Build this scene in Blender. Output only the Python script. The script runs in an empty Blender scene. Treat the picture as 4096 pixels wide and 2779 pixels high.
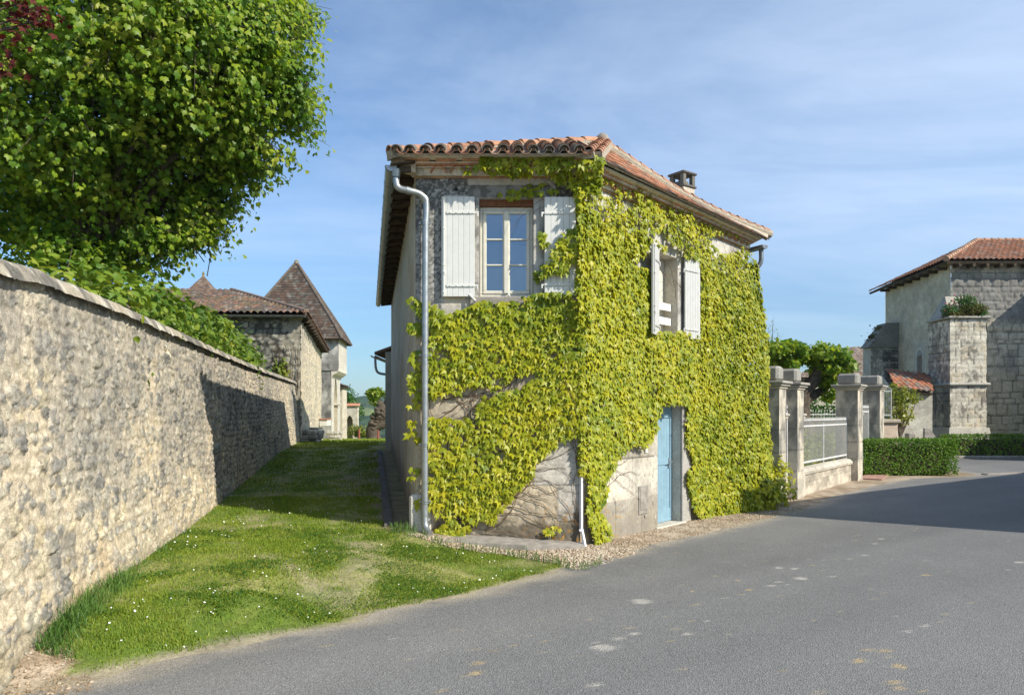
import bpy, math, random
import numpy as np
from mathutils import Vector, Matrix
R = math.radians
random.seed(7)
rng = np.random.default_rng(7)
scene = bpy.context.scene
COL = scene.collection

# ------------------------------------------------------------------ camera frame
F, CX, HY, EYE = 2900.0, 2048.0, 1650.0, 1.85
def at(x, y, d):
    return Vector(((x - CX) / F * d, d, EYE + (HY - y) / F * d))
def ground_at(x, y, g=0.0):
    d = F * (EYE - g) / (y - HY)
    return Vector(((x - CX) / F * d, d, g))

# ------------------------------------------------------------------ noise
_T = np.random.default_rng(3).random((256, 256))
def vnoise(x, y, s=0):
    x = np.asarray(x, float) + s * 17.31; y = np.asarray(y, float) + s * 9.77
    xi = np.floor(x).astype(int); yi = np.floor(y).astype(int)
    fx = x - xi; fy = y - yi
    fx = fx * fx * (3 - 2 * fx); fy = fy * fy * (3 - 2 * fy)
    a = _T[xi & 255, yi & 255]; b = _T[(xi + 1) & 255, yi & 255]
    c = _T[xi & 255, (yi + 1) & 255]; d = _T[(xi + 1) & 255, (yi + 1) & 255]
    return (a * (1 - fx) + b * fx) * (1 - fy) + (c * (1 - fx) + d * fx) * fy
def fbm(x, y, o=4, s=0):
    r = 0; a = .5; t = 0
    for k in range(o):
        r = r + a * vnoise(np.asarray(x) * 2 ** k, np.asarray(y) * 2 ** k, s + k); t += a; a *= .55
    return r / t
def sstep(a, b, x):
    t = np.clip((np.asarray(x, float) - a) / (b - a), 0, 1)
    return t * t * (3 - 2 * t)
def mixc(a, b, t):
    t = np.asarray(t)[..., None]
    return np.asarray(a) * (1 - t) + np.asarray(b) * t
def inpoly(px, py, poly):
    px = np.asarray(px); py = np.asarray(py)
    inside = np.zeros(px.shape, bool); n = len(poly)
    for i in range(n):
        x0, y0 = poly[i]; x1, y1 = poly[(i + 1) % n]
        if y0 == y1: continue
        c = ((y0 > py) != (y1 > py)) & (px < (x1 - x0) * (py - y0) / (y1 - y0) + x0)
        inside ^= c
    return inside

# ------------------------------------------------------------------ object helpers
def tag(o, label=None, cat=None, group=None, kind=None):
    if label: o['label'] = label
    if cat: o['category'] = cat
    if group: o['group'] = group
    if kind: o['kind'] = kind
    return o
def link(o, parent=None):
    COL.objects.link(o)
    if parent is not None:
        o.parent = parent
        r = parent
        loc = parent.location if parent.type == 'EMPTY' else Vector((0, 0, 0))   # mesh parents sit at the world origin
        o.matrix_parent_inverse = Matrix.Translation(-loc)
    return o
def empty(name, loc, label=None, cat=None, group=None):
    o = bpy.data.objects.new(name, None); o.location = loc
    o.empty_display_size = .2
    COL.objects.link(o)
    return tag(o, label, cat, group, 'thing')
def copy_thing(src, loc, label, group=None, rz=0, sc=1):
    r = src.copy(); COL.objects.link(r); r.location = loc; r['label'] = label
    r.rotation_euler.z = rz; r.scale = (sc, sc, sc)
    if group: r['group'] = group
    def rec(a, b):
        for ch in list(a.children):
            c = ch.copy(); COL.objects.link(c); c.parent = b; rec(ch, c)
    rec(src, r)
    return r
def np_mesh(name, V, FS, mat, parent=None, col=None, smooth=False, attrs=None):
    """V (n,3); FS list of int arrays (m,3) or (m,4)."""
    me = bpy.data.meshes.new(name)
    V = np.asarray(V, np.float32)
    me.vertices.add(len(V)); me.vertices.foreach_set('co', V.ravel())
    FS = [np.asarray(f, np.int32) for f in (FS if isinstance(FS, list) else [FS]) if len(f)]
    loops = np.concatenate([f.ravel() for f in FS])
    tot = np.concatenate([np.full(len(f), f.shape[1], np.int32) for f in FS])
    st = np.concatenate([[0], np.cumsum(tot)[:-1]]).astype(np.int32)
    me.loops.add(len(loops)); me.loops.foreach_set('vertex_index', loops)
    me.polygons.add(len(tot)); me.polygons.foreach_set('loop_start', st)
    try: me.polygons.foreach_set('loop_total', tot)
    except Exception: pass
    me.update(calc_edges=True)
    if smooth: me.polygons.foreach_set('use_smooth', np.ones(len(tot), bool))
    if col is not None:
        a = me.color_attributes.new('Col', 'FLOAT_COLOR', 'POINT')
        c = np.ones((len(V), 4), np.float32); c[:, :3] = col
        a.data.foreach_set('color', c.ravel())
    if mat: me.materials.append(mat)
    o = bpy.data.objects.new(name, me)
    return link(o, parent)

class MB:
    def __init__(s): s.v = []; s.f = []; s.c = []
    def add(s, vs, fs, col=None):
        b = len(s.v); s.v += [tuple(v) for v in vs]; s.f += [tuple(i + b for i in f) for f in fs]
        s.c += [col if col else (1, 1, 1)] * len(vs); return s
    def hexa(s, p, col=None):   # 8 pts: bottom 4 ccw, top 4
        return s.add(p, [(3, 2, 1, 0), (4, 5, 6, 7), (0, 1, 5, 4), (1, 2, 6, 5), (2, 3, 7, 6), (3, 0, 4, 7)], col)
    def obox(s, o, ex, ey, ez, col=None):   # corner o, edge vectors
        o = Vector(o); ex = Vector(ex); ey = Vector(ey); ez = Vector(ez)
        return s.hexa([o, o + ex, o + ex + ey, o + ey, o + ez, o + ex + ez, o + ex + ey + ez, o + ey + ez], col)
    def box(s, x0, x1, y0, y1, z0, z1, col=None):
        return s.obox((x0, y0, z0), (x1 - x0, 0, 0), (0, y1 - y0, 0), (0, 0, z1 - z0), col)
    def bbox(s, o, ex, ey, ez, b=.01, col=None):   # bevelled box
        o = Vector(o); ex = Vector(ex); ey = Vector(ey); ez = Vector(ez)
        lx, ly, lz = ex.length, ey.length, ez.length
        ux, uy, uz = ex / lx, ey / ly, ez / lz
        b = min(b, lx * .4, ly * .4, lz * .4)
        vs = []; idx = {}
        for i in (0, 1):
            for j in (0, 1):
                for k in (0, 1):
                    for a in range(3):
                        p = [i * lx, j * ly, k * lz]
                        for q in range(3):
                            if q != a:
                                pass
                        sx = (b if i == 0 else lx - b); sy = (b if j == 0 else ly - b); sz = (b if k == 0 else lz - b)
                        q = [sx, sy, sz]; q[a] = p[a]
                        idx[(i, j, k, a)] = len(vs); vs.append(o + ux * q[0] + uy * q[1] + uz * q[2])
        fs = []
        def A(*t): fs.append(tuple(idx[x] for x in t))
        A((0,0,0,0),(0,0,1,0),(0,1,1,0),(0,1,0,0)); A((1,0,0,0),(1,1,0,0),(1,1,1,0),(1,0,1,0))
        A((0,0,0,1),(1,0,0,1),(1,0,1,1),(0,0,1,1)); A((0,1,0,1),(0,1,1,1),(1,1,1,1),(1,1,0,1))
        A((0,0,0,2),(0,1,0,2),(1,1,0,2),(1,0,0,2)); A((0,0,1,2),(1,0,1,2),(1,1,1,2),(0,1,1,2))
        for i in (0,1):
            for j in (0,1):
                A((i,j,0,0),(i,j,1,0),(i,j,1,1),(i,j,0,1)); A((i,0,j,0),(i,1,j,0),(i,1,j,2),(i,0,j,2)); A((0,i,j,1),(1,i,j,1),(1,i,j,2),(0,i,j,2))
        for i in (0,1):
            for j in (0,1):
                for k in (0,1): A((i,j,k,0),(i,j,k,1),(i,j,k,2))
        return s.add(vs, fs, col)
    def tube(s, pts, r, n=8, col=None, cap=True):
        pts = [Vector(p) for p in pts]
        rs = r if isinstance(r, (list, tuple)) else [r] * len(pts)
        vs = []; fs = []
        up = Vector((0, 0, 1)); prev = None
        for i, p in enumerate(pts):
            d = (pts[min(i + 1, len(pts) - 1)] - pts[max(i - 1, 0)]).normalized()
            if prev is None:
                a = d.cross(up if abs(d.z) < .9 else Vector((1, 0, 0))).normalized()
            else:
                a = (prev - d * prev.dot(d)).normalized()
            prev = a; b = d.cross(a)
            for k in range(n):
                t = 2 * math.pi * k / n
                vs.append(p + (a * math.cos(t) + b * math.sin(t)) * rs[i])
        for i in range(len(pts) - 1):
            for k in range(n):
                fs.append((i * n + k, i * n + (k + 1) % n, (i + 1) * n + (k + 1) % n, (i + 1) * n + k))
        if cap:
            fs.append(tuple(range(n - 1, -1, -1))); fs.append(tuple((len(pts) - 1) * n + k for k in range(n)))
        return s.add(vs, fs, col)
    def arc(s, p0, p1, side, up, r0, r1, th=.015, a0=0., a1=math.pi, n=8, col=None):
        """a curved shell (tile, gutter) from p0 to p1: section cos*side + sin*up"""
        p0 = Vector(p0); p1 = Vector(p1); side = Vector(side).normalized(); up = Vector(up).normalized()
        vs = []
        for p, r in ((p0, r0), (p1, r1)):
            for q in (r, r - th):
                for k in range(n + 1):
                    t = a0 + (a1 - a0) * k / n
                    vs.append(p + side * (math.cos(t) * q) + up * (math.sin(t) * q))
        m = n + 1; fs = []
        for k in range(n):
            fs.append((k, k + 1, 2 * m + k + 1, 2 * m + k))
            fs.append((m + k + 1, m + k, 3 * m + k, 3 * m + k + 1))
            fs.append((k + 1, k, m + k, m + k + 1))
            fs.append((2 * m + k, 2 * m + k + 1, 3 * m + k + 1, 3 * m + k))
        fs.append((0, 2 * m, 3 * m, m)); fs.append((n, m + n, 3 * m + n, 2 * m + n))
        return s.add(vs, fs, col)
    def prism(s, poly, ext, col=None):
        n = len(poly); poly = [Vector(p) for p in poly]; ext = Vector(ext)
        return s.add(poly + [p + ext for p in poly], [tuple(range(n - 1, -1, -1)), tuple(range(n, 2 * n))] + [(i, (i + 1) % n, n + (i + 1) % n, n + i) for i in range(n)], col)
    def poly(s, pts, col=None):
        return s.add(pts, [tuple(range(len(pts)))], col)
    def lathe(s, c, prof, n=12, col=None):
        vs = []; fs = []
        for r, z in prof:
            for k in range(n):
                t = 2 * math.pi * k / n
                vs.append((c[0] + r * math.cos(t), c[1] + r * math.sin(t), c[2] + z))
        for i in range(len(prof) - 1):
            for k in range(n):
                fs.append((i * n + k, i * n + (k + 1) % n, (i + 1) * n + (k + 1) % n, (i + 1) * n + k))
        fs.append(tuple((len(prof) - 1) * n + k for k in range(n)))
        return s.add(vs, fs, col)
    def build(s, name, mat, parent=None, smooth=False):
        me = bpy.data.meshes.new(name); me.from_pydata(s.v, [], s.f)
        a = me.color_attributes.new('Col', 'FLOAT_COLOR', 'POINT')
        c = np.ones((len(s.v), 4), np.float32); c[:, :3] = np.array(s.c)[:, :3]
        a.data.foreach_set('color', c.ravel())
        if smooth:
            me.polygons.foreach_set('use_smooth', np.ones(len(me.polygons), bool))
            me.update()
            try: me.set_sharp_from_angle(angle=R(40))
            except Exception: pass
        if mat: me.materials.append(mat)
        return link(bpy.data.objects.new(name, me), parent)

# ------------------------------------------------------------------ materials
class NT:
    def __init__(s, tree): s.t = tree; s.n = tree.nodes; s.l = tree.links
    def new(s, typ, **kw):
        n = s.n.new(typ)
        for k, v in kw.items():
            if hasattr(n, k) and k not in ('inputs',): setattr(n, k, v)
        return n
    def link(s, a, b): s.l.new(a, b)
    def val(s, sock, v):
        if isinstance(v, bpy.types.NodeSocket): s.l.new(v, sock)
        else: sock.default_value = v
    def math(s, op, a, b=0., clamp=False):
        n = s.n.new('ShaderNodeMath'); n.operation = op; n.use_clamp = clamp
        s.val(n.inputs[0], a); s.val(n.inputs[1], b); return n.outputs[0]
    def mix(s, fac, a, b, mode='MIX'):
        n = s.n.new('ShaderNodeMix'); n.data_type = 'RGBA'; n.blend_type = mode
        s.val(n.inputs['Factor'], fac)
        for so, v in ((n.inputs[6], a), (n.inputs[7], b)):
            if isinstance(v, bpy.types.NodeSocket): s.l.new(v, so)
            else: so.default_value = (*v[:3], 1)
        return n.outputs[2]
    def noise(s, scale, detail=4, rough=.55, vec=None, dist=0.):
        n = s.n.new('ShaderNodeTexNoise'); n.inputs['Scale'].default_value = scale
        n.inputs['Detail'].default_value = detail; n.inputs['Roughness'].default_value = rough; n.inputs['Distortion'].default_value = dist
        if vec is not None: s.l.new(vec, n.inputs['Vector'])
        return n.outputs['Fac']
    def ramp(s, fac, stops):
        n = s.n.new('ShaderNodeValToRGB'); s.l.new(fac, n.inputs[0])
        e = n.color_ramp.elements
        while len(e) < len(stops): e.new(.5)
        for el, (p, c) in zip(e, stops):
            el.position = p; el.color = (*c[:3], 1) if hasattr(c, '__len__') else (c, c, c, 1)
        return n.outputs[0]
    def maprange(s, v, a, b, c, d):
        n = s.n.new('ShaderNodeMapRange')
        s.l.new(v, n.inputs[0])
        for i, q in enumerate((a, b, c, d)): n.inputs[i + 1].default_value = q
        return n.outputs[0]
def new_mat(name):
    m = bpy.data.materials.new(name); m.use_nodes = True
    m.node_tree.nodes.clear(); k = NT(m.node_tree)
    out = k.new('ShaderNodeOutputMaterial'); return m, k, out
def objvec(k): return k.new('ShaderNodeTexCoord').outputs['Object']
def painted(name, rough=.9, var=.25, fine=60., coarse=6., bump=.3, bscale=90., bdist=.004, spec=.25, tint=(1, 1, 1)):
    """surface whose own colour is the mesh's Col, with grain and relief"""
    m, k, out = new_mat(name)
    v = objvec(k)
    a = k.new('ShaderNodeVertexColor'); a.layer_name = 'Col'
    n1 = k.maprange(k.noise(fine, 5, .65, v), .3, .7, 1 - var, 1 + var)
    n2 = k.maprange(k.noise(coarse, 4, .6, v), .3, .7, 1 - var * .7, 1 + var * .7)
    c = k.mix(1., a.outputs['Color'], k.math('MULTIPLY', n1, n2), 'MULTIPLY')
    c = k.mix(1., c, tint, 'MULTIPLY')
    p = k.new('ShaderNodeBsdfPrincipled')
    k.link(c, p.inputs['Base Color']); p.inputs['Roughness'].default_value = rough; p.inputs['Specular IOR Level'].default_value = spec
    b = k.new('ShaderNodeBump'); b.inputs['Strength'].default_value = bump; b.inputs['Distance'].default_value = bdist
    k.link(k.noise(bscale, 5, .7, v), b.inputs['Height']); k.link(b.outputs[0], p.inputs['Normal'])
    k.link(p.outputs[0], out.inputs[0]); return m
def plain(name, col, rough=.6, metal=0., var=.12, scale=20., spec=.4, bump=.0, c2=None):
    m, k, out = new_mat(name); v = objvec(k)
    f = k.noise(scale, 5, .6, v)
    c2 = c2 or tuple(x * (1 - 2 * var) for x in col)
    c = k.mix(k.maprange(f, .35, .68, 0, 1), col, c2)
    p = k.new('ShaderNodeBsdfPrincipled'); k.link(c, p.inputs['Base Color'])
    p.inputs['Metallic'].default_value = metal; p.inputs['Specular IOR Level'].default_value = spec
    k.link(k.maprange(k.noise(scale * 2.3, 4, .6, v), .3, .7, rough * .8, min(1, rough * 1.2)), p.inputs['Roughness'])
    if bump:
        b = k.new('ShaderNodeBump'); b.inputs['Strength'].default_value = bump; b.inputs['Distance'].default_value = .004
        k.link(k.noise(scale * 4, 5, .65, v), b.inputs['Height']); k.link(b.outputs[0], p.inputs['Normal'])
    k.link(p.outputs[0], out.inputs[0]); return m
def leaf_mat(name, stops, rough=.42, transl=.35, spec=.5, tcol=None, patch=1.3):
    m, k, out = new_mat(name)
    g = k.new('ShaderNodeNewGeometry'); v = objvec(k)
    f = k.math('ADD', k.math('MULTIPLY', g.outputs['Random Per Island'], .55), k.math('MULTIPLY', k.maprange(k.noise(patch, 4, .65, v), .32, .68, 0, 1), .45))
    c = k.ramp(f, stops)
    p = k.new('ShaderNodeBsdfPrincipled'); k.link(c, p.inputs['Base Color'])
    p.inputs['Roughness'].default_value = rough; p.inputs['Specular IOR Level'].default_value = spec
    t = k.new('ShaderNodeBsdfTranslucent'); k.link(k.mix(1., c, tcol or (1.25, 1.15, .6), 'MULTIPLY'), t.inputs['Color'])
    mx = k.new('ShaderNodeMixShader'); mx.inputs[0].default_value = transl
    k.link(p.outputs[0], mx.inputs[1]); k.link(t.outputs[0], mx.inputs[2]); k.link(mx.outputs[0], out.inputs[0]); return m

M = {}
M['wall'] = painted('house_render', .92, .2, 55, 5, .5, 70, .006)
M['rubble'] = painted('rubble_stone', .92, .42, 95, 12, .9, 85, .011, .2, (1.0, .985, .945))
M['farstone'] = painted('weathered_stone', .92, .25, 18, 2.2, .6, 14, .02)
M['ashlar'] = painted('ashlar_stone', .9, .22, 40, 5, .5, 50, .005)
M['tile'] = painted('clay_tile', .85, .32, 45, 8, .5, 60, .004)
M['fartile'] = painted('old_clay_tile', .9, .35, 14, 3, .4, 20, .01)
M['mortar'] = plain('lime_mortar', (.42, .36, .28), .95, 0, .2, 25, .2, .5)
M['white'] = plain('white_paint', (.69, .685, .64), .45, 0, .04, 9, .4, .08)
M['grey_white'] = plain('pale_grey_paint', (.50, .50, .48), .5, 0, .05, 9, .4, .08)
M['cream'] = plain('cream_paint', (.66, .63, .53), .5, 0, .06, 9, .4, .08)
M['blue'] = plain('blue_paint', (.23, .37, .46), .55, 0, .08, 8, .35, .15)
M['zinc'] = plain('zinc', (.40, .43, .445), .42, .7, .14, 7, .5, .1)
M['darkzinc'] = plain('weathered_zinc', (.20, .22, .24), .45, .6, .2, 9, .5, .1)
M['brownwood'] = plain('red_brown_wood', (.22, .085, .035), .7, 0, .2, 14, .3, .3)
M['darkwood'] = plain('old_dark_wood', (.10, .075, .05), .85, 0, .3, 10, .2, .4)
M['bark'] = plain('bark', (.13, .105, .08), .95, 0, .35, 9, .2, 1.0)
M['vinewood'] = plain('vine_wood', (.17, .11, .07), .9, 0, .3, 20, .2, .4)
M['concrete'] = plain('concrete', (.36, .33, .29), .92, 0, .22, 8, .25, .5)
M['dark_concrete'] = plain('dark_grey_concrete', (.14, .13, .115), .92, 0, .25, 8, .25, .5)  # darker grey mix for the edging strip along the lane wall
M['iron'] = plain('white_iron', (.74, .74, .72), .5, 0, .12, 12, .4, .1)
M['rustred'] = plain('rust_red_paint', (.30, .09, .06), .6, 0, .15, 10, .3, .1)
M['pvc'] = plain('white_plastic', (.78, .77, .80), .4, 0, .04, 6, .5)
M['black'] = plain('unlit_room_black', (.012, .012, .013), .9, 0, .1, 3, .1)
M['box'] = plain('pale_metal', (.62, .62, .58), .5, 0, .06, 6, .4)
M['brick'] = plain('pink_paving', (.42, .25, .20), .9, 0, .2, 12, .2, .4)
def glass_mat():
    m, k, out = new_mat('window_glass')
    d = k.new('ShaderNodeBsdfDiffuse'); d.inputs[0].default_value = (.012, .016, .022, 1)
    g = k.new('ShaderNodeBsdfGlossy'); g.inputs['Roughness'].default_value = .015; g.inputs[0].default_value = (.85, .92, 1, 1)
    b = k.new('ShaderNodeBump'); b.inputs['Strength'].default_value = .04; b.inputs['Distance'].default_value = .01
    k.link(k.noise(2.5, 2, .5, objvec(k)), b.inputs['Height']); k.link(b.outputs[0], g.inputs['Normal'])
    mx = k.new('ShaderNodeMixShader'); mx.inputs[0].default_value = .30
    k.link(d.outputs[0], mx.inputs[1]); k.link(g.outputs[0], mx.inputs[2]); k.link(mx.outputs[0], out.inputs[0]); return m
M['glass'] = glass_mat()
M['ivy'] = leaf_mat('ivy_leaf', [(0., (.07, .15, .008)), (.28, (.19, .25, .012)), (.6, (.32, .355, .015)), (.9, (.45, .43, .022))], .44, .34, .38)
M['ivy_young'] = leaf_mat('young_ivy_leaf', [(0., (.13, .20, .012)), (.35, (.315, .35, .015)), (.72, (.45, .435, .018)), (1., (.54, .47, .03))], .44, .34, .38)
M['lime'] = leaf_mat('lime_leaf', [(0., (.045, .13, .009)), (.35, (.12, .235, .014)), (.65, (.26, .36, .024)), (1., (.48, .50, .07))], .45, .5, .38)
M['copper'] = leaf_mat('copper_leaf', [(0., (.04, .010, .010)), (1., (.13, .025, .02))], .65, .25, .15, (1.2, .5, .5))
M['hedge'] = leaf_mat('hazel_leaf', [(0., (.04, .11, .01)), (.4, (.11, .20, .018)), (.7, (.22, .30, .03)), (1., (.38, .38, .04))], .5, .35, .4, None, .35)
M['yellow'] = leaf_mat('yellow_green_leaf', [(0., (.09, .15, .02)), (.5, (.22, .27, .035)), (1., (.38, .37, .06))], .45, .4, .4)
M['box_leaf'] = leaf_mat('box_leaf', [(0., (.04, .11, .009)), (.5, (.10, .21, .016)), (1., (.20, .31, .03))], .6, .3, .2)
M['dark_leaf'] = leaf_mat('dark_leaf', [(0., (.02, .07, .01)), (.5, (.05, .135, .015)), (1., (.10, .20, .03))], .55, .32, .25)
M['grass'] = leaf_mat('grass_blade', [(0., (.085, .165, .012)), (.35, (.16, .25, .02)), (.65, (.25, .32, .034)), (.88, (.35, .36, .07)), (1., (.48, .43, .19))], .5, .3, .3, (1.2, 1.1, .5), .8)
M['tallgrass'] = leaf_mat('tall_grass_blade', [(0., (.04, .11, .02)), (.5, (.09, .19, .035)), (.9, (.18, .27, .06)), (1., (.35, .30, .14))], .5, .3, .3)
M['daisy'] = plain('daisy_white', (.85, .85, .80), .7, 0, .03, 5)
M['flower'] = plain('red_flower', (.45, .04, .07), .7, 0, .1, 5)
M['moss'] = leaf_mat('moss', [(0., (.05, .06, .012)), (.6, (.12, .12, .02)), (1., (.20, .16, .03))], .7, .2, .2)
def pebble_mat():
    m, k, out = new_mat('pebbles'); g = k.new('ShaderNodeNewGeometry')
    c = k.ramp(g.outputs['Random Per Island'], [(0., (.16, .115, .07)), (.25, (.33, .25, .16)), (.5, (.42, .345, .25)), (.8, (.52, .45, .35)), (1., (.33, .20, .12))])
    p = k.new('ShaderNodeBsdfPrincipled'); k.link(c, p.inputs['Base Color']); p.inputs['Roughness'].default_value = .8
    k.link(p.outputs[0], out.inputs[0]); return m
M['pebble'] = pebble_mat()
# ------------------------------------------------------------------ leaves
LEAF3 = (np.array([(0,.36,.07),(0,0,0),(.28,-.05,-.02),(.53,.50,-.14),(.20,.45,.02),(0,1.0,-.18),(-.20,.45,.02),(-.53,.50,-.14),(-.28,-.05,-.02)]),
         np.array([(0,i,i+1) for i in range(1,8)]+[(0,8,1)]))
LEAFB = (np.array([(0,.42,.06),(0,0,0),(.38,.02,-.05),(.52,.42,-.10),(.27,.72,-.05),(0,1.02,-.18),(-.27,.72,-.05),(-.52,.42,-.10),(-.38,.02,-.05)]), LEAF3[1])
LEAFD = (np.array([(0,0,0),(.38,.42,-.08),(0,1,-.12),(-.38,.42,-.08)]), np.array([(0,1,2),(0,2,3)]))
def norm(a): return a / np.maximum(np.linalg.norm(a, axis=1, keepdims=True), 1e-9)
def leaves(name, P, N, T, S, tm, mat, parent=None, wid=None):
    P = np.asarray(P, float); n = len(P); N = norm(np.asarray(N, float)); T = np.asarray(T, float)
    T = norm(T - N * (T * N).sum(1, keepdims=True)); B = np.cross(T, N); S = np.broadcast_to(np.asarray(S, float), (n,))
    tv, tf = tm; w = rng.uniform(.85, 1.15, n) if wid is None else wid; zf = rng.uniform(.3, 1.7, n)
    V = P[:, None] + S[:, None, None] * (tv[None, :, :1] * w[:, None, None] * B[:, None] + tv[None, :, 1:2] * T[:, None] + tv[None, :, 2:] * zf[:, None, None] * N[:, None])
    m = len(tv); Fc = (tf[None] + (np.arange(n) * m)[:, None, None]).reshape(-1, tf.shape[1])
    return np_mesh(name, V.reshape(-1, 3), [Fc], mat, parent)
def blob_points(blobs, n, shell=.45, lump=.25):
    """n leaf places in a union of ellipsoids (cx,cy,cz,rx,ry,rz); denser to the outside, with lumps and gaps"""
    w = np.array([b[3] * b[4] + b[4] * b[5] + b[3] * b[5] for b in blobs]); w = w / w.sum()
    out = []; nor = []
    for b, k in zip(blobs, rng.multinomial(n, w)):
        d = norm(rng.normal(size=(k, 3))); r = 1 - shell * rng.random(k) ** 1.6
        r *= 1 + lump * (fbm(d[:, 0] * 2.2 + d[:, 2] * 1.3, d[:, 1] * 2.2 - d[:, 2] * 1.9, 3, int(abs(b[0]) * 7) % 50) - .5) * 2
        out.append(np.array(b[:3]) + d * r[:, None] * np.array(b[3:6])); nor.append(d)
    return np.concatenate(out), np.concatenate(nor)
def foliage(name, blobs, n, size, tm, mat, parent=None, shell=.45, lump=.25, droop=.6, jit=.6, sv=.3):
    P, D = blob_points(blobs, n, shell, lump)
    N = D * .8 + rng.normal(size=P.shape) * jit + np.array([0, 0, .45])
    T = D * .5 + rng.normal(size=P.shape) * .5 + np.array([0, 0, -droop])
    return leaves(name, P, N, T, size * rng.uniform(1 - sv, 1 + sv, len(P)), tm, mat, parent)

# ------------------------------------------------------------------ layout
EP = np.array([(1.0,-30.),(2.5,-14.),(3.4,-7.),(4.2,-4.4),(4.62,-3.45),(4.986,-2.887),(5.18,-2.73),(5.44,-2.56),(5.83,-2.06),(6.12,-1.76),(6.39,-1.36),(6.74,-1.23),(7.35,-.45),(8.17,.32),(8.65,.69),(9.4,1.32),(10.3,2.13),(11.13,3.04),(12.77,4.51),(14.04,5.64),(16.56,7.6),(19.1,9.8),(20.7,11.6),(21.0,13.75),(24.,14.1),(28.9,15.2)])
def edge_x(y): return np.interp(y, EP[:, 0], EP[:, 1])
def wall_x(y): return -2.352 - .2116 * np.asarray(y)
def house_x(y): return -1.33 - .194 * (np.asarray(y) - 10)
LY = np.array([(0,.2),(3,.2),(6,.235),(9,.24),(10,.24),(12,.30),(16,.44),(22,.66),(28,.67),(36,.40),(50,.0),(62,-.35),(90,-.4),(5000,-.4)])
DY = np.array([(0,0),(58,0),(70,-1.5),(90,-6),(130,-16),(220,-27),(600,-30),(5000,-30)])
def gz(x, y):
    x = np.asarray(x, float); y = np.asarray(y, float)
    e = edge_x(y) - x
    w1 = np.interp(y, [5, 6.5, 9, 60], [1.1, 1.4, 3.6, 3.6]); w0 = np.interp(y, [6, 9], [.05, .6])
    h = np.interp(y, LY[:, 0], LY[:, 1]) * sstep(0, 1, (e - w0) / (w1 - w0))
    h = h * sstep(3., -1., x + .2 * (y - 10))
    near = sstep(.05, .6, e) * (y < 40)
    h = h + near * .035 * (fbm(x * .9, y * .9, 3, 5) - .5) * sstep(4, .5, x + .2 * (y - 10))
    return h + np.interp(y, DY[:, 0], DY[:, 1])
def axis(lo, a, b, hi, st, g=1.25):
    mid = list(np.arange(a, b + st * .5, st)); up = []; s = st; p = mid[-1]
    while p < hi: s *= g; p += s; up.append(p)
    dn = []; s = st; p = mid[0]
    while p > lo: s *= g; p -= s; dn.append(p)
    return np.array(dn[::-1] + mid + up)
# gravel strip beside the house: from this line to the house front
GR = np.array([(-1.9,10.6),(-1.39,9.72),(-.81,9.35),(.02,9.22),(.45,8.95),(.78,8.5),(1.2,8.9)])
C2 = np.array([.94, 10.0]); E2 = np.array([.656, .755]); N2 = np.array([.755, -.656])
def gravel_mask(x, y):
    x = np.asarray(x, float); y = np.asarray(y, float)
    a = (y > np.interp(x, GR[:, 0], GR[:, 1])) & (x > -1.55) & (x < 1.2) & (y < 10.3)
    s = (x - C2[0]) * N2[0] + (y - C2[1]) * N2[1]; t = (x - C2[0]) * E2[0] + (y - C2[1]) * E2[1]
    b = (s > -.3) & (s < 2.2) & (t > -1.2) & (t < 14) & (x < edge_x(y) + .25) & (x > .7)
    c = (x < -2.8) & (y < np.interp(x, [-3.8, -3.4, -3.18, -2.86], [5.72, 5.45, 5.2, 4.93]) + .08 * np.sin(x * 23))
    return np.where(a | b | c, 1., 0.)
TR1 = np.array([(7.0,-1.6),(8.2,-1.64),(9.2,-1.95),(10.1,-2.3),(12.,-2.75),(22.,-4.7)])
TR2 = np.array([(7.2,-1.9),(8.2,-2.85),(9.2,-3.45),(10.5,-3.8),(12.5,-4.3),(22.,-6.2)])
def track(x, y):
    d1 = np.abs(x - np.interp(y, TR1[:, 0], TR1[:, 1])); d2 = np.abs(x - np.interp(y, TR2[:, 0], TR2[:, 1]))
    n = .5 * fbm(x * 2.5, y * 2.5, 3, 2) + .5 * fbm(x * 8, y * 8, 3, 3)
    f = np.maximum(sstep(.40, .05, d1) * .8, .7 * sstep(.36, .05, d2) * (y > 7)) * sstep(.40, .66, n + .06)
    pk = .62 * sstep(.9, .2, np.hypot((x + 1.35) / 1.3, (y - 7.0) / .42)) * sstep(.38, .62, n + .06)
    ed = sstep(.35, .02, edge_x(y) - x) * sstep(.25, .6, n + .1)
    return np.clip(np.maximum(np.maximum(f * (y > 6.6), pk), ed), 0, 1)
def lawn_mask(x, y):
    x = np.asarray(x, float); y = np.asarray(y, float)
    l = (x > wall_x(y) + .02) & np.where(y > 9.9, x < house_x(y) - .42 - .1 * np.sin(y * 3), x < edge_x(y) - .10 + .28 * (fbm(y * 3.1, x * 3.1, 3, 90) - .5))
    l = l | ((y > 29) & (x > wall_x(y)) & (x < -4.5))
    return np.where(l, 1., 0.) * (1 - gravel_mask(x, y))

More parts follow.
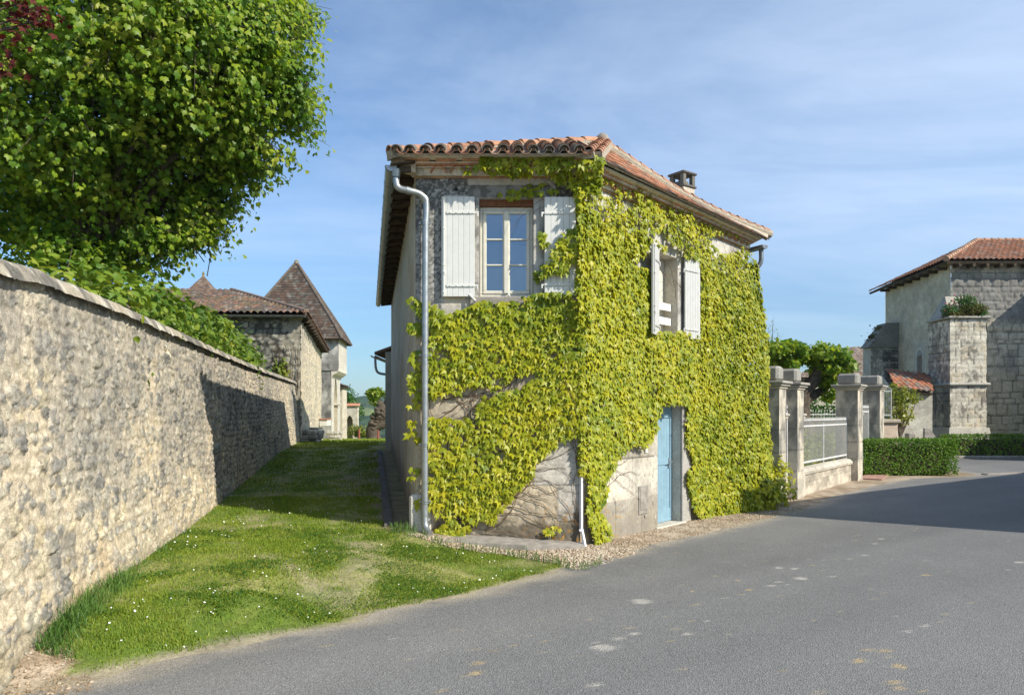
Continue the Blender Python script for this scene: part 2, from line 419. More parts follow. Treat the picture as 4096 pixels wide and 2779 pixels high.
# ------------------------------------------------------------------ ground
PXY = (6.05, 15.80)
xs = axis(-2600, -11, 7, 2600, .085, 1.17); ys = axis(-60, 3.4, 14, 4200, .085, 1.07)
X, Y = np.meshgrid(xs, ys, indexing='ij')
Zg = gz(X, Y)
g1 = fbm(X * 1.3, Y * 1.3, 4, 1); g2 = fbm(X * 6, Y * 6, 3, 2); g3 = fbm(X * .09, Y * .09, 4, 8)
green = mixc((.085, .14, .018), (.23, .245, .06), sstep(.32, .66, g1 * .6 + g2 * .4))
green = mixc(green, (.33, .29, .13), .55 * sstep(.54, .68, fbm(X * 1.1 + 7, Y * 1.5, 3, 23)))
dirt = mixc((.30, .235, .155), (.44, .37, .27), g2)
grav = mixc((.26, .19, .12), (.47, .385, .29), sstep(.25, .75, g2))
colr = mixc(green, dirt, np.clip(track(X, Y) * 1.0, 0, 1) * lawn_mask(X, Y) * .65)
colr = mixc(colr, grav, gravel_mask(X, Y))
ev = edge_x(Y) - X
colr = mixc(colr, np.array((.35, .30, .215)) * (.75 + .5 * g2[..., None]), sstep(.30, .10, ev + .22 * (g2 - .5) + .25 * (fbm(X * 2.2, Y * 2.2, 3, 91) - .5)) * (ev > -.6) * (Y < 9.5) * .9)
colr = mixc(colr, grav * .9, ((X > 4) & (X < 17) & (Y > 13) & (Y < 31) & ((X - PXY[0]) * .791 - (Y - PXY[1]) * .612 > -.2)) * 1.)
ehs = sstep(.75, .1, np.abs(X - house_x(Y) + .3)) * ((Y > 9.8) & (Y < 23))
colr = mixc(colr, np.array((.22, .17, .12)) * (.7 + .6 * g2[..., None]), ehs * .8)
fieldc = mixc((.035, .075, .018), (.30, .27, .15), sstep(.55, .6, g3))
colr = mixc(colr, fieldc, sstep(70, 110, Y))
nx, ny = X.shape
idx = np.arange(nx * ny).reshape(nx, ny)
Q = np.stack([idx[:-1, :-1], idx[1:, :-1], idx[1:, 1:], idx[:-1, 1:]], -1).reshape(-1, 4)
M['ground'] = painted('soil_and_turf', .95, .3, 30, 5, .6, 45, .02)
tag(np_mesh('ground', np.stack([X, Y, Zg], -1).reshape(-1, 3), [Q], M['ground'], None, colr.reshape(-1, 3), True), kind='structure')

# ------------------------------------------------------------------ road
yr = axis(-12, 3.6, 12.5, 29.05, .035, 1.06); yr = yr[yr < 29.1]
wr = axis(0, 0, 8.5, 60, .035, 1.15); wr = wr[wr >= 0]
Yr, Wr = np.meshgrid(yr, wr, indexing='ij')
ex = edge_x(Yr) + .26 * (fbm(Yr * 1.7, Yr * 0 + 3, 4, 3) - .5) + .07 * (fbm(Yr * 11, Yr * 0, 3, 4) - .5)
ex = np.where(Yr < 3.6, np.maximum(ex, -16), ex)
Xr = ex + Wr
Zr = gz(Xr, Yr) * 0 + .004 + .012 * (fbm(Xr * .35, Yr * .35, 2, 6)) * sstep(0, .4, Wr) + np.minimum(.02, .0 * Xr)
Zr = np.maximum(Zr, gz(Xr, Yr) + .004)
al = .82 * Xr + .57 * Yr; ac = -.57 * Xr + .82 * Yr
base = .172 + .05 * (fbm(ac * .8, al * .06, 3, 9) - .5) * 2 + .03 * (fbm(Xr * 1.7, Yr * 1.7, 4, 10) - .5)
colr = np.stack([base, base * .985, base * .96], -1)
dust = sstep(.55, .0, Wr) * sstep(.3, .7, fbm(Xr * 3, Yr * 3, 4, 11) + .12)
colr = mixc(colr, (.36, .315, .245), np.clip(dust * .95, 0, 1))
band = sstep(1.6, .5, np.abs(Wr - .9)) * .35
colr = mixc(colr, (.30, .29, .27), band * fbm(Xr * 1.2, Yr * 1.2, 3, 13))
st4 = [(345,788,100,0),(420,858,20,0),(275,927,35,1),(310,957,60,0),(228,980,55,0),(150,1028,100,0),(585,958,40,0),(600,888,25,1),(680,890,20,0),(900,728,40,1),(860,750,25,1),(870,690,15,1),(845,678,25,1),(775,768,25,0),(1015,706,35,0),(1050,687,30,0),(1100,700,30,0),(1165,668,60,0),(1135,617,35,0),(1055,613,40,0),(1500,548,25,0),(1420,567,20,0),(1550,487,25,0),(1585,462,30,0),(1450,470,20,1),(1812,650,40,1),(1510,1040,50,1),(1470,1098,65,1),(1675,1125,75,1),(1605,1045,60,1),(1650,1208,60,1),(1680,1240,60,1),(1795,1252,40,1),(1725,942,35,0),(1810,913,30,0),(1080,1150,30,1),(83,1222,45,0),(490,993,25,1),(2240,622,25,0),(2300,583,40,0),(605,735,25,1),(620,806,20,1),(110,1000,22,0),(245,915,16,0),(1285,572,20,0),(1230,600,22,1),(1340,658,26,0),(1770,985,20,1),(2035,792,22,1)]
st3 = [(1655,1307,60,1),(1640,1360,65,1),(1575,1383,35,1),(1490,1395,25,1),(1468,1458,35,1),(1640,1232,35,1),(1745,1238,30,1),(1850,1210,30,1),(1095,1300,20,1),(1200,1172,35,0),(2290,1428,60,0),(2300,1220,50,0),(830,1212,18,1),(2020,1187,20,1)]
sl = [(2300 + x * .7728, 1800 + y * .7728, w * .7728, k) for x, y, w, k in st4] + [(700 + x * .7315, 1700 + y * .7315, w * .7315, k) for x, y, w, k in st3]
wob = fbm(Xr * 14, Yr * 14, 3, 12) - .5
for x, y, w, k in sl:
    p = ground_at(x, y); r = w * .5 / F * p.y * 1.05
    d = np.hypot(Xr - p.x, Yr - p.y) / r + wob * .8
    colr = mixc(colr, (.42, .32, .17) if k else (.46, .43, .38), sstep(1.15, .7, d) * .8)
for _ in range(160):
    px, py = rng.uniform(-2, 8), rng.uniform(4, 12); r = rng.uniform(.012, .03)
    d = np.hypot(Xr - px, Yr - py) / r
    colr = mixc(colr, (.36, .30, .21), sstep(1.2, .6, d) * .7)
nx, ny = Xr.shape
idx = np.arange(nx * ny).reshape(nx, ny)
Q = np.stack([idx[:-1, :-1], idx[:-1, 1:], idx[1:, 1:], idx[1:, :-1]], -1).reshape(-1, 4)
def asphalt():
    m, k, out = new_mat('asphalt'); v = objvec(k)
    a = k.new('ShaderNodeVertexColor'); a.layer_name = 'Col'
    vo = k.new('ShaderNodeTexVoronoi'); vo.inputs['Scale'].default_value = 95; k.link(v, vo.inputs['Vector'])
    sp = k.ramp(vo.outputs['Color'], [(0., .45), (.5, .95), (.85, 1.2), (1., 2.0)])
    n = k.maprange(k.noise(170, 3, .7, v), .3, .7, .65, 1.35)
    c = k.mix(1., a.outputs['Color'], k.math('MULTIPLY', sp, n), 'MULTIPLY')
    c = k.mix(.72, a.outputs['Color'], c)
    p = k.new('ShaderNodeBsdfPrincipled'); k.link(c, p.inputs['Base Color']); p.inputs['Roughness'].default_value = .82; p.inputs['Specular IOR Level'].default_value = .35
    b = k.new('ShaderNodeBump'); b.inputs['Strength'].default_value = .9; b.inputs['Distance'].default_value = .006
    k.link(vo.outputs['Distance'], b.inputs['Height']); k.link(b.outputs[0], p.inputs['Normal'])
    k.link(p.outputs[0], out.inputs[0]); return m
tag(np_mesh('road', np.stack([Xr, Yr, Zr], -1).reshape(-1, 3), [Q], asphalt(), None, colr.reshape(-1, 3), True), kind='structure')
mb = MB(); mb.prism([(13.95,21.55,.0),(14.05,21.4,.0),(18.6,23.0,.0),(30,26.3,.0),(30,26.5,.0),(18.55,23.2,.0)], (0,0,.045))
tag(mb.build('kerb_strip', M['concrete']), kind='structure')

# ------------------------------------------------------------------ grass, daisies, gravel
def scatter(n, x0, x1, y0, y1, mask, power=1.):
    x = rng.uniform(x0, x1, n); y = y0 + (y1 - y0) * rng.random(n) ** power
    k = rng.random(n) < mask(x, y); return x[k], y[k]
def blades(name, x, y, h, w, mat, lean=.5, parent=None):
    n = len(x); z = gz(x, y) - .004
    a = rng.uniform(0, 2 * np.pi, n); c, s = np.cos(a), np.sin(a)
    la = rng.uniform(0, 2 * np.pi, n); ll = h * lean * rng.random(n)
    lx, ly = np.cos(la) * ll, np.sin(la) * ll
    V = np.zeros((n, 5, 3)); P = np.stack([x, y, z], -1); B = np.stack([c, s, c * 0], -1) * w[:, None] * .5
    Mv = P + np.stack([lx * .35, ly * .35, h * .6], -1); Tp = P + np.stack([lx, ly, h * np.maximum(.55, 1 - ll / h * .4)], -1)
    V[:, 0] = P - B; V[:, 1] = P + B; V[:, 2] = Mv + B * .75; V[:, 3] = Mv - B * .75; V[:, 4] = Tp
    b = (np.arange(n) * 5)[:, None]
    return np_mesh(name, V.reshape(-1, 3), [b + np.array([[0, 1, 2, 3]]), b + np.array([[3, 2, 4]])], mat, parent)
def gm(x, y):
    nn = fbm(x * 2.1, y * 2.1, 3, 21)
    return lawn_mask(x, y) * np.clip(1 - .86 * track(x, y), 0, 1) * (.22 + .78 * sstep(.36, .58, nn)) * (1 - .55 * sstep(.56, .66, fbm(x * 1.1 + 7, y * 1.5, 3, 23)))
gx = []; gy = []; gh = []; gw = []
for n, a, b, c, d, hh, ww in ((330000, -4.6, 1.4, 4.6, 9.9, .027, .0055), (70000, -5.4, -1.2, 9.0, 13, .034, .008), (70000, -9.2, -1.8, 12.5, 29, .045, .015), (14000, -16, -5, 29, 52, .09, .035)):
    x, y = scatter(n, a, b, c, d, gm)
    pn = fbm(x * 1.6, y * 1.6, 3, 22)
    gx.append(x); gy.append(y); gh.append(hh * (.55 + 1.1 * pn) * rng.uniform(.6, 1.35, len(x))); gw.append(ww * rng.uniform(.7, 1.4, len(x)))
gx, gy, gh, gw = map(np.concatenate, (gx, gy, gh, gw))
tag(blades('grass', gx, gy, gh, gw, M['grass'], .9), 'short sunlit grass of the verge and lane with worn tracks', 'grass', kind='stuff')
# clover mats among the blades
cx, cy = scatter(60000, -4.4, 1.3, 4.7, 10., lambda x, y: np.clip(gm(x, y) * 1.5, 0, 1) * sstep(.50, .58, fbm(x * 1.4, y * 1.4, 3, 31)))
P = np.stack([cx, cy, gz(cx, cy) + rng.uniform(.014, .036, len(cx))], -1)
tag(leaves('clover', P, rng.normal(size=P.shape) * .35 + [0, 0, 1], rng.normal(size=P.shape), rng.uniform(.014, .028, len(P)), LEAFD, M['dark_leaf']), 'low dark green clover mats in the verge grass', 'clover', kind='stuff')
tx = []; ty = []
for n, a, b, sp in ((3000, 5.2, 7.0, .12), (600, 7.0, 9.6, .07), (400, 9.6, 11.4, .07)):
    y = rng.uniform(a, b, n); x = wall_x(y) + .03 + np.abs(rng.normal(size=n)) * sp
    k = rng.random(n) < sstep(.42, .66, fbm(y * 2.2, y * 0, 3, 40)) * .9 + .06
    tx.append(x[k]); ty.append(y[k])
tx = np.concatenate(tx); ty = np.concatenate(ty)
th = .66 * (.06 + .26 * rng.random(len(tx)) ** 2.2) * np.interp(ty, [5, 6, 7.6, 11], [.75, 1.15, .8, .7]) * np.clip(1.15 - (tx - wall_x(ty)) * 1.6, .3, 1)
tag(blades('tall_grass', tx, ty, th, rng.uniform(.004, .008, len(tx)), M['tallgrass'], 1.1), 'tall unmown grass along the foot of the rubble wall', 'tall grass', kind='stuff')
x = rng.uniform(-1.5, 1.1, 420); y = np.interp(x, GR[:, 0], GR[:, 1]) + rng.normal(size=420) * .07
tag(blades('weeds', np.concatenate([x, rng.uniform(-1.62, -1.3, 130)]), np.concatenate([y, rng.uniform(9.75, 10.0, 130)]), rng.uniform(.05, .2, 550), rng.uniform(.005, .009, 550), M['tallgrass'], .8), 'thin weeds growing at the gravel edge by the house', 'weeds', kind='stuff')
dx, dy = scatter(3400, -5.2, .8, 5.0, 12, lambda x, y: gm(x, y) * (.12 + .85 * sstep(.48, .62, fbm(x * 1.1 + 3, y * 1.1, 3, 50))) * .6)
d2x, d2y = scatter(4200, -8, -2, 10, 26, lambda x, y: gm(x, y) * (.1 + .6 * sstep(.5, .62, fbm(x * .8, y * .8, 3, 51))) * .5)
dx = np.concatenate([dx, d2x]); dy = np.concatenate([dy, d2y])
HEX = (np.array([(0, 0, .12)] + [(math.cos(i * math.pi / 4), math.sin(i * math.pi / 4), 0) for i in range(8)]), np.array([(0, i, i % 8 + 1) for i in range(1, 9)]))
P = np.stack([dx, dy, gz(dx, dy) + rng.uniform(.03, .055, len(dx))], -1)
tag(leaves('daisies', P, rng.normal(size=P.shape) * .35 + [.3, -.25, 1], rng.normal(size=P.shape), rng.uniform(.0045, .0095, len(P)), HEX, M['daisy']), 'tiny white daisies scattered through the grass', 'daisies', kind='stuff')
# pebbles
def rocks(name, x, y, s, mat):
    ico = [(0,0,1),(.894,0,.447),(.276,.851,.447),(-.724,.526,.447),(-.724,-.526,.447),(.276,-.851,.447),(.724,.526,-.447),(-.276,.851,-.447),(-.894,0,-.447),(-.276,-.851,-.447),(.724,-.526,-.447),(0,0,-1)]
    fc = [(0,1,2),(0,2,3),(0,3,4),(0,4,5),(0,5,1),(1,6,2),(2,7,3),(3,8,4),(4,9,5),(5,10,1),(6,7,2),(7,8,3),(8,9,4),(9,10,5),(10,6,1),(11,7,6),(11,8,7),(11,9,8),(11,10,9),(11,6,10)]
    n = len(x); I = np.array(ico); a = rng.uniform(0, 6.28, n); c, sn = np.cos(a), np.sin(a)
    sc = np.stack([rng.uniform(.8, 1.3, n), rng.uniform(.6, 1., n), rng.uniform(.4, .75, n)], -1) * s[:, None]
    V = I[None] * sc[:, None] * rng.uniform(.8, 1.2, (n, 12, 1))
    W = np.stack([V[..., 0] * c[:, None] - V[..., 1] * sn[:, None], V[..., 0] * sn[:, None] + V[..., 1] * c[:, None], V[..., 2]], -1)
    W += np.stack([x, y, np.maximum(gz(x, y), 0) + s * .25], -1)[:, None]
    return np_mesh(name, W.reshape(-1, 3), [(np.array(fc)[None] + (np.arange(n) * 12)[:, None, None]).reshape(-1, 3)], mat, None, None, True)
def gmask2(x, y):
    s = (x - C2[0]) * N2[0] + (y - C2[1]) * N2[1]
    return gravel_mask(x, y) * np.where((y < 9.72) | (s > .03), 1, 0) * np.clip(.35 + sstep(.35, .7, fbm(x * 3, y * 3, 3, 61)), 0, 1)
ax, ay = scatter(22000, -1.6, 1.6, 8.3, 9.9, gmask2)
bx, by = scatter(26000, .9, 5.5, 8.6, 14.5, lambda x, y: gmask2(x, y) * .8)
ex_, ey_ = scatter(9000, -5.5, -2.7, 3.6, 6., lambda x, y: gmask2(x, y) * .6)
sx = np.concatenate([ax, bx, ex_]); sy = np.concatenate([ay, by, ey_])
ss = np.concatenate([rng.uniform(.006, .022, len(ax)) * rng.uniform(.7, 1.3, len(ax)), rng.uniform(.005, .016, len(bx)), rng.uniform(.005, .018, len(ex_))])
tag(rocks('gravel', sx, sy, ss, M['pebble']), 'loose tan and pink gravel along the foot of the house', 'gravel', kind='stuff')
# dry clippings on the bare corner
x, y = scatter(9000, -4.4, -2.6, 4.3, 5.9, lambda x, y: gravel_mask(x, y) * .9 * sstep(-4.2, -3.2, x))
M['straw'] = plain('dry_straw', (.36, .25, .14), .9, 0, .2, 30)
tag(leaves('dry_grass', np.stack([x, y, gz(x, y) + .012], -1), rng.normal(size=(len(x), 3)) * .5 + [0, 0, 1], rng.normal(size=(len(x), 3)), rng.uniform(.02, .06, len(x)), (np.array([(-.05,0,0),(.05,0,0),(0,1,.1)]), np.array([(0,1,2)])), M['straw']), 'dry straw clippings on the bare corner by the wall', 'dry grass', kind='stuff')

# ------------------------------------------------------------------ rubble panels
def cells(u, v, cw, ch, seed, jit=.8, warp=.25, jv=.8):
    r = np.random.default_rng(seed); J = r.random((97, 89, 4))
    u = u + warp * cw * (fbm(u / cw * .8, v / ch * .8, 3, seed % 40) - .5) * 2
    v = v + warp * ch * (fbm(u / cw * .7 + 9, v / ch * .7, 3, seed % 40 + 1) - .5) * 2
    U = u / cw; Vv = v / ch; j0 = np.floor(Vv).astype(int)
    f1 = np.full(u.shape, 9.); f2 = np.full(u.shape, 9.); ii = np.zeros(u.shape, int); jj = np.zeros(u.shape, int)
    for dj in (-1, 0, 1):
        j = j0 + dj; off = (j % 2) * .5; i0 = np.floor(U - off).astype(int)
        for di in (-1, 0, 1):
            i = i0 + di; q = J[i % 97, j % 89]
            d = np.hypot((U - off - i - .5 - (q[..., 0] - .5) * jit), (Vv - j - .5 - (q[..., 1] - .5) * jv) * 1.05)
            n = d < f1
            f2 = np.where(n, f1, np.minimum(f2, d)); ii = np.where(n, i, ii); jj = np.where(n, j, jj); f1 = np.where(n, d, f1)
    q = J[ii % 97, jj % 89]
    return f1, f2, q[..., 2], q[..., 3]
def rubble(u, v, cw, ch, seed, amp=.05, mortar=(.52, .43, .30), pal=None, flush=.3, rough=.012, jv=.8):
    """stones in rough courses: returns (relief, colour)"""
    f1, f2, a, b = cells(u, v, cw, ch, seed, jv=jv)
    e = f2 - f1
    rag = (fbm(u / cw * 3.2, v / ch * 3.2, 3, seed % 30 + 2) - .5)
    shape = sstep(.05, .20, e + rag * .16)
    keep = np.where(a > flush, 1., .10 + .25 * a)
    size = sstep(.60, .46, f1 + (b - .5) * .30 + rag * .22)
    h = shape * size * keep
    det = fbm(u * 30, v * 30, 4, seed % 30) - .5
    face = .62 + .9 * (fbm(u / cw * 1.7 + b * 9, v / ch * 1.7, 3, seed % 30 + 5) - .5) * 1.6
    h2 = h * face
    disp = amp * (h2 * (.45 + .9 * b)) + rough * det * (.6 + 1.2 * h)
    pal = pal or [(.30, .285, .25), (.50, .45, .36), (.17, .165, .16), (.55, .50, .40), (.40, .36, .29)]
    pal = np.array(pal); k = (b * 997 % 1 * len(pal)).astype(int) % len(pal)
    sc = pal[k] * (.8 + .45 * fbm(u * 26, v * 26, 4, 17)[..., None])
    lich = sstep(.5, .68, fbm(u * 13, v * 13, 4, seed % 20 + 3))
    sc = mixc(sc, (.16, .155, .15), lich * .55 * sstep(.3, .7, b))
    mc = np.array(mortar) * (.82 + .36 * fbm(u * 9, v * 9, 4, 5)[..., None])
    grit = fbm(u * 48, v * 48, 3, seed % 20 + 6)[..., None]
    rim = (sstep(.16, .03, e + rag * .2) * sstep(.3, .5, f1))[..., None]
    c = mixc(mc, sc, np.clip(h * 1.5, 0, 1)) * (.66 + .70 * grit) * (1 - .36 * rim * (keep[..., None] > .5))
    return disp, c
def panel(name, o, ud, vd, us, vs, fn, mat, parent=None, holes=(), nrm=None, top=None):
    """a wall face as a fine grid: o + u*ud + v*vd pushed out by fn's relief. vs in 0..1 with top(u) or metres"""
    o = np.array(o, float); ud = np.array(ud, float); vd = np.array(vd, float)
    n = np.cross(ud, vd) if nrm is None else np.array(nrm, float); n = n / np.linalg.norm(n)
    for h in holes:
        us = np.union1d(us, [h[0], h[1]]); vs = np.union1d(vs, [h[2], h[3]])
    us = us[np.concatenate([[True], np.diff(us) > 1e-5])]; vs = vs[np.concatenate([[True], np.diff(vs) > 1e-5])]
    U, Vv = np.meshgrid(us, vs, indexing='ij')
    V2 = Vv * (top(U) if top else 1)
    d, c = fn(U, V2)
    for h in holes:   # keep opening edges crisp
        k = (U > h[0] - .012) & (U < h[1] + .012) & (V2 > h[2] - .012) & (V2 < h[3] + .012); d = np.where(k, 0, d)
    P = o + U[..., None] * ud + V2[..., None] * vd + d[..., None] * n
    nx, ny = U.shape; idx = np.arange(nx * ny).reshape(nx, ny)
    cu = (us[:-1] + us[1:])[:, None] / 2; cv = (vs[:-1] + vs[1:])[None] / 2
    ok = np.ones((nx - 1, ny - 1), bool)
    for h in holes: ok &= ~((cu > h[0]) & (cu < h[1]) & (cv > h[2]) & (cv < h[3]))
    Q = np.stack([idx[:-1, :-1], idx[1:, :-1], idx[1:, 1:], idx[:-1, 1:]], -1)[ok]
    return np_mesh(name, P.reshape(-1, 3), [Q.reshape(-1, 4)], mat, parent, c.reshape(-1, 3), True)

# ------------------------------------------------------------------ the long rubble wall
wd = np.array([-.2116, 1.]); wl = np.hypot(*wd); wd = wd / wl      # along the wall
wn = np.array([wd[1], -wd[0]])                                     # towards the lane
W0 = np.array([wall_x(3.2), 3.2]); WL = (29.6 - 3.2) * wl
bw = empty('boundary_wall', (W0[0], W0[1], 0), 'long cream rubble stone wall bordering the grass lane', 'wall')
def wtop(u):
    y = 3.2 + u / wl
    return np.interp(y, [3, 5.2, 6, 8, 17, 30], [2.86, 2.9, 2.96, 2.98, 2.98, 3.10]) + .03 * (fbm(u * .8, u * 0, 3, 71) - .5)
def wfn(u, v):
    d, c = rubble(u, v, .135, .105, 11, .020, (.58, .49, .365), [(.44, .405, .325), (.51, .455, .345), (.33, .31, .27), (.53, .475, .37), (.25, .24, .215), (.50, .425, .29), (.41, .37, .295), (.35, .33, .285)], .40, .026, .5)
    d2, c2 = rubble(u, v, .26, .19, 14, .030, (0, 0, 0), [(.44, .405, .325), (.51, .455, .345), (.33, .31, .27), (.24, .23, .21), (.48, .42, .30), (.38, .35, .29)], .60, .026, .55)
    bg_ = sstep(.009, .014, d2) * (c2.sum(-1) > .05); d = np.where(bg_ > .5, np.maximum(d, d2), d); c = mixc(c, c2, bg_)
    d = d + .003 * np.cos(v / .105 * 2 * np.pi + 1.2 * (fbm(u * 1.2, v * 1.2, 2, 70) - .5) * 6)
    big = sstep(.46, .66, fbm(u * .7, v * .9, 4, 72) + .17 * (v - 1.5))
    c = c * (1 - .27 * big[..., None]); gr = c.mean(-1, keepdims=True); c = c * (1 - .35 * big[..., None]) + gr * .35 * big[..., None]
    st = sstep(.56, .75, fbm(u * 5, v * .9, 4, 73)) * sstep(1.2, 2.7, v)
    c = mixc(c, (.17, .165, .15), st * .5)
    pinkish = sstep(.5, .75, fbm(u * .8 + 5, v * .8, 3, 74)) * sstep(1.9, .3, v)
    c = c * (1 + pinkish[..., None] * np.array((.10, .0, -.10)))
    dk = sstep(1., .2, np.hypot((u - 2.75) / .55, (v - .75) / .5)) * sstep(.4, .6, fbm(u * 7, v * 7, 3, 75))
    c = mixc(c, (.16, .16, .165), dk * .6)
    c = mixc(c, (.10, .10, .06), sstep(.42, .2, v) * .35)
    lean = -.08 * v + .02 * (fbm(u * .5, v * .8, 2, 76) - .5)
    return d + lean, c
us = np.concatenate([np.arange(0, 9.2, .0145), np.arange(9.2, 15, .024), np.arange(15, WL, .045)])
panel('wall_face', (W0[0], W0[1], 0), (wd[0], wd[1], 0), (0, 0, 1), us, np.linspace(.0, 1, 190), wfn, M['rubble'], bw, (), (wn[0], wn[1], 0), wtop)
# back face, end face and coping
mb = MB()
for a, b in zip(np.linspace(0, WL, 31)[:-1], np.linspace(0, WL, 31)[1:]):
    p = [W0 + wd * a - wn * .34, W0 + wd * b - wn * .34, W0 + wd * b - wn * .62, W0 + wd * a - wn * .62]
    za, zb = float(wtop(a)) - .01, float(wtop(b)) - .01
    mb.hexa([(q[0], q[1], 0) for q in p] + [(p[0][0], p[0][1], za), (p[1][0], p[1][1], zb), (p[2][0], p[2][1], zb), (p[3][0], p[3][1], za)], (.4, .36, .28))
e = W0 + wd * WL
mb.hexa([(*(e + wn * .0), 0), (*(e - wd * .03 + wn * .0), 0), (*(e - wd * .03 - wn * .62), 0), (*(e - wn * .62), 0), (*(e - wn * .25), 3.0), (*(e - wd * .03 - wn * .25), 3.0), (*(e - wd * .03 - wn * .62), 3.0), (*(e - wn * .62), 3.0)], (.42, .37, .28))
mb.build('wall_core', M['rubble'], bw)
def copefn(u, v):
    t = v / .62
    prof = np.interp(t, [0, .08, .16, .5, .84, .92, 1], [-.10, -.015, .03, .075, .03, 0, -.10])
    d = prof + .035 * (fbm(u * 4, v * 5, 4, 77) - .5) + .05 * (fbm(u * .8, u * 0, 2, 71) - .5) * 0
    c = mixc((.40, .355, .28), (.17, .16, .145), sstep(.40, .60, fbm(u * 4, v * 5, 4, 78)))
    c = mixc(c, (.58, .55, .48), sstep(.60, .7, fbm(u * 11, v * 11, 3, 79)) * .8)
    jo = sstep(.012, .0, np.abs((u + .15 * np.sin(u * 2)) % .8 - .4)); c = c * (1 - .6 * jo[..., None])
    return d - .02 * jo, c
ucp = np.concatenate([np.arange(0, 9.2, .03), np.arange(9.2, WL, .08)])
Uc, Vc = np.meshgrid(ucp, np.linspace(0, .62, 22), indexing='ij')
dc, cc = copefn(Uc, Vc)
base2 = W0 + Uc[..., None] * wd - wn * (.175 + Vc[..., None] + .03 * (fbm(Uc * 3, Vc * 0, 3, 80) - .5)[..., None]) + wn * .03
Zc = wtop(Uc) + .015 + dc
nx, ny = Uc.shape; idx = np.arange(nx * ny).reshape(nx, ny)
Q = np.stack([idx[:-1, :-1], idx[1:, :-1], idx[1:, 1:], idx[:-1, 1:]], -1).reshape(-1, 4)
np_mesh('coping', np.concatenate([base2, Zc[..., None]], -1).reshape(-1, 3), [Q], M['rubble'], bw, cc.reshape(-1, 3), True)
# ------------------------------------------------------------------ the ivy-clad house
hs = empty('house', (.94, 10, 0), 'corner house of pale render under climbing vines with white shutters and blue door', 'house')
A = np.array([-1.33, 10.0]); C = C2; WF1 = C[0] - A[0]; WF2 = 5.63
def lin(a): return np.array(a)
CR, GY, DKG, WH = lin((.43, .365, .27)), lin((.40, .38, .345)), lin((.085, .085, .085)), lin((.56, .535, .48))
def blockjoint(u, v, xs, zs, w=.011):
    d = np.full(u.shape, 9.)
    for x in xs: d = np.minimum(d, np.abs(u - x))
    for z in zs: d = np.minimum(d, np.abs(v - z))
    return sstep(w, .0, d)
def f1fn(u, v):
    n1 = fbm(u * 3, v * 3, 4, 101); n2 = fbm(u * 11, v * 11, 4, 102); n3 = fbm(u * 26, v * 26, 4, 103)
    c = mixc(CR, lin((.55, .46, .33)), sstep(.35, .65, n1)); d = .004 * n2 + .006 * (n3 - .5)
    lump = fbm(u * 18, v * 18, 3, 104); d = d + .012 * (lump - .5) * (v < 2.6)
    # white plaster between lintel and cornice, grey stone pieces round it
    up = (v > 4.83) * 1.
    c = mixc(c, WH, up * (u > .38 + .03 * n2) * 1.)
    left = sstep(.40, .37, u) * (v > 3.0); lefttop = sstep(.735, .725, u + .03 * n2) * (v > 4.85)
    q = np.clip(left + lefttop, 0, 1)
    stone = mixc(lin((.36, .345, .31)), lin((.115, .112, .105)), sstep(.38, .62, n2 * .25 + fbm(u * 40, v * 40, 4, 106) * .75 + .09 * (v - 4.0)))
    stone = mixc(stone, lin((.55, .54, .50)), sstep(.62, .72, fbm(u * 22, v * 22, 4, 105)) * .7)
    c = mixc(c, stone, q)
    c = mixc(c, lin((.46, .44, .40)), sstep(3.42, 3.3, v) * (v > 2.9) * (u > .36) * .7)
    lint = ((v > 4.815) & (v < 4.985) & (u > .72) & (u < 1.86)) * 1.
    c = mixc(c, mixc(lin((.25, .24, .22)), lin((.11, .11, .105)), sstep(.4, .6, n2)), lint * .95); d = d + .010 * lint
    jam = ((u > .68) & (u < 1.9) & (v > 3.40) & (v < 4.815)) * 1.
    c = mixc(c, mixc(lin((.44, .43, .40)), lin((.20, .20, .20)), sstep(.45, .62, n2)), jam * .85)
    rq = sstep(1.93, 1.95, u + .02 * n2) * (v > 4.3)
    c = mixc(c, stone, rq); 
    blk = ((u > 2.0) & (v > 1.62) & (v < 2.30)) * sstep(.35, .55, n3 + .1 * n2); c = mixc(c, lin((.055, .055, .055)), blk * .9)
    sq = ((u > 1.62) & (v > .85) & (v < 1.45)) | ((u > 1.95) & (v <= .85) & (v > .35)) | ((u > 2.02) & (v >= 1.45) & (v < 2.4))
    c = mixc(c, lin((.52, .49, .44)) * (.8 + .4 * n2[..., None]), sq * .75); d = d + .006 * sq
    c = c * (.80 + .40 * fbm(u * 34, v * 34, 4, 107)[..., None]); d = d + .006 * (fbm(u * 30, v * 30, 3, 108) - .5)
    j = blockjoint(u, v, [1.62], [.85, 1.45]) * (u > 1.6) * (v > .8) * (v < 1.5) + blockjoint(u, v, [], [.35, 2.3]) * (u > 1.98); c = c * (1 - .45 * np.clip(j, 0, 1)[..., None]); d = d - .008 * np.clip(j, 0, 1)
    ho = sstep(.035, .02, np.hypot(u - .56, v - 4.93)); c = c * (1 - .85 * ho[..., None]); d = d - .03 * ho
    # cracks in the render, dark mossy foot, orange lichen
    e = cells(u, v, .13, .12, 111, .9, .5); cr = sstep(.05, .0, e[1] - e[0]) * sstep(.4, .6, fbm(u * 2, v * 2, 3, 112)) * (v < 2.4)
    c = c * (1 - .55 * cr[..., None]); d = d - .008 * cr
    ft = sstep(.52, .24, v + .22 * (n2 - .5) * 2); c = mixc(c, lin((.09, .075, .055)), ft * .85 * sstep(.3, .55, n1 + .1)); d = d - .03 * ft * n2
    orr = sstep(.6, .7, n3) * sstep(.75, .3, v) * sstep(1.3, 2.0, u); c = mixc(c, lin((.45, .22, .03)), orr * .9)
    gst = sstep(.5, .75, fbm(u * 4, v * 1.2, 4, 113)); c = c * (1 - .22 * gst[..., None])
    return d, c
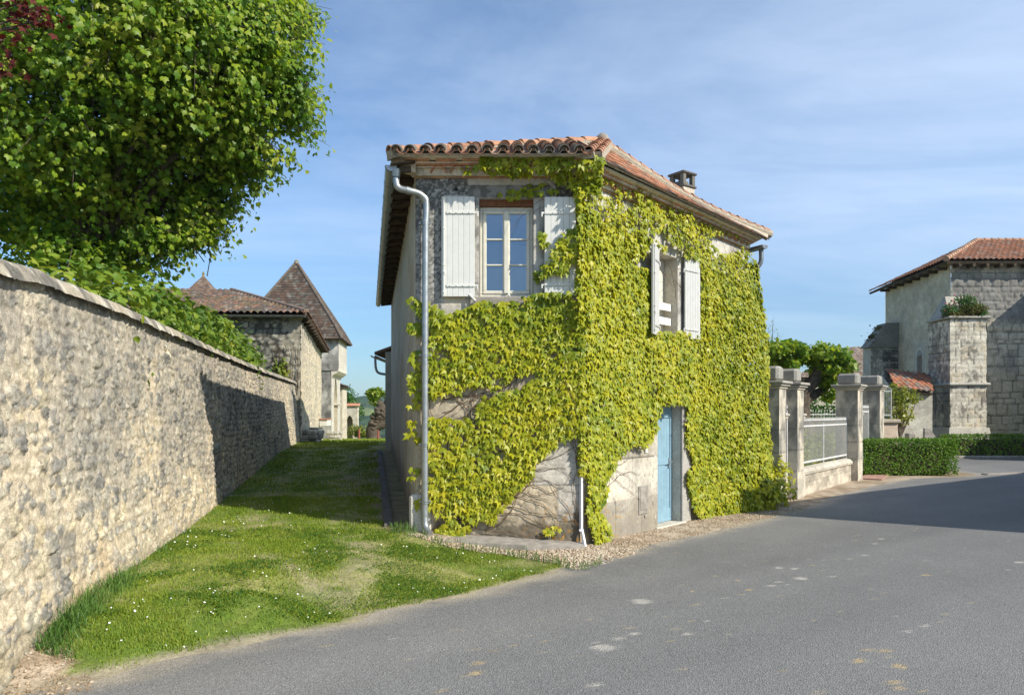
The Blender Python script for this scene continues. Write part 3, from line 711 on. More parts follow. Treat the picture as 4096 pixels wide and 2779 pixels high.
HOLE1 = (.877, 1.70, 3.45, 4.803)
us1 = np.arange(0, WF1 + .001, .0174); us1[-1] = WF1
panel('street_wall', (A[0], A[1], 0), (1, 0, 0), (0, 0, 1), us1, np.arange(0, 5.32, .0174), f1fn, M['wall'], hs, [HOLE1], (0, -1, 0))
def f2fn(u, v):
    n1 = fbm(u * 2.2, v * 2.2, 4, 121); n2 = fbm(u * 9, v * 9, 4, 122); n3 = fbm(u * 24, v * 24, 4, 123)
    d = .005 * (n3 - .5)
    c = mixc(lin((.41, .37, .305)), lin((.50, .46, .385)), sstep(.35, .65, n1))
    zs = [.55, 1.16, 1.72, 2.3]; rows = np.searchsorted(zs, v)
    j = np.zeros(u.shape)
    for r in range(5):
        xs = np.arange(.15 + .37 * (r % 2) + .1 * r, 6, .74); j = np.maximum(j, blockjoint(u, v, xs, []) * (rows == r))
    j = np.maximum(j, blockjoint(u, v, [], zs)) * (v < 2.6)
    tone = np.take(np.array([.74, 1.06, .86, .98, 1.0]), rows % 5) * (.80 + .36 * vnoise(np.floor((u + .37 * rows) / .74) * 3.1, rows * 2.7, 9)); c = c * np.where(v < 2.6, tone, 1.)[..., None]
    c = c * (1 - .72 * j[..., None]); d = d - .012 * j; c = c * (.80 + .40 * fbm(u * 30, v * 30, 4, 127)[..., None]); pit = sstep(.66, .72, fbm(u * 20, v * 20, 4, 128)); c = c * (1 - .35 * pit[..., None]); d = d - .006 * pit
    upg = sstep(2.6, 3.2, v); grey = mixc(lin((.50, .48, .44)), lin((.22, .215, .205)), sstep(.45, .66, n2 * .6 + n1 * .4))
    c = mixc(c, grey, upg * .85)
    ft = sstep(.62, .15, v + .25 * (n2 - .5)); c = mixc(c, lin((.25, .22, .17)), ft * .6)
    c = mixc(c, lin((.45, .26, .06)), sstep(.60, .70, n3) * sstep(1.0, .3, v) * sstep(1.6, .4, u) * .8)
    stn = sstep(.52, .7, fbm(u * 3, v * 1.5, 4, 125)); c = mixc(c, lin((.20, .18, .16)), stn * .35)
    dj = ((u > 2.89) & (u < 3.35) & (v < 2.1)) * sstep(.42, .6, n2 + .1 * (1 - np.clip(v, 0, 1))); c = mixc(c, lin((.13, .125, .12)), dj * .75)
    bl = ((u > 1.55) & (u < 2.1) & (v > 3.0) & (v < 4.2)) * sstep(.40, .55, n2); c = mixc(c, lin((.16, .16, .16)), bl * .6)
    return d, c
HOLE2 = (2.02, 2.78, 3.09, 4.42); HOLE3 = (2.12, 2.89, .03, 1.95)
us2 = np.concatenate([np.arange(0, 3.6, .019), np.arange(3.6, WF2, .028)]); us2[-1] = WF2
panel('road_wall', (C[0], C[1], 0), (E2[0], E2[1], 0), (0, 0, 1), us2, np.arange(0, 5.32, .02), f2fn, M['wall'], hs, [HOLE2, HOLE3], (N2[0], N2[1], 0))
def f3fn(u, v):
    n1 = fbm(u * 1.2, v * 1.2, 4, 131); n2 = fbm(u * 7, v * 3, 4, 132)
    c = mixc(lin((.40, .34, .25)), lin((.46, .42, .35)), sstep(.35, .65, n1)); c = c * (.8 + .4 * n2[..., None])
    c = mixc(c, lin((.55, .50, .42)), sstep(.5, .3, u) * .5)
    c = mixc(c, lin((.50, .48, .44)), sstep(.03, .01, np.abs(u - 1.15 - .05 * v)) * (v > 2.2) * (v < 3.4) * .6)
    c = mixc(c, lin((.12, .10, .08)), sstep(.9, .3, v + .4 * (n2 - .5) - .04 * u) * .7)
    return .012 * (n2 - .5), c
HW3 = np.array([-.194, 1.0]); l3 = np.hypot(*HW3); HW3 = HW3 / l3
us3 = np.concatenate([np.arange(0, 4, .03), np.arange(4, 12.6, .09)])
panel('lane_wall', (A[0], A[1], 0), (HW3[0], HW3[1], 0), (0, 0, 1), us3, np.arange(0, 5.25, .05), f3fn, M['wall'], hs, (), (-HW3[1], HW3[0], 0))
D = C + E2 * WF2; B3 = A + HW3 * us3[-1]; BK = np.array([3.6, 22.0])
mb = MB()
for a, b in ((D, BK), (BK, B3)):
    mb.poly([(*a, 0), (*b, 0), (*b, 5.3), (*a, 5.3)], (.42, .38, .31))
mb.build('back_wall', M['wall'], hs)
def f1p(u, z, d=0): return Vector((A[0] + u, A[1] + d, z))
def f2p(u, z, d=0): return Vector((C[0] + E2[0] * u - N2[0] * d, C[1] + E2[1] * u - N2[1] * d, z))
e2 = Vector((E2[0], E2[1], 0)); n2 = Vector((N2[0], N2[1], 0)); UP = Vector((0, 0, 1)); EX = Vector((1, 0, 0)); EY = Vector((0, 1, 0))
# reveals and sills
mb = MB(); h = HOLE1; st = (.45, .43, .39)
mb.obox(f1p(h[0] - .10, h[2], .004), EX * .098, EY * .30, UP * (h[3] - h[2]), st); mb.obox(f1p(h[1] - .072, h[2], .006), EX * .17, EY * .30, UP * (h[3] - h[2]), st)
mb.obox(f1p(h[0] - .1, h[3] - .004, .008), EX * 1.02, EY * .30, UP * .1, (.3, .27, .23))
mb.build('window_reveal', M['wall'], hs)
mb = MB(); mb.bbox(f1p(h[0] - .13, h[2] - .125, -.035), EX * 1.09, EY * .3, UP * .12, .012, (.30, .27, .23)); mb.build('window_sill', M['ashlar'], hs)
mb = MB(); h = HOLE2; st = (.50, .46, .38)
mb.obox(f2p(h[1] + .001, h[2], .004), e2 * .1, -n2 * .34, UP * (h[3] - h[2]), st); mb.obox(f2p(h[0] - .101, h[2], .004), e2 * .1, -n2 * .34, UP * (h[3] - h[2]), st)
mb.obox(f2p(h[0] - .1, h[3] + .001, .006), e2 * .96, -n2 * .34, UP * .1, st); mb.obox(f2p(h[0] - .1, h[2] - .1, .006), e2 * .96, -n2 * .34, UP * .099, st)
mb.build('window_reveal', M['ashlar'], hs); mb = MB()
h = HOLE3
mb.obox(f2p(h[1] + .001, h[2], .004), e2 * .1, -n2 * .34, UP * (h[3] - h[2]), (.46, .43, .37)); mb.obox(f2p(h[0] - .101, h[2], .004), e2 * .1, -n2 * .34, UP * (h[3] - h[2]), st)
mb.obox(f2p(h[0] - .1, h[3] + .001, .006), e2 * .98, -n2 * .34, UP * .1, st)
mb.build('door_reveal', M['ashlar'], hs)
mb = MB(); mb.bbox(f2p(2.02, -.1, -.06), e2 * .97, -n2 * .32, UP * .128, .015, (.48, .44, .37)); mb.build('doorstep', M['ashlar'], hs)
mb = MB(); mb.bbox(f2p(2.89, .0, -.035), e2 * .30, -n2 * .035, UP * 2.05, .015, (.36, .34, .31)); mb.build('door_jamb', M['ashlar'], hs)

# first-floor casement window facing the street
h = HOLE1; dz = .11
win = MB(); fx0, fx1 = h[0], h[1] - .073; z0, z1 = h[2], h[3]
wb = MB(); wb.obox(f1p(fx0, z1 - .09, dz - .05), EX * (fx1 - fx0), EY * .06, UP * .088); wb.build('timber_lintel', M['brownwood'], hs)
z1 -= .092
def bars(mb, P, eu, ed, x0, x1, z0, z1, w, dep, bev=.008):
    mb.bbox(P(x0, z0), eu * (x1 - x0), ed * dep, UP * w, bev); mb.bbox(P(x0, z1 - w), eu * (x1 - x0), ed * dep, UP * w, bev)
    mb.bbox(P(x0, z0 + w), eu * w, ed * dep, UP * (z1 - z0 - 2 * w), bev); mb.bbox(P(x1 - w, z0 + w), eu * w, ed * dep, UP * (z1 - z0 - 2 * w), bev)
bars(win, lambda x, z: f1p(x, z, dz), EX, EY, fx0 + .003, fx1 - .003, z0 + .003, z1, .045, .06)
wf = win.build('window', M['cream'], hs)
mid = (fx0 + fx1) / 2
for k, (a, b) in enumerate(((fx0 + .049, mid - .001), (mid + .001, fx1 - .049))):
    m = MB(); bars(m, lambda x, z: f1p(x, z, dz - .012), EX, EY, a, b, z0 + .05, z1 - .046, .048, .05)
    hh = (z1 - .046 - z0 - .05 - .096) / 3
    for q in (1, 2): m.bbox(f1p(a + .048, z0 + .05 + .048 + hh * q - .011, dz - .01), EX * (b - a - .096), EY * .03, UP * .022, .005)
    if k == 1: m.bbox(f1p(mid - .035, z0 + .055, dz - .030), EX * .07, EY * .02, UP * (z1 - z0 - .11), .007)
    m.build('casement', M['cream'], wf)
    g = MB(); g.obox(f1p(a + .045, z0 + .09, dz + .018), EX * (b - a - .09), EY * .006, UP * (z1 - z0 - .18)); g.build('pane', M['glass'], wf)
# louvred white shutters: board panels with straps, bolts and hinges
def shutter(name, P, eu, en, w, hgt, nb, hinge, bolt, mat, parent):
    """P origin lower corner on the wall side, eu width, en outward"""
    m = MB(); bw_ = w / nb
    for i in range(nb): m.bbox(P + eu * (i * bw_ + .0012), eu * (bw_ - .0024), en * .03, UP * hgt, .0035)
    s = m.build(name, mat, parent)
    for zz in (.13, hgt - .24):
        m = MB()
        m.bbox(P + eu * (.07 if hinge > 0 else .0) + UP * zz + en * .031, eu * (w - .07), en * .012, UP * .035, .004)
        for q in range(4):
            c = P + eu * (.12 + q * (w - .17) / 3.2) + UP * (zz + .0175) + en * .043
            m.bbox(c - eu * .006 - UP * .006, eu * .012, en * .012, UP * .012, .003)
        x = w if hinge > 0 else -.045
        m.bbox(P + eu * x + UP * (zz + .003) + en * .02, eu * .05, en * .016, UP * .03, .003); m.bbox(P + eu * (x + (.03 if hinge > 0 else .0)) + UP * (zz - .035) + en * .012, eu * .02, en * .028, UP * .065, .004)
        m.build('hinge_strap', mat, s)
    if bolt:
        m = MB(); x = .035 if hinge > 0 else w - .035
        m.tube([P + eu * x + UP * .02 + en * .045, P + eu * x + UP * (hgt - .005) + en * .045], .008, 8)
        for zz in (.05, .33, .42, hgt * .67, hgt - .04): m.bbox(P + eu * (x - .014) + UP * zz + en * .03, eu * .028, en * .028, UP * .022, .004)
        m.tube([P + eu * x + UP * .38 + en * .045, P + eu * (x + .02) + UP * .30 + en * .055], .007, 6)
        m.build('bolt_rod', mat, s)
    return s
shutter('shutter', f1p(.362, 3.44, -.035), EX, -EY, .455, 1.37, 6, 1, True, M['white'], hs)
shutter('shutter', f1p(1.775, 3.455, -.035), EX, -EY, .43, 1.35, 5, -1, False, M['white'], hs)
m = MB(); m.tube([f1p(.74, 3.47, -.06), f1p(.80, 3.41, -.085), f1p(.83, 3.38, -.085)], [.012, .018, .012], 8); m.tube([f1p(.83, 3.385, -.085), f1p(.83, 3.385, 0)], .008, 6); m.build('shutter_catch', M['white'], hs); m = MB()
m.bbox(f1p(1.27, 3.45, -.01), EX * .03, -EY * .03, UP * .05, .006); m.build('shutter_catch', M['white'], hs)
# second window on the road side: open shutters, guard bars and a cream inner board
a1 = math.radians(17); eu = (-e2 * math.cos(a1) + n2 * math.sin(a1)).normalized(); en = (n2 * math.cos(a1) + e2 * math.sin(a1)).normalized()
P0 = f2p(2.03, 3.06, -.05) + eu * .43
sh = shutter('shutter', P0 , -eu, en, .43, 1.385, 6, 1, True, M['grey_white'], hs)
a2 = math.radians(6); eu2 = (e2 * math.cos(a2) + n2 * math.sin(a2)).normalized(); en2 = (n2 * math.cos(a2) - e2 * math.sin(a2)).normalized()
shutter('shutter', f2p(2.90, 3.10, -.05), eu2, en2, .455, 1.365, 6, -1, False, M['grey_white'], hs)
h = HOLE2
m = MB(); m.bbox(f2p(h[0] + .002, h[2] + .002, .25), e2 * .50, -n2 * .035, UP * (h[3] - h[2] - .004), .004); m.bbox(f2p(h[0] + .503, h[2] + .002, .256), e2 * .254, -n2 * .035, UP * (h[3] - h[2] - .004), .004)
m.build('inner_board', M['cream'], hs)
for zz in (3.30, 3.54):
    m = MB(); m.bbox(f2p(h[0] + .002, zz, .115), e2 * (h[1] - h[0] - .004), -n2 * .02, UP * .125, .005); m.build('guard_bar', M['white'], hs)
# blue plank door
h = HOLE3; m = MB(); bars(m, lambda x, z: f2p(x, z, .165), e2, -n2, h[0] + .002, h[1] - .002, h[2], h[3], .05, .06); m.bbox(f2p(h[0] + .052, h[3] - .19, .172), e2 * .666, -n2 * .04, UP * .14, .006)
dr = m.build('door', M['blue'], hs)
m = MB(); n = 7; w = (h[1] - h[0] - .11) / n
for i in range(n): m.bbox(f2p(h[0] + .055 + i * w + .0015, h[2] + .012, .182), e2 * (w - .003), -n2 * .03, UP * (h[3] - h[2] - .21), .004)
for z, hh in ((.06, .19), (.98, .10)): m.bbox(f2p(h[0] + .057, z, .170), e2 * (w * n - .004), -n2 * .012, UP * hh, .004)
m.build('door_leaf', M['blue'], dr)
m = MB(); m.bbox(f2p(h[1] - .115, .92, .155), e2 * .035, -n2 * .018, UP * .17, .004); m.tube([f2p(h[1] - .098, 1.03, .15), f2p(h[1] - .098, 1.03, .10), f2p(h[1] - .20, 1.025, .10)], .008, 8); m.build('handle', M['zinc'], dr)
# hatch and little plate in the road wall
m = MB(); m.bbox(f2p(1.53, .28, -.016), e2 * .27, -n2 * .03, UP * .44, .006); m.bbox(f2p(1.565, .345, -.026), e2 * .20, -n2 * .02, UP * .33, .006, (.9, .9, .9)); m.bbox(f2p(1.70, .22, -.02), e2 * .05, -n2 * .02, UP * .04, .004)
m.build('meter_hatch', M['concrete'], hs)
m = MB(); m.bbox(f2p(1.72, 1.22, -.018), e2 * .075, -n2 * .02, UP * .15, .004); m.build('wall_plate', M['cream'], hs)
# plastic cable cover at the corner
m = MB(); c0 = f1p(WF1 + .012, 0, -.03)
m.tube([c0 + UP * 1.1, c0 + UP * .24, c0 + Vector((.012, -.03, .20)), c0 + Vector((.045, -.07, .02))], .024, 4); m.bbox(c0 + Vector((-.032, -.03, .22)), EX * .064, EY * .06, UP * .03, .005); m.build('cable_cover', M['pvc'], hs)
# concrete footing slab along the street wall
m = MB()
for a, b, za, zb in ((-.30, .55, .19, .155), (.55, 1.5, .155, .10), (1.5, WF1 + .03, .10, .05)):
    y0 = -.42 if a < 0 else -.44; y1 = -.44 if b < WF1 else -.20
    m.hexa([f1p(a, -.12, y0), f1p(b, -.12, y1), f1p(b, -.12, .05), f1p(a, -.12, .05), f1p(a, za, y0), f1p(b, zb, y1), f1p(b, zb + .02, .05), f1p(a, za + .02, .05)])
m.build('footing_slab', M['concrete'], hs)
m = MB(); m.bbox(f1p(-.085, .0, -.05), EX * .30, EY * .35, UP * .72, .03, (.55, .52, .46)); m.build('corner_stone', M['ashlar'], hs)
m = MB()
for i in range(12):
    p = A + HW3 * (i * 1.02 + .25); q = A + HW3 * (i * 1.02 + 1.22); nn = np.array([-HW3[1], HW3[0]])
    g0 = float(gz(*(p + nn * .4))) ; m.hexa([(*(p + nn * .42), g0 - .2), (*(q + nn * .42), g0 - .2), (*(q + nn * .30), g0 - .2), (*(p + nn * .30), g0 - .2), (*(p + nn * .42), g0 + .05), (*(q + nn * .42), g0 + .09), (*(q + nn * .30), g0 + .09), (*(p + nn * .30), g0 + .05)])
m.build('drain_edging', M['dark_concrete'], hs)

# ---- cornice of two rows of tiles under the eaves
def cornice(name, P, eu, eo, L, parent, k=1.):
    m = MB(); mort = (.58, .51, .40)
    red = lambda: (.33 + .14 * rng.random(), .19 + .05 * rng.random(), .12)
    x = -.02
    while x < L - .03: w = rng.uniform(.2, .3); m.bbox(P(x, 5.095, .01), eu * (min(w, L - x) - .006), eo * .045 * k, UP * .020, .004, red()); x += w
    m.obox(P(-.05, 5.118, .0), eu * (L + .05), eo * .085 * k, UP * .088, mort)
    x = .20
    while x < L - .24:
        m.arc(P(x + .13, 5.118, .07 * k), P(x + .13, 5.118, .155 * k), eu, UP, .120, .114, .015, R(14), R(166), 10, red()); x += .262
    m.obox(P(-.06, 5.207, .0), eu * (L + .06), eo * .15 * k, UP * .014, mort); x = -.09
    while x < L - .05: w = rng.uniform(.16, .30); m.bbox(P(x, 5.222 + rng.uniform(0, .004), .02), eu * (min(w, L - x) - .008), eo * rng.uniform(.175, .19) * k, UP * .020, .004, red()); x += w
    m.obox(P(-.09, 5.243, .0), eu * (L + .09), eo * .205 * k, UP * .022, (.60, .52, .41)); x = -.11
    while x < L - .05:
        w = rng.uniform(.18, .34); m.bbox(P(x, 5.266 + rng.uniform(0, .006), .02), eu * (min(w, L - x) - .01), eo * rng.uniform(.23, .255) * k, UP * .022, .004, tuple(np.array(red()) * 1.15)); x += w * rng.uniform(1, 1.25)
    return m.build(name, M['tile'], parent)
cornice('cornice', lambda x, z, d: f1p(x, z - .022, -d + .01), EX, -EY, WF1 + .03, hs)
cornice('cornice', lambda x, z, d: f2p(x, z - .065, -d + .01), e2, n2, WF2 - .02, hs, .8)

# ---- roof
m = MB()
m.prism([f1p(-.12, 5.262, -.02), f1p(-.12, 5.266, -.335), f1p(-.12, 5.285, -.335), f1p(-.12, 5.40, -.02)], EX * (WF1 + .2), (.56, .49, .385)); m.build('soffit', M['tile'], hs); m = MB()
m.prism([f2p(-.1, 5.17, -.02), f2p(-.1, 5.222, -.25), f2p(-.1, 5.25, -.25), f2p(-.1, 5.36, -.02)], e2 * (WF2 + .05), (.54, .47, .37)); m.build('soffit', M['tile'], hs)
O2 = Vector((C[0], C[1], 0)) + n2 * .30
YE = 9.60; ZE = 5.275
def o2(s, w, z=0): p = O2 + e2 * s - n2 * w; return Vector((p.x, p.y, z))
PK = at(1367 * 1.7625, 327 * 1.7625, 12.0)
A1 = Vector((-1.66, YE, ZE)); C1 = Vector((1.01, YE, ZE)); D1 = o2(5.87, 0, 5.25); D3 = Vector((5.28, 14.92, 5.54)); RB = Vector((-.6, 21.6, 6.3)); E1 = Vector((-4.16, 22.45, 5.22)); A3 = Vector((-1.62, 9.74, 5.325)); BR = Vector((3.9, 22.2, 5.3))
m = MB(); tcol = (.42, .36, .28)
def slab(pts, th=.05):
    pts = [Vector(p) for p in pts]; n = (pts[1] - pts[0]).cross(pts[2] - pts[0]).normalized()
    if n.z < 0: n = -n
    m.prism([p - n * th for p in pts], n * (th - .004), tcol)
slab([A3, PK, RB]); slab([A3, RB, E1]); MD = PK.lerp(D3, .48) - UP * .15; slab([PK, MD, BR]); slab([MD, D3, BR]); slab([PK, BR, RB]); slab([E1, RB, BR])
rz = Vector((0, .10, .042)); slab([A1 + rz, C1 + rz, PK], .03); slab([A1 + rz, PK, A3], .03); slab([C1, D1, MD], .03); slab([C1, MD, PK], .03); slab([D1, D3, MD], .03)
rf = m.build('roof', M['tile'], hs)
def tcolr():
    r = rng.random(); b = rng.uniform(.75, 1.2)
    c = (.29, .145, .085) if r < .42 else ((.20, .12, .085) if r < .74 else ((.16, .14, .115) if r < .93 else (.36, .235, .16)))
    return tuple(x * b * .86 for x in c)
# barrel tiles on the narrow front slope
m = MB(); sl1 = (PK.z - ZE) / (PK.y - YE); upv = Vector((0, 1, sl1)).normalized(); nv = Vector((0, -sl1, 1)).normalized()
def ytop(x):
    t = (x - A3.x) / (PK.x - A3.x); y = A3.y + t * (PK.y - A3.y)
    if x > C1.x: return YE
    return y
x = A1.x + .12; k = 0
while x < C1.x + .02:
    L = (min(ytop(x), YE + 2.3) - YE) * 1.08 + .1; s = -.03
    jx = rng.normal() * .008
    while s < L - .22:
        p = Vector((x + jx + rng.normal() * .006, YE, ZE)) + upv * s; g = (.16, .14, .12) if s < .02 else tcolr()
        m.arc(p + nv * (.042 + rng.normal() * .004), p + upv * .42 + nv * .032, EX, nv, .078, .064, .014, R(4), R(176), 10, g)
        q = Vector((x + .1, YE, ZE)) + upv * (s - .02)
        m.arc(q + nv * .075, q + upv * .42 + nv * .085, EX, -nv, .082, .072, .013, R(6), R(174), 8, tcolr())
        s += .30
    if k % 1 == 0: m.add([Vector((x + .075 * math.cos(t), YE + .03, ZE + .045 + .07 * math.sin(t))) for t in np.linspace(0, math.pi, 9)], [tuple(range(9))], (.40, .34, .27))
    x += .2025; k += 1
m.build('barrel_tiles', M['tile'], rf, True)
m = MB(); m.obox((A1.x + .05, YE + .05, ZE - .005), (C1.x - A1.x - .02, 0, 0), (0, .3, .0), (0, 0, .03), (.54, .48, .38)); m.build('eave_mortar', M['tile'], rf)
# flat tiles on the road slope
slw = (PK.z - D1.z - .02) / 1.194; wv = (-n2 + UP * slw).normalized(); nw = (n2 * slw + UP).normalized()
m = MB(); ex_l = .115; L = 1.194 * math.sqrt(1 + slw * slw)
top0, top1 = (1.874, L), (6.53, .254 * math.sqrt(1 + slw * slw))
w = -.03; row = 0
while w < L - .05:
    t = max(w, 0)
    s0 = -.242 + (1.874 + .242) * t / L; s1 = 6.53 - (6.53 - 1.874) * (t - top1[1]) / (L - top1[1]) if t > top1[1] else 5.87 + .66 * t / top1[1]
    s = s0 + (row % 2) * .085
    while s < s1 - .03:
        z0 = 5.262 + (5.235 - 5.262) * (s / 5.87)
        wm = L * (s + .242) / 2.116 if s < 1.874 else L + (top1[1] - L) * (s - 1.874) / (6.53 - 1.874)
        p = o2(s, 0, z0) + wv * w + nw * (.022 + rng.normal() * .0035) - UP * (.15 * math.sin(math.pi * min(1, max(0, (s - 1.4) / 5.1))) * min(1, max(0, w / max(wm, .05))))
        c = tcolr()
        if fbm(s * .9, w * 1.4, 3, 141) > .53 and rng.random() < .8: c = tuple(np.array((.37, .175, .10)) * rng.uniform(.8, 1.15))
        if w < .03: c = tuple(np.array(c) * .6)
        m.obox(p, e2 * min(.165, s1 - s), (wv * .19 - nw * .012), nw * .015, c)
        s += .170
    w += ex_l; row += 1
m.build('flat_tiles', M['tile'], rf)
# ridge and hip tiles bedded in mortar
m = MB(); mm = MB()
def ridge(p0, p1, r, up, col, n=None, sag=0):
    p0 = Vector(p0); p1 = Vector(p1); L = (p1 - p0).length; n = n or int(L / .33); d = (p1 - p0).normalized(); side = d.cross(up).normalized(); u2 = side.cross(d)
    for i in range(n):
        a = p0.lerp(p1, i / n); b = p0.lerp(p1, (i + 1.12) / n)
        f = lambda t: -sag * math.sin(math.pi * t)
        a = a + UP * (f(i / n) + rng.normal() * .004); b = b + UP * f(min(1, (i + 1.12) / n))
        m.arc(a + u2 * .0, b - u2 * .012, side, u2, r, r * .86, .016, 0, math.pi, 10, tuple(np.array(col) * rng.uniform(.82, 1.18)))
        if not sag: mm.tube([b - d * .06 - u2 * .03, b + d * .035 - u2 * .03], r * 1.02, 10)
        else: mm.tube([a - u2 * .035, b - u2 * .035], r * 1.05, 10)
    if not sag: mm.prism([p0 + side * r * 1.15 - u2 * .09, p0 - side * r * 1.15 - u2 * .09, p0 - side * r * .8 + u2 * .02, p0 + side * r * .8 + u2 * .02], p1 - p0)
ORG = (.37, .195, .12)
ridge(A3 + Vector((-.02, -.06, .0)), PK + Vector((-.1, -.02, .04)), .088, UP, ORG, 12)
ridge(C1 + Vector((.0, .0, .03)), PK + Vector((0, 0, .05)), .075, UP, ORG, 8)
ridge(C1 + Vector((.14, .10, .045)), PK + Vector((.10, -.02, .03)), .06, UP, (.40, .21, .13), 8)
ridge(PK + Vector((.02, .02, .03)), D3 + Vector((0, 0, .02)), .085, UP, (.30, .17, .115), 17, .15)
m.build('ridge_tiles', M['tile'], rf, True); mm.build('ridge_mortar', M['mortar'], rf)
m = MB(); m.lathe(PK + Vector((0, 0, -.02)), [(.12, 0), (.13, .07), (.10, .14), (.04, .19)], 10, (.24, .21, .17)); m.build('hip_finial', M['tile'], rf, True)
# lane-side eave: boards and rafters
m = MB(); nl = Vector((-HW3[1], HW3[0], 0)); dl = Vector((HW3[0], HW3[1], 0)); a0 = Vector((A[0], A[1], 0))
m.obox(a0 + dl * -.28 + nl * .02 + UP * 5.205, dl * 12.8, nl * .33 - UP * .05, UP * .02)
m.build('eave_boards', M['darkwood'], hs)
for i in range(24):
    m = MB(); m.obox(a0 + dl * (-.2 + i * .54) + nl * .0 + UP * 5.12, dl * .07, nl * .31 - UP * .045, UP * .075); m.build('rafter', M['darkwood'], hs)
m = MB()
m.prism([(-1.30, 9.79, 5.09), (-1.62, 9.79, 5.18), (-1.64, 9.79, 5.34), (-1.30, 9.79, 5.36)], (0, .2, 0), (.45, .36, .26)); m.build('verge_block', M['tile'], hs)
# gutter and downpipe
G0 = Vector((-1.62, 9.72, 5.165)); G1 = Vector((-4.12, 22.35, 5.185)); gd = (G1 - G0).normalized(); gs = gd.cross(UP).normalized()
m = MB(); m.arc(G0, G1, gs, -UP, .078, .078, .004, 0, math.pi, 12); 
for i in range(19): p = G0 + gd * (.05 + i * .68); m.arc(p, p + gd * .03, gs, -UP, .084, .084, .006, -.1, math.pi + .1, 12)
m.add([G0 + gs * (.078 * math.cos(t)) - UP * (.078 * math.sin(t)) for t in np.linspace(0, math.pi, 13)], [tuple(range(13))])
gt = m.build('gutter', M['zinc'], hs, True)
pt = [(1584, 712, 9.78), (1587, 742, 9.78), (1603, 756, 9.79), (1633, 763, 9.81), (1676, 775, 9.86), (1700, 797, 9.89), (1705, 830, 9.90), (1706, 900, 9.90)]
pp = [at(*q) for q in pt]; xb = -1.18; pp[-1].x = xb; pp += [Vector((xb - .005, 9.9, 3.0)), Vector((xb - .012, 9.9, .42)), Vector((xb - .0, 9.88, .31)), Vector((xb + .04, 9.83, .24)), Vector((xb + .075, 9.78, .21))]
def smooth(p, k=5):
    out = []
    for i in range(len(p) - 1):
        a = p[max(i - 1, 0)]; b = p[i]; c = p[i + 1]; d = p[min(i + 2, len(p) - 1)]
        for t in np.linspace(0, 1, k, endpoint=False):
            out.append(.5 * ((2 * b) + (c - a) * t + (2 * a - 5 * b + 4 * c - d) * t * t + (3 * b - a - 3 * c + d) * t ** 3))
    return out + [p[-1]]
m = MB(); m.tube(smooth(pp[:8], 5)[:-1] + pp[7:10] + smooth(pp[9:], 5), .046, 14); m.tube([pp[0] + UP * .01, pp[0] + UP * .11], [.05, .066], 14)
dp = m.build('downpipe', M['zinc'], hs, True)
for z, kk in ((4.42, 1), (2.62, 1), (1.40, 1), (.62, 1)):
    m = MB(); c = Vector((xb - .006, 9.9, z))
    for dz_ in (0, .028): m.tube([c + UP * (dz_ - .008), c + UP * (dz_ + .008)], .054, 14)
    m.tube([c + UP * .014, c + EY * .1 + UP * .014], .008, 6); m.bbox(c + Vector((.05, -.012, .0)), EX * .03, EY * .024, UP * .028, .004); m.bbox(c + Vector((-.08, -.012, .0)), EX * .03, EY * .024, UP * .028, .004)
    m.build('clamp', M['zinc'], dp, True)
for q in (3, 5):
    m = MB(); m.tube([pp[q] - (pp[q + 1] - pp[q - 1]).normalized() * .03, pp[q] + (pp[q + 1] - pp[q - 1]).normalized() * .03], .052, 14); m.build('pipe_collar', M['zinc'], dp, True)
# small dark gutter end and pipe at the far road corner
g0 = o2(5.80, .02, 5.13); gback = Vector((D[0], D[1], 0)); gdir = Vector((-.755 + .2, .656 + .3, 0)).normalized(); s_ = gdir.cross(UP)
m = MB(); m.arc(g0, g0 + gdir * 2.5, s_, -UP, .08, .08, .005, 0, math.pi, 10); m.add([g0 + s_ * (.08 * math.cos(t)) - UP * (.08 * math.sin(t)) for t in np.linspace(0, math.pi, 11)], [tuple(range(11))])
e0 = g0 + gdir * .10 - UP * .07
m.tube(smooth([e0, e0 - UP * .22, e0 - UP * .34 - e2 * .06 + gdir * .05, e0 - UP * .40 - e2 * .16 + gdir * .1, e0 - UP * .50 - e2 * .22 + gdir * .12, e0 - UP * .95 - e2 * .22 + gdir * .12], 5), .045, 12)
m.build('gutter', M['darkzinc'], hs, True)
# chimney
m = MB(); cb = Vector((3.50, 14.9, 0)); cu = Vector((.8, .6, 0)); cw = Vector((-.6, .8, 0)); 
def cbx(a, w, z0, z1, col=(.48, .42, .35), b=.012): m.bbox(cb - cu * w / 2 - cw * w / 2 + UP * z0, cu * w, cw * w, UP * (z1 - z0), b, col)
cbx(0, .36, 5.2, 6.43); cbx(0, .42, 6.435, 6.48, (.13, .12, .11)); cbx(0, .43, 6.70, 6.745, (.11, .105, .095))
for i in (-1, 1):
    for j in (-1, 1): m.bbox(cb + cu * (i * .14 - .045) + cw * (j * .14 - .045) + UP * 6.482, cu * .09, cw * .09, UP * .216, .008, (.15, .14, .12))
m.bbox(cb - cu * .12 - cw * .10 + UP * 6.482, cu * .2, cw * .2, UP * .10, .01, (.2, .18, .16)); m.build('chimney', M['ashlar'], hs)
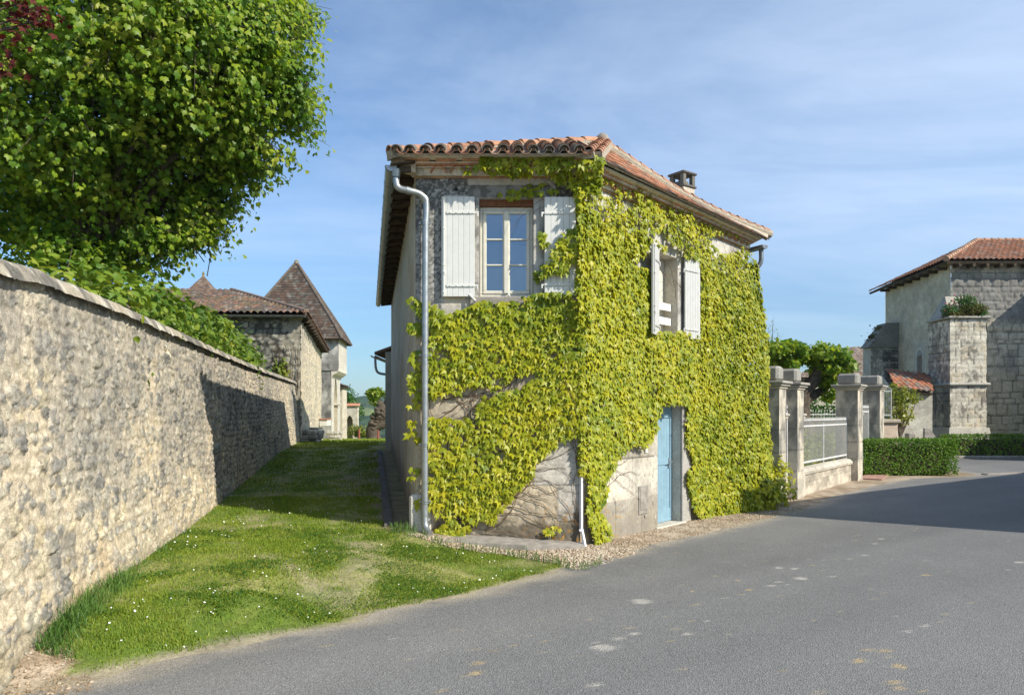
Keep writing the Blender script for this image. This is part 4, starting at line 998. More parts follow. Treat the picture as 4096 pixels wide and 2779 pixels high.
# black board below stands for the unlit room behind the window
# hidden wing added behind the front block, only to shade the lane
m = MB(); m.box(-3.75, 3.4, 25.2, 31.5, 0, 6.5, (.44, .40, .33)); m.build('added_rear_wing', M['wall'], hs)
m = MB(); m.prism([(-3.9, 25.0, 6.5), (-3.9, 31.7, 6.5), (-.2, 31.7, 7.6), (-.2, 25.0, 7.6)], (0, 0, .1), (.3, .17, .11)); m.prism([(3.5, 25.0, 6.5), (-.2, 25.0, 7.6), (-.2, 31.7, 7.6), (3.5, 31.7, 6.5)], (0, 0, .1), (.3, .17, .11)); m.build('added_rear_roof', M['tile'], hs)
m = MB(); m.box(A[0] + .6, A[0] + 1.95, 10.36, 10.40, 3.2, 5.0); m.build('unlit_room_board', M['black'], hs)  # near-black board: the darkness of the room is in its colour
# ------------------------------------------------------------------ climbing vine
iv = empty('climbing_vine', (C[0] - .3, C[1] - .02, .02), 'yellow-green climbing vine covering the corner house and spilling over a shutter', 'vine')
def to1(x, y): d = 10.0; return ((x - CX) / F * d - A[0], EYE + (HY - y) / F * d)
def to2(x, y):
    r = (x - CX) / F; t = (C[1] * r - C[0]) / (E2[0] - E2[1] * r); d = C[1] + E2[1] * t
    return (t, EYE + (HY - y) / F * d)
def zpoly(f, ox, oy, s, pts): return [f(ox + x * s, oy + y * s) for x, y in pts]
z3 = (1480, 1300, .6341); z8 = (1500, 550, .3873); z1_ = (1480, 500, .5074); z4 = (2200, 1300, .6341); z2_ = (2200, 500, .5074)
P1_main = zpoly(to1, *z1_, [(300,1400),(350,1365),(415,1420),(480,1430),(530,1440),(560,1490),(620,1500),(720,1475),(800,1440),(900,1400),(1000,1420),(1150,1400),(1220,1360),(1330,1350),(1600,1345)]) + zpoly(to1, *z3, [(1345,0),(1345,690),(1220,720),(1170,745),(1130,800),(1030,870),(1020,950),(960,1020),(900,1080),(880,1110),(830,1165),(790,1200),(780,1235),(740,1235),(700,1215),(660,1260),(610,1310),(540,1340),(450,1345),(390,1340),(450,1240),(400,1170),(375,1150),(375,0)])
P1_gap = zpoly(to1, *z3, [(375,508),(440,480),(600,455),(720,425),(800,415),(880,360),(960,320),(1060,300),(1080,340),(1000,380),(900,420),(800,440),(700,470),(640,500),(630,585),(520,570),(450,590),(375,560)])
P1_gap2 = zpoly(to1, *z3, [(375,470),(470,450),(620,420),(760,395),(790,430),(690,490),(660,600),(520,600),(430,600),(375,590)])
P1_left = zpoly(to1, *z3, [(250,0),(335,0),(335,60),(250,45)]) 
P1_leftbits = [zpoly(to1, *z3, [(x - 36, y - 28), (x + 36, y - 28), (x + 36, y + 34), (x - 36, y + 34)]) for x, y in ((300,205),(295,235),(290,305),(300,365),(295,395),(300,440),(285,490),(275,640),(285,710),(280,945),(297,1115),(310,20))]
P1_top = zpoly(to1, *z8, [(845,392),(1050,412),(1095,300),(1130,255),(1300,275),(1450,285),(1700,285),(1800,245),(1990,255),(2040,330),(2330,300),(2330,640),(2060,610),(2000,560),(1900,515),(1820,472),(1700,432),(1500,462),(1360,452),(1200,442),(1060,418),(1000,456)])
P1_lint = zpoly(to1, *z8, [(1240,565),(1400,562),(1560,540),(1650,510),(1790,488),(1810,505),(1700,548),(1880,545),(1885,585),(1700,640),(1600,662),(1500,650),(1380,662),(1290,615)])
P1_right = zpoly(to1, *z1_, [(1650,470),(1600,560),(1610,700),(1650,800),(1560,840),(1450,985),(1395,1105),(1300,1165),(1345,1225),(1420,1190),(1530,1215),(1590,1110),(1625,1190),(1600,1350),(1720,1350),(1720,470)])
P1_spr = zpoly(to1, *z1_, [(1345,880),(1385,900),(1390,985),(1330,1000)])
P1_lit = zpoly(to1, *z1_, [(1295,1165),(1330,1160),(1330,1280),(1305,1270)])
P1_low = zpoly(to1, *z3, [(1100,1290),(1190,1270),(1200,1310),(1110,1335)])
P2_all = zpoly(to2, *z4, [(190,-700),(1340,-180),(1345,0),(1370,500),(1375,900),(1400,1000),(1460,1090),(1340,1150),(1200,1190),(1120,1190),(1040,1225),(950,1240),(900,1200),(880,1180),(850,1050),(830,940),(880,890),(850,780),(780,720),(770,640),(820,560),(800,490),(770,505),(720,520),(680,562),(650,600),(640,690),(590,772),(480,762),(440,805),(390,880),(330,1000),(335,1090),(300,1180),(350,1300),(340,1360),(250,1385),(205,1200),(200,700)])
P2_top = zpoly(to2, *z2_, [(200,270),(400,330),(520,400),(650,500),(900,600),(1120,680),(1290,760),(1430,860),(1450,900),(1330,870),(1200,900),(1230,960),(1300,1030),(1420,1020),(1480,960),(1550,1060),(1680,1300),(1600,1600),(170,1600),(170,500)])
H2 = [zpoly(to2, *z2_, p) for p in ([(345,500),(460,490),(480,540),(470,620),(380,590),(350,560)], [(530,575),(610,600),(640,640),(560,650),(520,620)], [(790,870),(850,830),(890,870),(900,960),(1000,1000),(1000,1060),(860,1040),(890,980),(820,930),(760,920)], [(735,945),(840,975),(870,1035),(1005,1045),(1030,1060),(1110,1070),(1140,1200),(1145,1640),(770,1640),(760,1300),(735,1150),(640,1130),(620,1050),(700,1060)], [(1195,905),(1330,885),(1470,905),(1480,965),(1420,1005),(1300,1030),(1230,965)], [(1455,880),(1530,930),(1560,960),(1560,1060),(1500,980)])]
DOOR2 = (2.05, 2.95, 0, 1.97)
pos = []; nor = []; siz = []; yng = []
def sow1(poly, n, off=(.03, .12), s=.105, excl=(), dens=None, reveal=False):
    a = np.array(poly); u = rng.uniform(a[:, 0].min(), a[:, 0].max(), n); v = rng.uniform(a[:, 1].min(), a[:, 1].max(), n)
    k = inpoly(u, v, poly)
    for e in excl: k &= ~inpoly(u, v, e)
    u, v = u[k], v[k]; lump = fbm(u * 3.2, v * 3.2, 3, 151)
    if dens is not None: q = rng.random(len(u)) < dens(u, v); u, v, lump = u[q], v[q], lump[q]
    d = off[0] + (off[1] - off[0]) * (lump * .7 + .3 * rng.random(len(u)))
    sh = ((u > 1.72) & (u < 2.26) & (v > 3.42) & (v < 4.83)); d = np.where(sh, d + .075, d) + .17 * sstep(5.0, 5.12, v)
    pos.append(np.stack([A[0] + u, A[1] - d, v], -1)); nor.append(np.tile([0., -1, 0], (len(u), 1))); siz.append(np.full(len(u), s)); yng.append(sstep(3.6, 1.5, v) * .9)
def area(poly):
    a = np.array(poly); b = np.roll(a, -1, 0); return np.prod(a.max(0) - a.min(0))
thin = lambda u, v: np.clip(.45 + 1.1 * sstep(.30, .5, fbm(u * 2.6, v * 2.6, 3, 152)) , 0, 1)
sow1(P1_main, int(area(P1_main) * 1100), (.03, .13), .088, [P1_gap, P1_gap2], thin)
for p in P1_leftbits: sow1(p, 7, (-.02, .10), .10)
sow1(P1_left, 60, (.0, .1), .10)
sow1(P1_top, int(area(P1_top) * 900), (.03, .22), .085); sow1(P1_lint, int(area(P1_lint) * 420), (.02, .08), .078); sow1(P1_right, int(area(P1_right) * 850), (.03, .11), .08)
sow1(P1_spr, 24, (.02, .08), .075); sow1(P1_lit, 12, (.02, .06), .06); sow1(P1_low, 40, (.02, .08), .06)
def sow2(poly, n, excl, off=(.03, .16), s=.09):
    a = np.array(poly); u = rng.uniform(a[:, 0].min(), a[:, 0].max(), n); v = rng.uniform(a[:, 1].min(), a[:, 1].max(), n)
    k = inpoly(u, v, poly)
    for e in excl: k &= ~inpoly(u, v, e)
    k &= u < 5.80
    k &= ~((u > DOOR2[0]) & (u < DOOR2[1]) & (v < DOOR2[3]))
    u, v = u[k], v[k]; lump = fbm(u * 2.6, v * 2.6, 3, 153)
    d = off[0] + (off[1] - off[0]) * (lump * .7 + .3 * rng.random(len(u))) + (.24 + .10 * sstep(2.2, .8, v)) * sstep(3.7, 5.6, u) * sstep(4.9, 3.0, v)
    P = np.stack([C[0] + E2[0] * u + N2[0] * d, C[1] + E2[1] * u + N2[1] * d, v], -1)
    pos.append(P); nor.append(np.tile([N2[0], N2[1], 0.], (len(u), 1))); siz.append(np.full(len(u), s)); yng.append(.75 - .35 * sstep(2.5, 5, u))
sow2(P2_all, int(area(P2_all) * 1050), H2, (.03, .15), .08); sow2(P2_top, int(area(P2_top) * 560), H2, (.03, .20), .075)
# round the corner edge and the far end
v = rng.uniform(.25, 5.0, 1300); k = (v > 1.0) & (v < 2.0) | (v > 2.0); v = v[k]
aa = rng.uniform(0, 1, len(v)); dd = rng.uniform(-.01, .09, len(v)); nn_ = norm(np.stack([N2[0] * aa, -1 + (1 + N2[1]) * aa, 0 * aa], -1))
pos.append(np.stack([C[0] + nn_[:, 0] * dd, C[1] + nn_[:, 1] * dd, v], -1)); nor.append(nn_); siz.append(np.full(len(v), .078)); yng.append(v * 0 + .7)
v = rng.uniform(.2, 4.75, 1700); dd = rng.uniform(.02, .30, len(v)) * np.interp(v, [0, 1, 3, 4.7], [1.1, 1., .8, .2]); w_ = rng.uniform(-.42, .6, len(v)) * np.interp(v, [0, 3, 4.7], [1, .9, .3])
pos.append(np.stack([D[0] + E2[0] * dd - N2[0] * w_ * .6 + N2[0] * .1, D[1] + E2[1] * dd - N2[1] * w_ * .6 + N2[1] * .1, v], -1)); nor.append(norm(np.tile([N2[0] + E2[0] * .8, N2[1] + E2[1] * .8, 0], (len(v), 1)))); siz.append(np.full(len(v), .10)); yng.append(v * 0 + .4)
P = np.concatenate(pos); Nn = np.concatenate(nor); S = np.concatenate(siz) * (.55 + .85 * rng.random(len(P)) ** .9); Yg = np.concatenate(yng)
N_ = Nn * 1.0 + rng.normal(size=P.shape) * .28 + np.array([0, 0, .38])
T_ = np.array([0, 0, -1.]) + rng.normal(size=P.shape) * .42 + Nn * .35
yk = rng.random(len(P)) < Yg
P = P + np.array([0, 0, .03])
leaves('foliage', P[~yk], N_[~yk], T_[~yk], S[~yk], LEAF3, M['ivy'], iv); leaves('young_leaves', P[yk], N_[yk], T_[yk], S[yk], LEAF3, M['ivy_young'], iv)
# bush of vine at the foot of the gate pillar
foliage('foot_foliage', [(5.22, 14.55, .42, .42, .5, .55), (4.7, 13.95, .30, .45, .45, .42)], 900, .105, LEAF3, M['ivy_young'], iv, .4, .2, .9, .35)
mv = MB()
def wander(p, ang, n, step, f, r0):
    pts = [p]; a = ang
    for i in range(n): a += rng.normal() * .22; p = (p[0] + math.cos(a) * step, p[1] + math.sin(a) * step); pts.append(p)
    q = [f(x, max(z, .03), -.014 - .01 * rng.random()) for x, z in pts]
    mv.tube(q, list(np.linspace(r0, r0 * .35, len(q))), 5)
for i in range(34): wander((rng.uniform(.1, 1.2), rng.uniform(.2, 1.5)), rng.uniform(.35, 1.1), 26, .06, f1p, rng.uniform(.004, .009))
for i in range(16): wander((rng.uniform(.15, 1.0), rng.uniform(1.6, 2.1)), rng.uniform(.15, .7), 20, .06, f1p, rng.uniform(.003, .007))
for i in range(8): wander((2.2 + rng.normal() * .1, 4.8), rng.uniform(2.6, 3.3), 22, .05, f1p, .004)
for i in range(5): wander((WF1 - .05, rng.uniform(.3, 1.6)), rng.uniform(1.2, 2.4), 18, .06, f1p, .004)
for i in range(14): wander((rng.uniform(.05, .25), rng.uniform(.1, 1.6)), rng.uniform(.4, 1.5), 22, .07, f2p, .006)
for i in range(22): wander((rng.uniform(1.0, 5.4), rng.uniform(3.6, 4.6)), rng.uniform(-.6, 2.6), 20, .06, f2p, .005)
mv.build('stem', M['vinewood'], iv)

# ------------------------------------------------------------------ the big broadleaf tree over the wall
lt = empty('broadleaf_tree', (-7.4, 12.6, .4), 'large dark green broadleaf tree hanging over the rubble wall', 'tree')
def dp_(x, y, d): return at(x * 1.7625, y * 1.7625, d)
m = MB(); tb = Vector((-7.4, 12.6, .3)); tt = Vector((-7.3, 12.5, 4.2))
m.tube([tb, tb.lerp(tt, .5) + Vector((.06, 0, 0)), tt], [.30, .24, .20], 10)
# crown: ellipsoids at their own distances (m), then sprays of leaves
def rb_(x, y, rx, ry, d=12.0): return (at(x * 4, y * 4, d), rx * 4 / F * d, max(.7, min(2.4, (rx + ry) * .5 * 4 / F * d)), ry * 4 / F * d)
cr = [rb_(*q) for q in ((120,35,150,90,11.2),(40,110,120,75,11.4),(205,50,100,75,11.4),(262,45,48,66,11.8),(284,84,32,34,12.0),(60,150,60,40,11.3),(215,110,45,30,11.6),(150,95,50,32,11.0),(246,122,62,48,12.3),(170,165,88,55,12.8),(110,210,98,46,12.9),(40,222,92,40,12.6),(90,140,120,70,12.4),(214,180,34,28,12.8),(196,226,22,14,13.0),(150,240,46,16,12.4),(250,160,26,18,12.9),(208,205,24,22,12.8),(204,234,18,10,12.8),(110,262,46,10,12.8),(296,18,22,30,12.6),(90,-50,200,110),(300,110,20,22,12.6),(85,252,40,12,12.0))]
blobs = [(c.x, c.y, c.z, a, b, d) for c, a, b, d in cr]
cc_, cd_ = blob_points(blobs, 6600, .60, .34)
front = (cc_[:, 1] < 13.4) | (rng.random(len(cc_)) < .5); cc_, cd_ = cc_[front], cd_[front]
LEAFP = (np.array([(0,.40,.06),(0,.06,0),(.22,-.06,-.02),(.50,.16,-.06),(.42,.36,-.04),(.50,.58,-.10),(.24,.62,-.03),(0,1.05,-.18),(-.24,.62,-.03),(-.50,.58,-.10),(-.42,.36,-.04),(-.50,.16,-.06),(-.22,-.06,-.02)]), np.array([(0,i,i+1) for i in range(1,12)]+[(0,12,1)]))
pos = []; nor = []; tip = []
tw = MB()
for q, (c, d) in enumerate(zip(cc_, cd_)):
    ax_ = d * .75 + rng.normal(size=3) * .45 + np.array([0, 0, -.18]); ax_ /= np.linalg.norm(ax_); n = rng.integers(9, 17); t = rng.random(n)
    ln = rng.uniform(.35, .95)
    p = c + ax_ * (t[:, None] - .6) * ln + rng.normal(size=(n, 3)) * .075 - np.array([0, 0, .10]) * (t[:, None] ** 2)
    pos.append(p); nor.append(d * .55 + rng.normal(size=(n, 3)) * .52 + np.array([.55, -.35, .5])); tip.append(ax_ * .5 + rng.normal(size=(n, 3)) * .35 + np.array([0, 0, -.75]))
    if q % 4 == 0: e = c - ax_ * ln * .6; tw.tube([e - d * .35, e, c + ax_ * ln * .4], [.010, .007, .003], 4)
P = np.concatenate(pos)
leaves('crown', P, np.concatenate(nor), np.concatenate(tip), .088 * rng.uniform(.45, 1.35, len(P)), LEAFP, M['lime'], lt)
for c, a, b, d in cr:
    e = tt.lerp(Vector(c), .82); mid_ = tt.lerp(e, .5) + Vector((0, 0, .35))
    m.tube(smooth([tt, mid_, e], 4), list(np.linspace(.075, .014, 9)), 7)
    for _ in range(4):
        g = e + Vector(rng.normal(size=3)) * a * .22; m.tube([mid_.lerp(e, rng.uniform(.2, .9)), e.lerp(g, .5), g], [.035, .022, .008], 5)
m.build('trunk', M['bark'], lt, True); tw.build('twig', M['bark'], lt)
# copper-leaved tree whose branch tips hang in at the corner
ct = empty('copper_tree', (-7.6, 6.6, .3), 'dark red leaved tree reaching in over the wall beside the green crown', 'tree')
m = MB(); t0 = Vector((-7.6, 6.6, .3)); t1 = Vector((-7.5, 6.7, 4.2)); m.tube([t0, t1], [.16, .11], 9)
ends = [dp_(55, 40, 7.4), dp_(100, 45, 7.5), dp_(12, 90, 7.3), dp_(8, 150, 7.3), dp_(40, 10, 7.4), dp_(-120, 60, 7.3), dp_(-150, 170, 7.2), dp_(-120, -70, 7.3)]
for e in ends: m.tube(smooth([t1, t1.lerp(e, .5) + Vector((0, 0, .2)), e], 4), list(np.linspace(.05, .006, 9)), 6)
m.build('trunk', M['bark'], ct, True)
pos = []; dirs = []
for i, e in enumerate(ends):
    n = (34, 22, 20, 24, 34, 120, 120, 120)[i]; s = .11 if i < 5 else .2
    pos.append(np.array(e) + rng.normal(size=(n, 3)) * np.array([s, s, s * .6]))
P = np.concatenate(pos)
LEAFM = (np.array([(0,.3,.04),(0,0,0),(.35,-.08,-.03),(.25,.22,0),(.62,.45,-.1),(.2,.55,0),(0,1.05,-.14),(-.2,.55,0),(-.62,.45,-.1),(-.25,.22,0),(-.35,-.08,-.03)]), np.array([(0,i,i+1) for i in range(1,10)]+[(0,10,1)]))
leaves('crown', P, rng.normal(size=P.shape) * .5 + [0, -.4, .5], rng.normal(size=P.shape) * .5 + [.3, 0, -.7], rng.uniform(.06, .095, len(P)), LEAFM, M['copper'], ct)
# shrubs along the top of the wall
hd = empty('climbing_shrub', (-6.4, 14., .4), 'bright green rounded-leaf shrub bulging over the coping of the rubble wall', 'shrub')
bl = []
for y in np.arange(7.6, 21.2, .62):
    top = np.interp(y, [7.6, 9.0, 10, 11.5, 13, 15, 17, 19, 20.5, 21.2], [3.5, 3.62, 3.70, 3.85, 3.86, 3.98, 3.98, 3.8, 3.5, 3.25]) + rng.normal() * .05
    x = -2.59 - .2116 * y - .78 + rng.normal() * .05
    bl.append((x + .12, y, top - .62, .62, .66, .75)); bl.append((x + .15, y + .3, top - 1.2, .5, .6, .6))
P_, D_ = blob_points(bl, 9500, .4, .2); kk = P_[:, 1] < 14
foliage('foliage', bl, 12000, .095, LEAFB, M['hedge'], hd, .4, .22, .5, .5)
m = MB()
for i in range(12): y = 8.2 + i * 1.1; x = -2.59 - .2116 * y - .8; m.tube([(x, y, .3), (x + .05, y + .1, 1.6), (x, y, 3.0)], [.05, .04, .02], 6)
for i in range(26):
    y = rng.uniform(8, 20); x = -2.59 - .2116 * y - .7; tp = np.interp(y, [7.6, 10, 15, 20.5], [3.45, 3.6, 3.86, 3.5]); m.tube([(x, y, tp - .3), (x + rng.normal() * .1, y + rng.normal() * .1, tp + rng.uniform(.05, .25))], [.007, .003], 4)
m.build('stem', M['bark'], hd, True)
P = np.array([at(600, 1085, 9.8) + Vector((rng.normal() * .06, rng.normal() * .05, rng.normal() * .05)) for _ in range(7)] + [at(640, 1110, 9.8) + Vector((rng.normal() * .05, 0, rng.normal() * .04)) for _ in range(4)])
# smaller yellow-green tree behind
yt = empty('garden_tree', (-17.5, 25, .2), 'small yellow-green garden tree glimpsed under the big dark crown', 'tree')
foliage('crown', [(-17.3, 25, 5.2, 2.6, 2.0, 1.5), (-14.4, 25, 4.6, 1.6, 1.5, 1.0), (-20.3, 25, 5.4, 2.2, 2., 1.6), (-12.6, 26, 5.4, 1.0, 1, .6)], 5200, .12, LEAFB, M['yellow'], yt, .6, .3)
m = MB(); m.tube([(-17.5, 25, .0), (-17.3, 25, 2.5), (-17, 25, 5)], [.2, .15, .05], 8); m.tube([(-17.3, 25, 2.5), (-14.6, 25, 4.6)], [.1, .03], 6); m.tube([(-17.3, 25, 2.5), (-20, 25, 5)], [.1, .03], 6); m.build('trunk', M['bark'], yt, True)
# ------------------------------------------------------------------ roofs of barrel tiles as relief sheets
def tilesheet(name, o, eu, up, U, V, mat, parent, polyuv, pitch=.24, course=.36, amp=.05, res=.06, pal=None, flat=False, seed=0, moss=0.):
    """eu along the eave, up the slope (unit); polygon in (u,v) metres"""
    o = np.array(o, float); eu = np.array(eu, float); up = np.array(up, float); n = np.cross(eu, up); n /= np.linalg.norm(n)
    if n[2] < 0: n = -n
    us = np.arange(U[0], U[1] + res * .5, res); vs = np.arange(V[0], V[1] + res * .5, min(res * 1.2, course / 4))
    Ug, Vg = np.meshgrid(us, vs, indexing='ij')
    row = np.floor(Vg / course); fr = Vg / course - row
    colm = np.floor(Ug / pitch + (.5 * (row % 2) if flat else 0))
    jit = (vnoise(colm * 3.7 + 1, row * 5.3 + 2, seed) - .5)
    if flat: d = .03 * (1 - fr) + .012 * jit
    else: d = amp * np.abs(np.cos(np.pi * (Ug / pitch + .02 * jit))) ** .8 * 1.3 + .03 * (1 - fr) + .014 * jit
    pal = np.array(pal or [(.30, .15, .09), (.24, .13, .085), (.17, .115, .08), (.38, .19, .11), (.20, .16, .125)])
    k = (vnoise(colm * 7.1 + 3, row * 6.7 + 4, seed + 1) * 1.6 * len(pal)).astype(int) % len(pal)
    c = pal[k] * (.82 + .4 * fbm(Ug * 3, Vg * 3, 3, seed + 2)[..., None])
    c = mixc(c, (.30, .28, .24), sstep(.60, .70, fbm(Ug * 4.2, Vg * 4.2, 4, seed + 3)) * .5)
    if moss: c = mixc(c, (.14, .12, .03), sstep(.52, .65, fbm(Ug * 1.2, Vg * 1.2, 3, seed + 5)) * moss)
    if not flat: c = c * (1 - .35 * sstep(.3, .0, np.abs(np.cos(np.pi * Ug / pitch)))[..., None])
    c = c * (1 - .4 * sstep(.12, .0, fr)[..., None])
    P = o + Ug[..., None] * eu + Vg[..., None] * up + d[..., None] * n
    ok = inpoly((us[:-1] + us[1:])[:, None] / 2 + 0 * vs[None, 1:], (vs[:-1] + vs[1:])[None] / 2 + 0 * us[1:, None], polyuv)
    nx, ny = Ug.shape; idx = np.arange(nx * ny).reshape(nx, ny)
    Q = np.stack([idx[:-1, :-1], idx[1:, :-1], idx[1:, 1:], idx[:-1, 1:]], -1)[ok]
    return np_mesh(name, P.reshape(-1, 3), [Q.reshape(-1, 4)], mat, parent, c.reshape(-1, 3), not flat)
def plane_sheet(name, e0, e1, tops, mat, parent, th=.10, **kw):
    """roof plane with eave e0-e1 and further corner points, plus a thin body under it"""
    e0 = Vector(e0); e1 = Vector(e1); eu = (e1 - e0).normalized(); n = (e1 - e0).cross(Vector(tops[0]) - e0).normalized()
    if n.z < 0: n = -n
    up = n.cross(eu).normalized()
    if up.z < 0: up = -up
    pl = [e0, e1] + [Vector(t) for t in tops]
    uv = [((p - e0).dot(eu), (p - e0).dot(up)) for p in pl]
    a = np.array(uv)
    tilesheet(name, e0, eu, up, (a[:, 0].min(), a[:, 0].max()), (0, a[:, 1].max()), mat, parent, uv, **kw)
    m = MB(); m.prism([p - n * th for p in pl], n * (th - .03), (.10, .08, .06)); m.build('roof_deck', M['darkwood'], parent)
FP = [(.14,.086,.062), (.11,.072,.053), (.088,.068,.054), (.075,.064,.055), (.18,.10,.066)]
# ------------------------------------------------------------------ barn at the end of the wall
bn = empty('barn', (-9., 30.4, .5), 'old rubble stone barn with a brown tile roof where the lane wall ends', 'barn')
bk = np.array([-8.75, 30.0]); bd = np.array([-.212, 1.0]); bd /= np.hypot(*bd); bl_ = 17.2
def bfn(u, v):
    d, c = rubble(u, v, .30, .22, 31, .05, (.075, .07, .06), [(.40, .38, .32), (.32, .31, .27), (.46, .43, .36), (.24, .235, .21)], .06, .02)
    c = c * (.85 + .25 * fbm(u * .5, v * .5, 3, 161)[..., None]); st = sstep(.45, .62, fbm(u * 2, v * .8, 4, 162)); c = mixc(c, (.09, .09, .085), st * (.25 + .4 * sstep(4.2, 5.4, v)))
    q = sstep(.55, .45, np.abs(u - 12.0 + .25 * (np.floor(v / .35) % 2))); c = mixc(c, (.42, .385, .31), q * .6)
    return d, c
panel('front_wall', (bk[0] - 12, bk[1], 0), (1, 0, 0), (0, 0, 1), np.arange(0, 12.001, .055), np.arange(0, 5.95, .05), bfn, M['rubble'], bn, (), (0, -1, 0))
def bfn2(u, v):
    d, c = rubble(u, v, .30, .2, 33, .05, (.58, .50, .36), [(.50, .46, .38), (.58, .52, .40), (.42, .39, .34)], .5, .02)
    st = sstep(.5, .68, fbm(u * .8, v * .5, 4, 163)); c = mixc(c, (.30, .28, .25), st * .5)
    return d, c
panel('lane_wall', (bk[0], bk[1], 0), (bd[0], bd[1], 0), (0, 0, 1), np.arange(0, bl_, .09), np.arange(-.3, 5.95, .06), bfn2, M['rubble'], bn, (), (bd[1], -bd[0], 0))
bf = bk + bd * bl_
m = MB(); m.poly([(*bf, -.5), (bf[0] - 12, bf[1], -.5), (bf[0] - 12, bf[1], 5.9), (*bf, 5.9)], (.4, .36, .3)); m.poly([(bk[0] - 12, bk[1], 0), (bf[0] - 12, bf[1], 0), (bf[0] - 12, bf[1], 5.9), (bk[0] - 12, bk[1], 5.9)], (.4, .36, .3)); m.build('back_wall', M['rubble'], bn)
rb = empty('roof', (bk[0], bk[1], 5.9)); rb.parent = bn; rb.matrix_parent_inverse = Matrix.Translation(-bn.location)
# children of this roof empty are placed relative to it through link()
def link_to(o_parent): return o_parent
ec = Vector((bk[0] + .42, bk[1] - .38, 5.86)); el = Vector((bk[0] - 12.3, bk[1] - .38, 5.9)); eb = Vector((bf[0] + .45, bf[1] + .3, 5.80))
rd = at(926, 1165, 36.2); rl = at(560, 1155, 36.5); rbk = Vector((rd.x - 2.6, bf[1] - 5, rd.z - .05))
bn_roof = bn
plane_sheet('roof_tiles', el, ec, [rd, rl], M['fartile'], bn, pitch=.27, course=.40, amp=.09, res=.055, pal=FP, seed=171, moss=.25)
plane_sheet('roof_tiles', ec, eb, [rbk, rd], M['fartile'], bn, pitch=.27, course=.40, amp=.08, res=.08, pal=[(.42,.19,.10),(.30,.15,.09),(.22,.13,.09)], seed=172)
bpy.data.objects.remove(rb)
m = MB(); m.arc(el + Vector((0, -.06, -.04)), ec + Vector((-.1, -.06, -.06)), (0, 1, 0), (0, 0, -1), .07, .07, .01, 0, math.pi, 8); m.build('gutter', M['darkzinc'], bn, True)
m = MB(); m.tube([ec + Vector((-.1, .1, .12)), rd + Vector((0, 0, .06))], .12, 8, (.20, .14, .105)); m.build('hip_tiles', M['fartile'], bn)
for i in range(14):
    p = Vector((bk[0] + bd[0] * (i * 1.2 + .5), bk[1] + bd[1] * (i * 1.2 + .5), 5.62)); m = MB(); m.obox(p, Vector((.44, .08, .02)), (bd[0] * .12, bd[1] * .12, 0), (0, 0, .14)); m.build('rafter', M['darkwood'], bn)
# scrambling plant on the barn wall above the coping
cp = empty('wall_creeper', (bk[0] - .9, bk[1] - .1, 2.6), 'small bright creeper on the barn corner just above the wall coping', 'creeper')
foliage('foliage', [(bk[0] - .75, bk[1] - .22, 3.55, .34, .12, .55), (bk[0] - 2.1, bk[1] - .22, 3.75, .42, .12, .5), (bk[0] - 1.5, bk[1] - .22, 3.3, .6, .12, .3)], 420, .14, LEAFB, M['yellow'], cp, .8)
m = MB()
for i in range(22):
    x = bk[0] - rng.uniform(.1, 3.2); z = 2.6; pts = [(x, bk[1] - .09, z)]
    for _ in range(8): x = min(x + rng.normal() * .12, bk[0] - .08); z += .26; pts.append((x, bk[1] - .09, z))
    m.tube(pts, list(np.linspace(.02, .006, len(pts))), 4)
m.build('stem', M['darkwood'], cp)
# stubs and cabinet by the barn
m = MB()
for i in range(30): m.bbox((-8.95 + (i % 2) * .34 + rng.normal() * .03, 30.6 + (i // 2 % 3) * .42 + rng.normal() * .03, .1 + (i // 6) * .2), (.36 + rng.normal() * .03, rng.normal() * .03, 0), (rng.normal() * .03, .42, 0), (0, 0, .2 + abs(rng.normal()) * .02), .05, tuple(np.array((.36, .33, .27)) * rng.uniform(.6, 1.2)))
tag(m.build('stone_block', M['farstone']), 'squat rough stone stub at the end of the shaded lane wall', 'block')
m = MB(); y0, y1 = 35.2, 41; x0 = bk[0] + bd[0] / bd[1] * (y0 - 30); x1 = bk[0] + bd[0] / bd[1] * (y1 - 30)
m.hexa([(x0 - .1, y0, 0), (x0 + .42, y0, 0), (x1 + .42, y1, 0), (x1 - .1, y1, 0), (x0 - .1, y0, 1.02), (x0 + .36, y0, 1.02), (x1 + .36, y1, 1.0), (x1 - .1, y1, 1.0)], (.50, .46, .38)); m.bbox((x0 - .15, y0 - .1, 1.03), (.62, 0, 0), (0, .9, 0), (0, 0, .10), .02, (.33, .31, .28))
tag(m.build('stone_bench', M['farstone']), 'low sunlit stone ledge along the foot of the barn', 'bench')
mc = empty('meter_cabinet', (-11.3, 44, .9), 'pale meter cabinet with a tiled lid on the barn side', 'cabinet')
m = MB(); m.bbox((-11.62, 43.7, 1.04), (.5, 0, 0), (0, .9, 0), (0, 0, .38), .02); m.build('cabinet_body', M['box'], mc)
m = MB(); m.bbox((-11.66, 43.62, 1.425), (.58, 0, 0), (0, 1.0, 0), (0, 0, .07), .02, (.40, .18, .11)); m.build('lid', M['fartile'], mc)
m = MB()
for i in range(9): m.bbox((-11.4 + rng.uniform(-.15, .35), 44.2 + rng.uniform(0, 1.2), .05 + .22 * (i % 3)), (.42, 0, 0), (0, .4, 0), (0, 0, .2), .05, (.38, .36, .30))
tag(m.build('stone_heap', M['farstone']), 'mossy stone heap below the pale cabinet', 'stones')

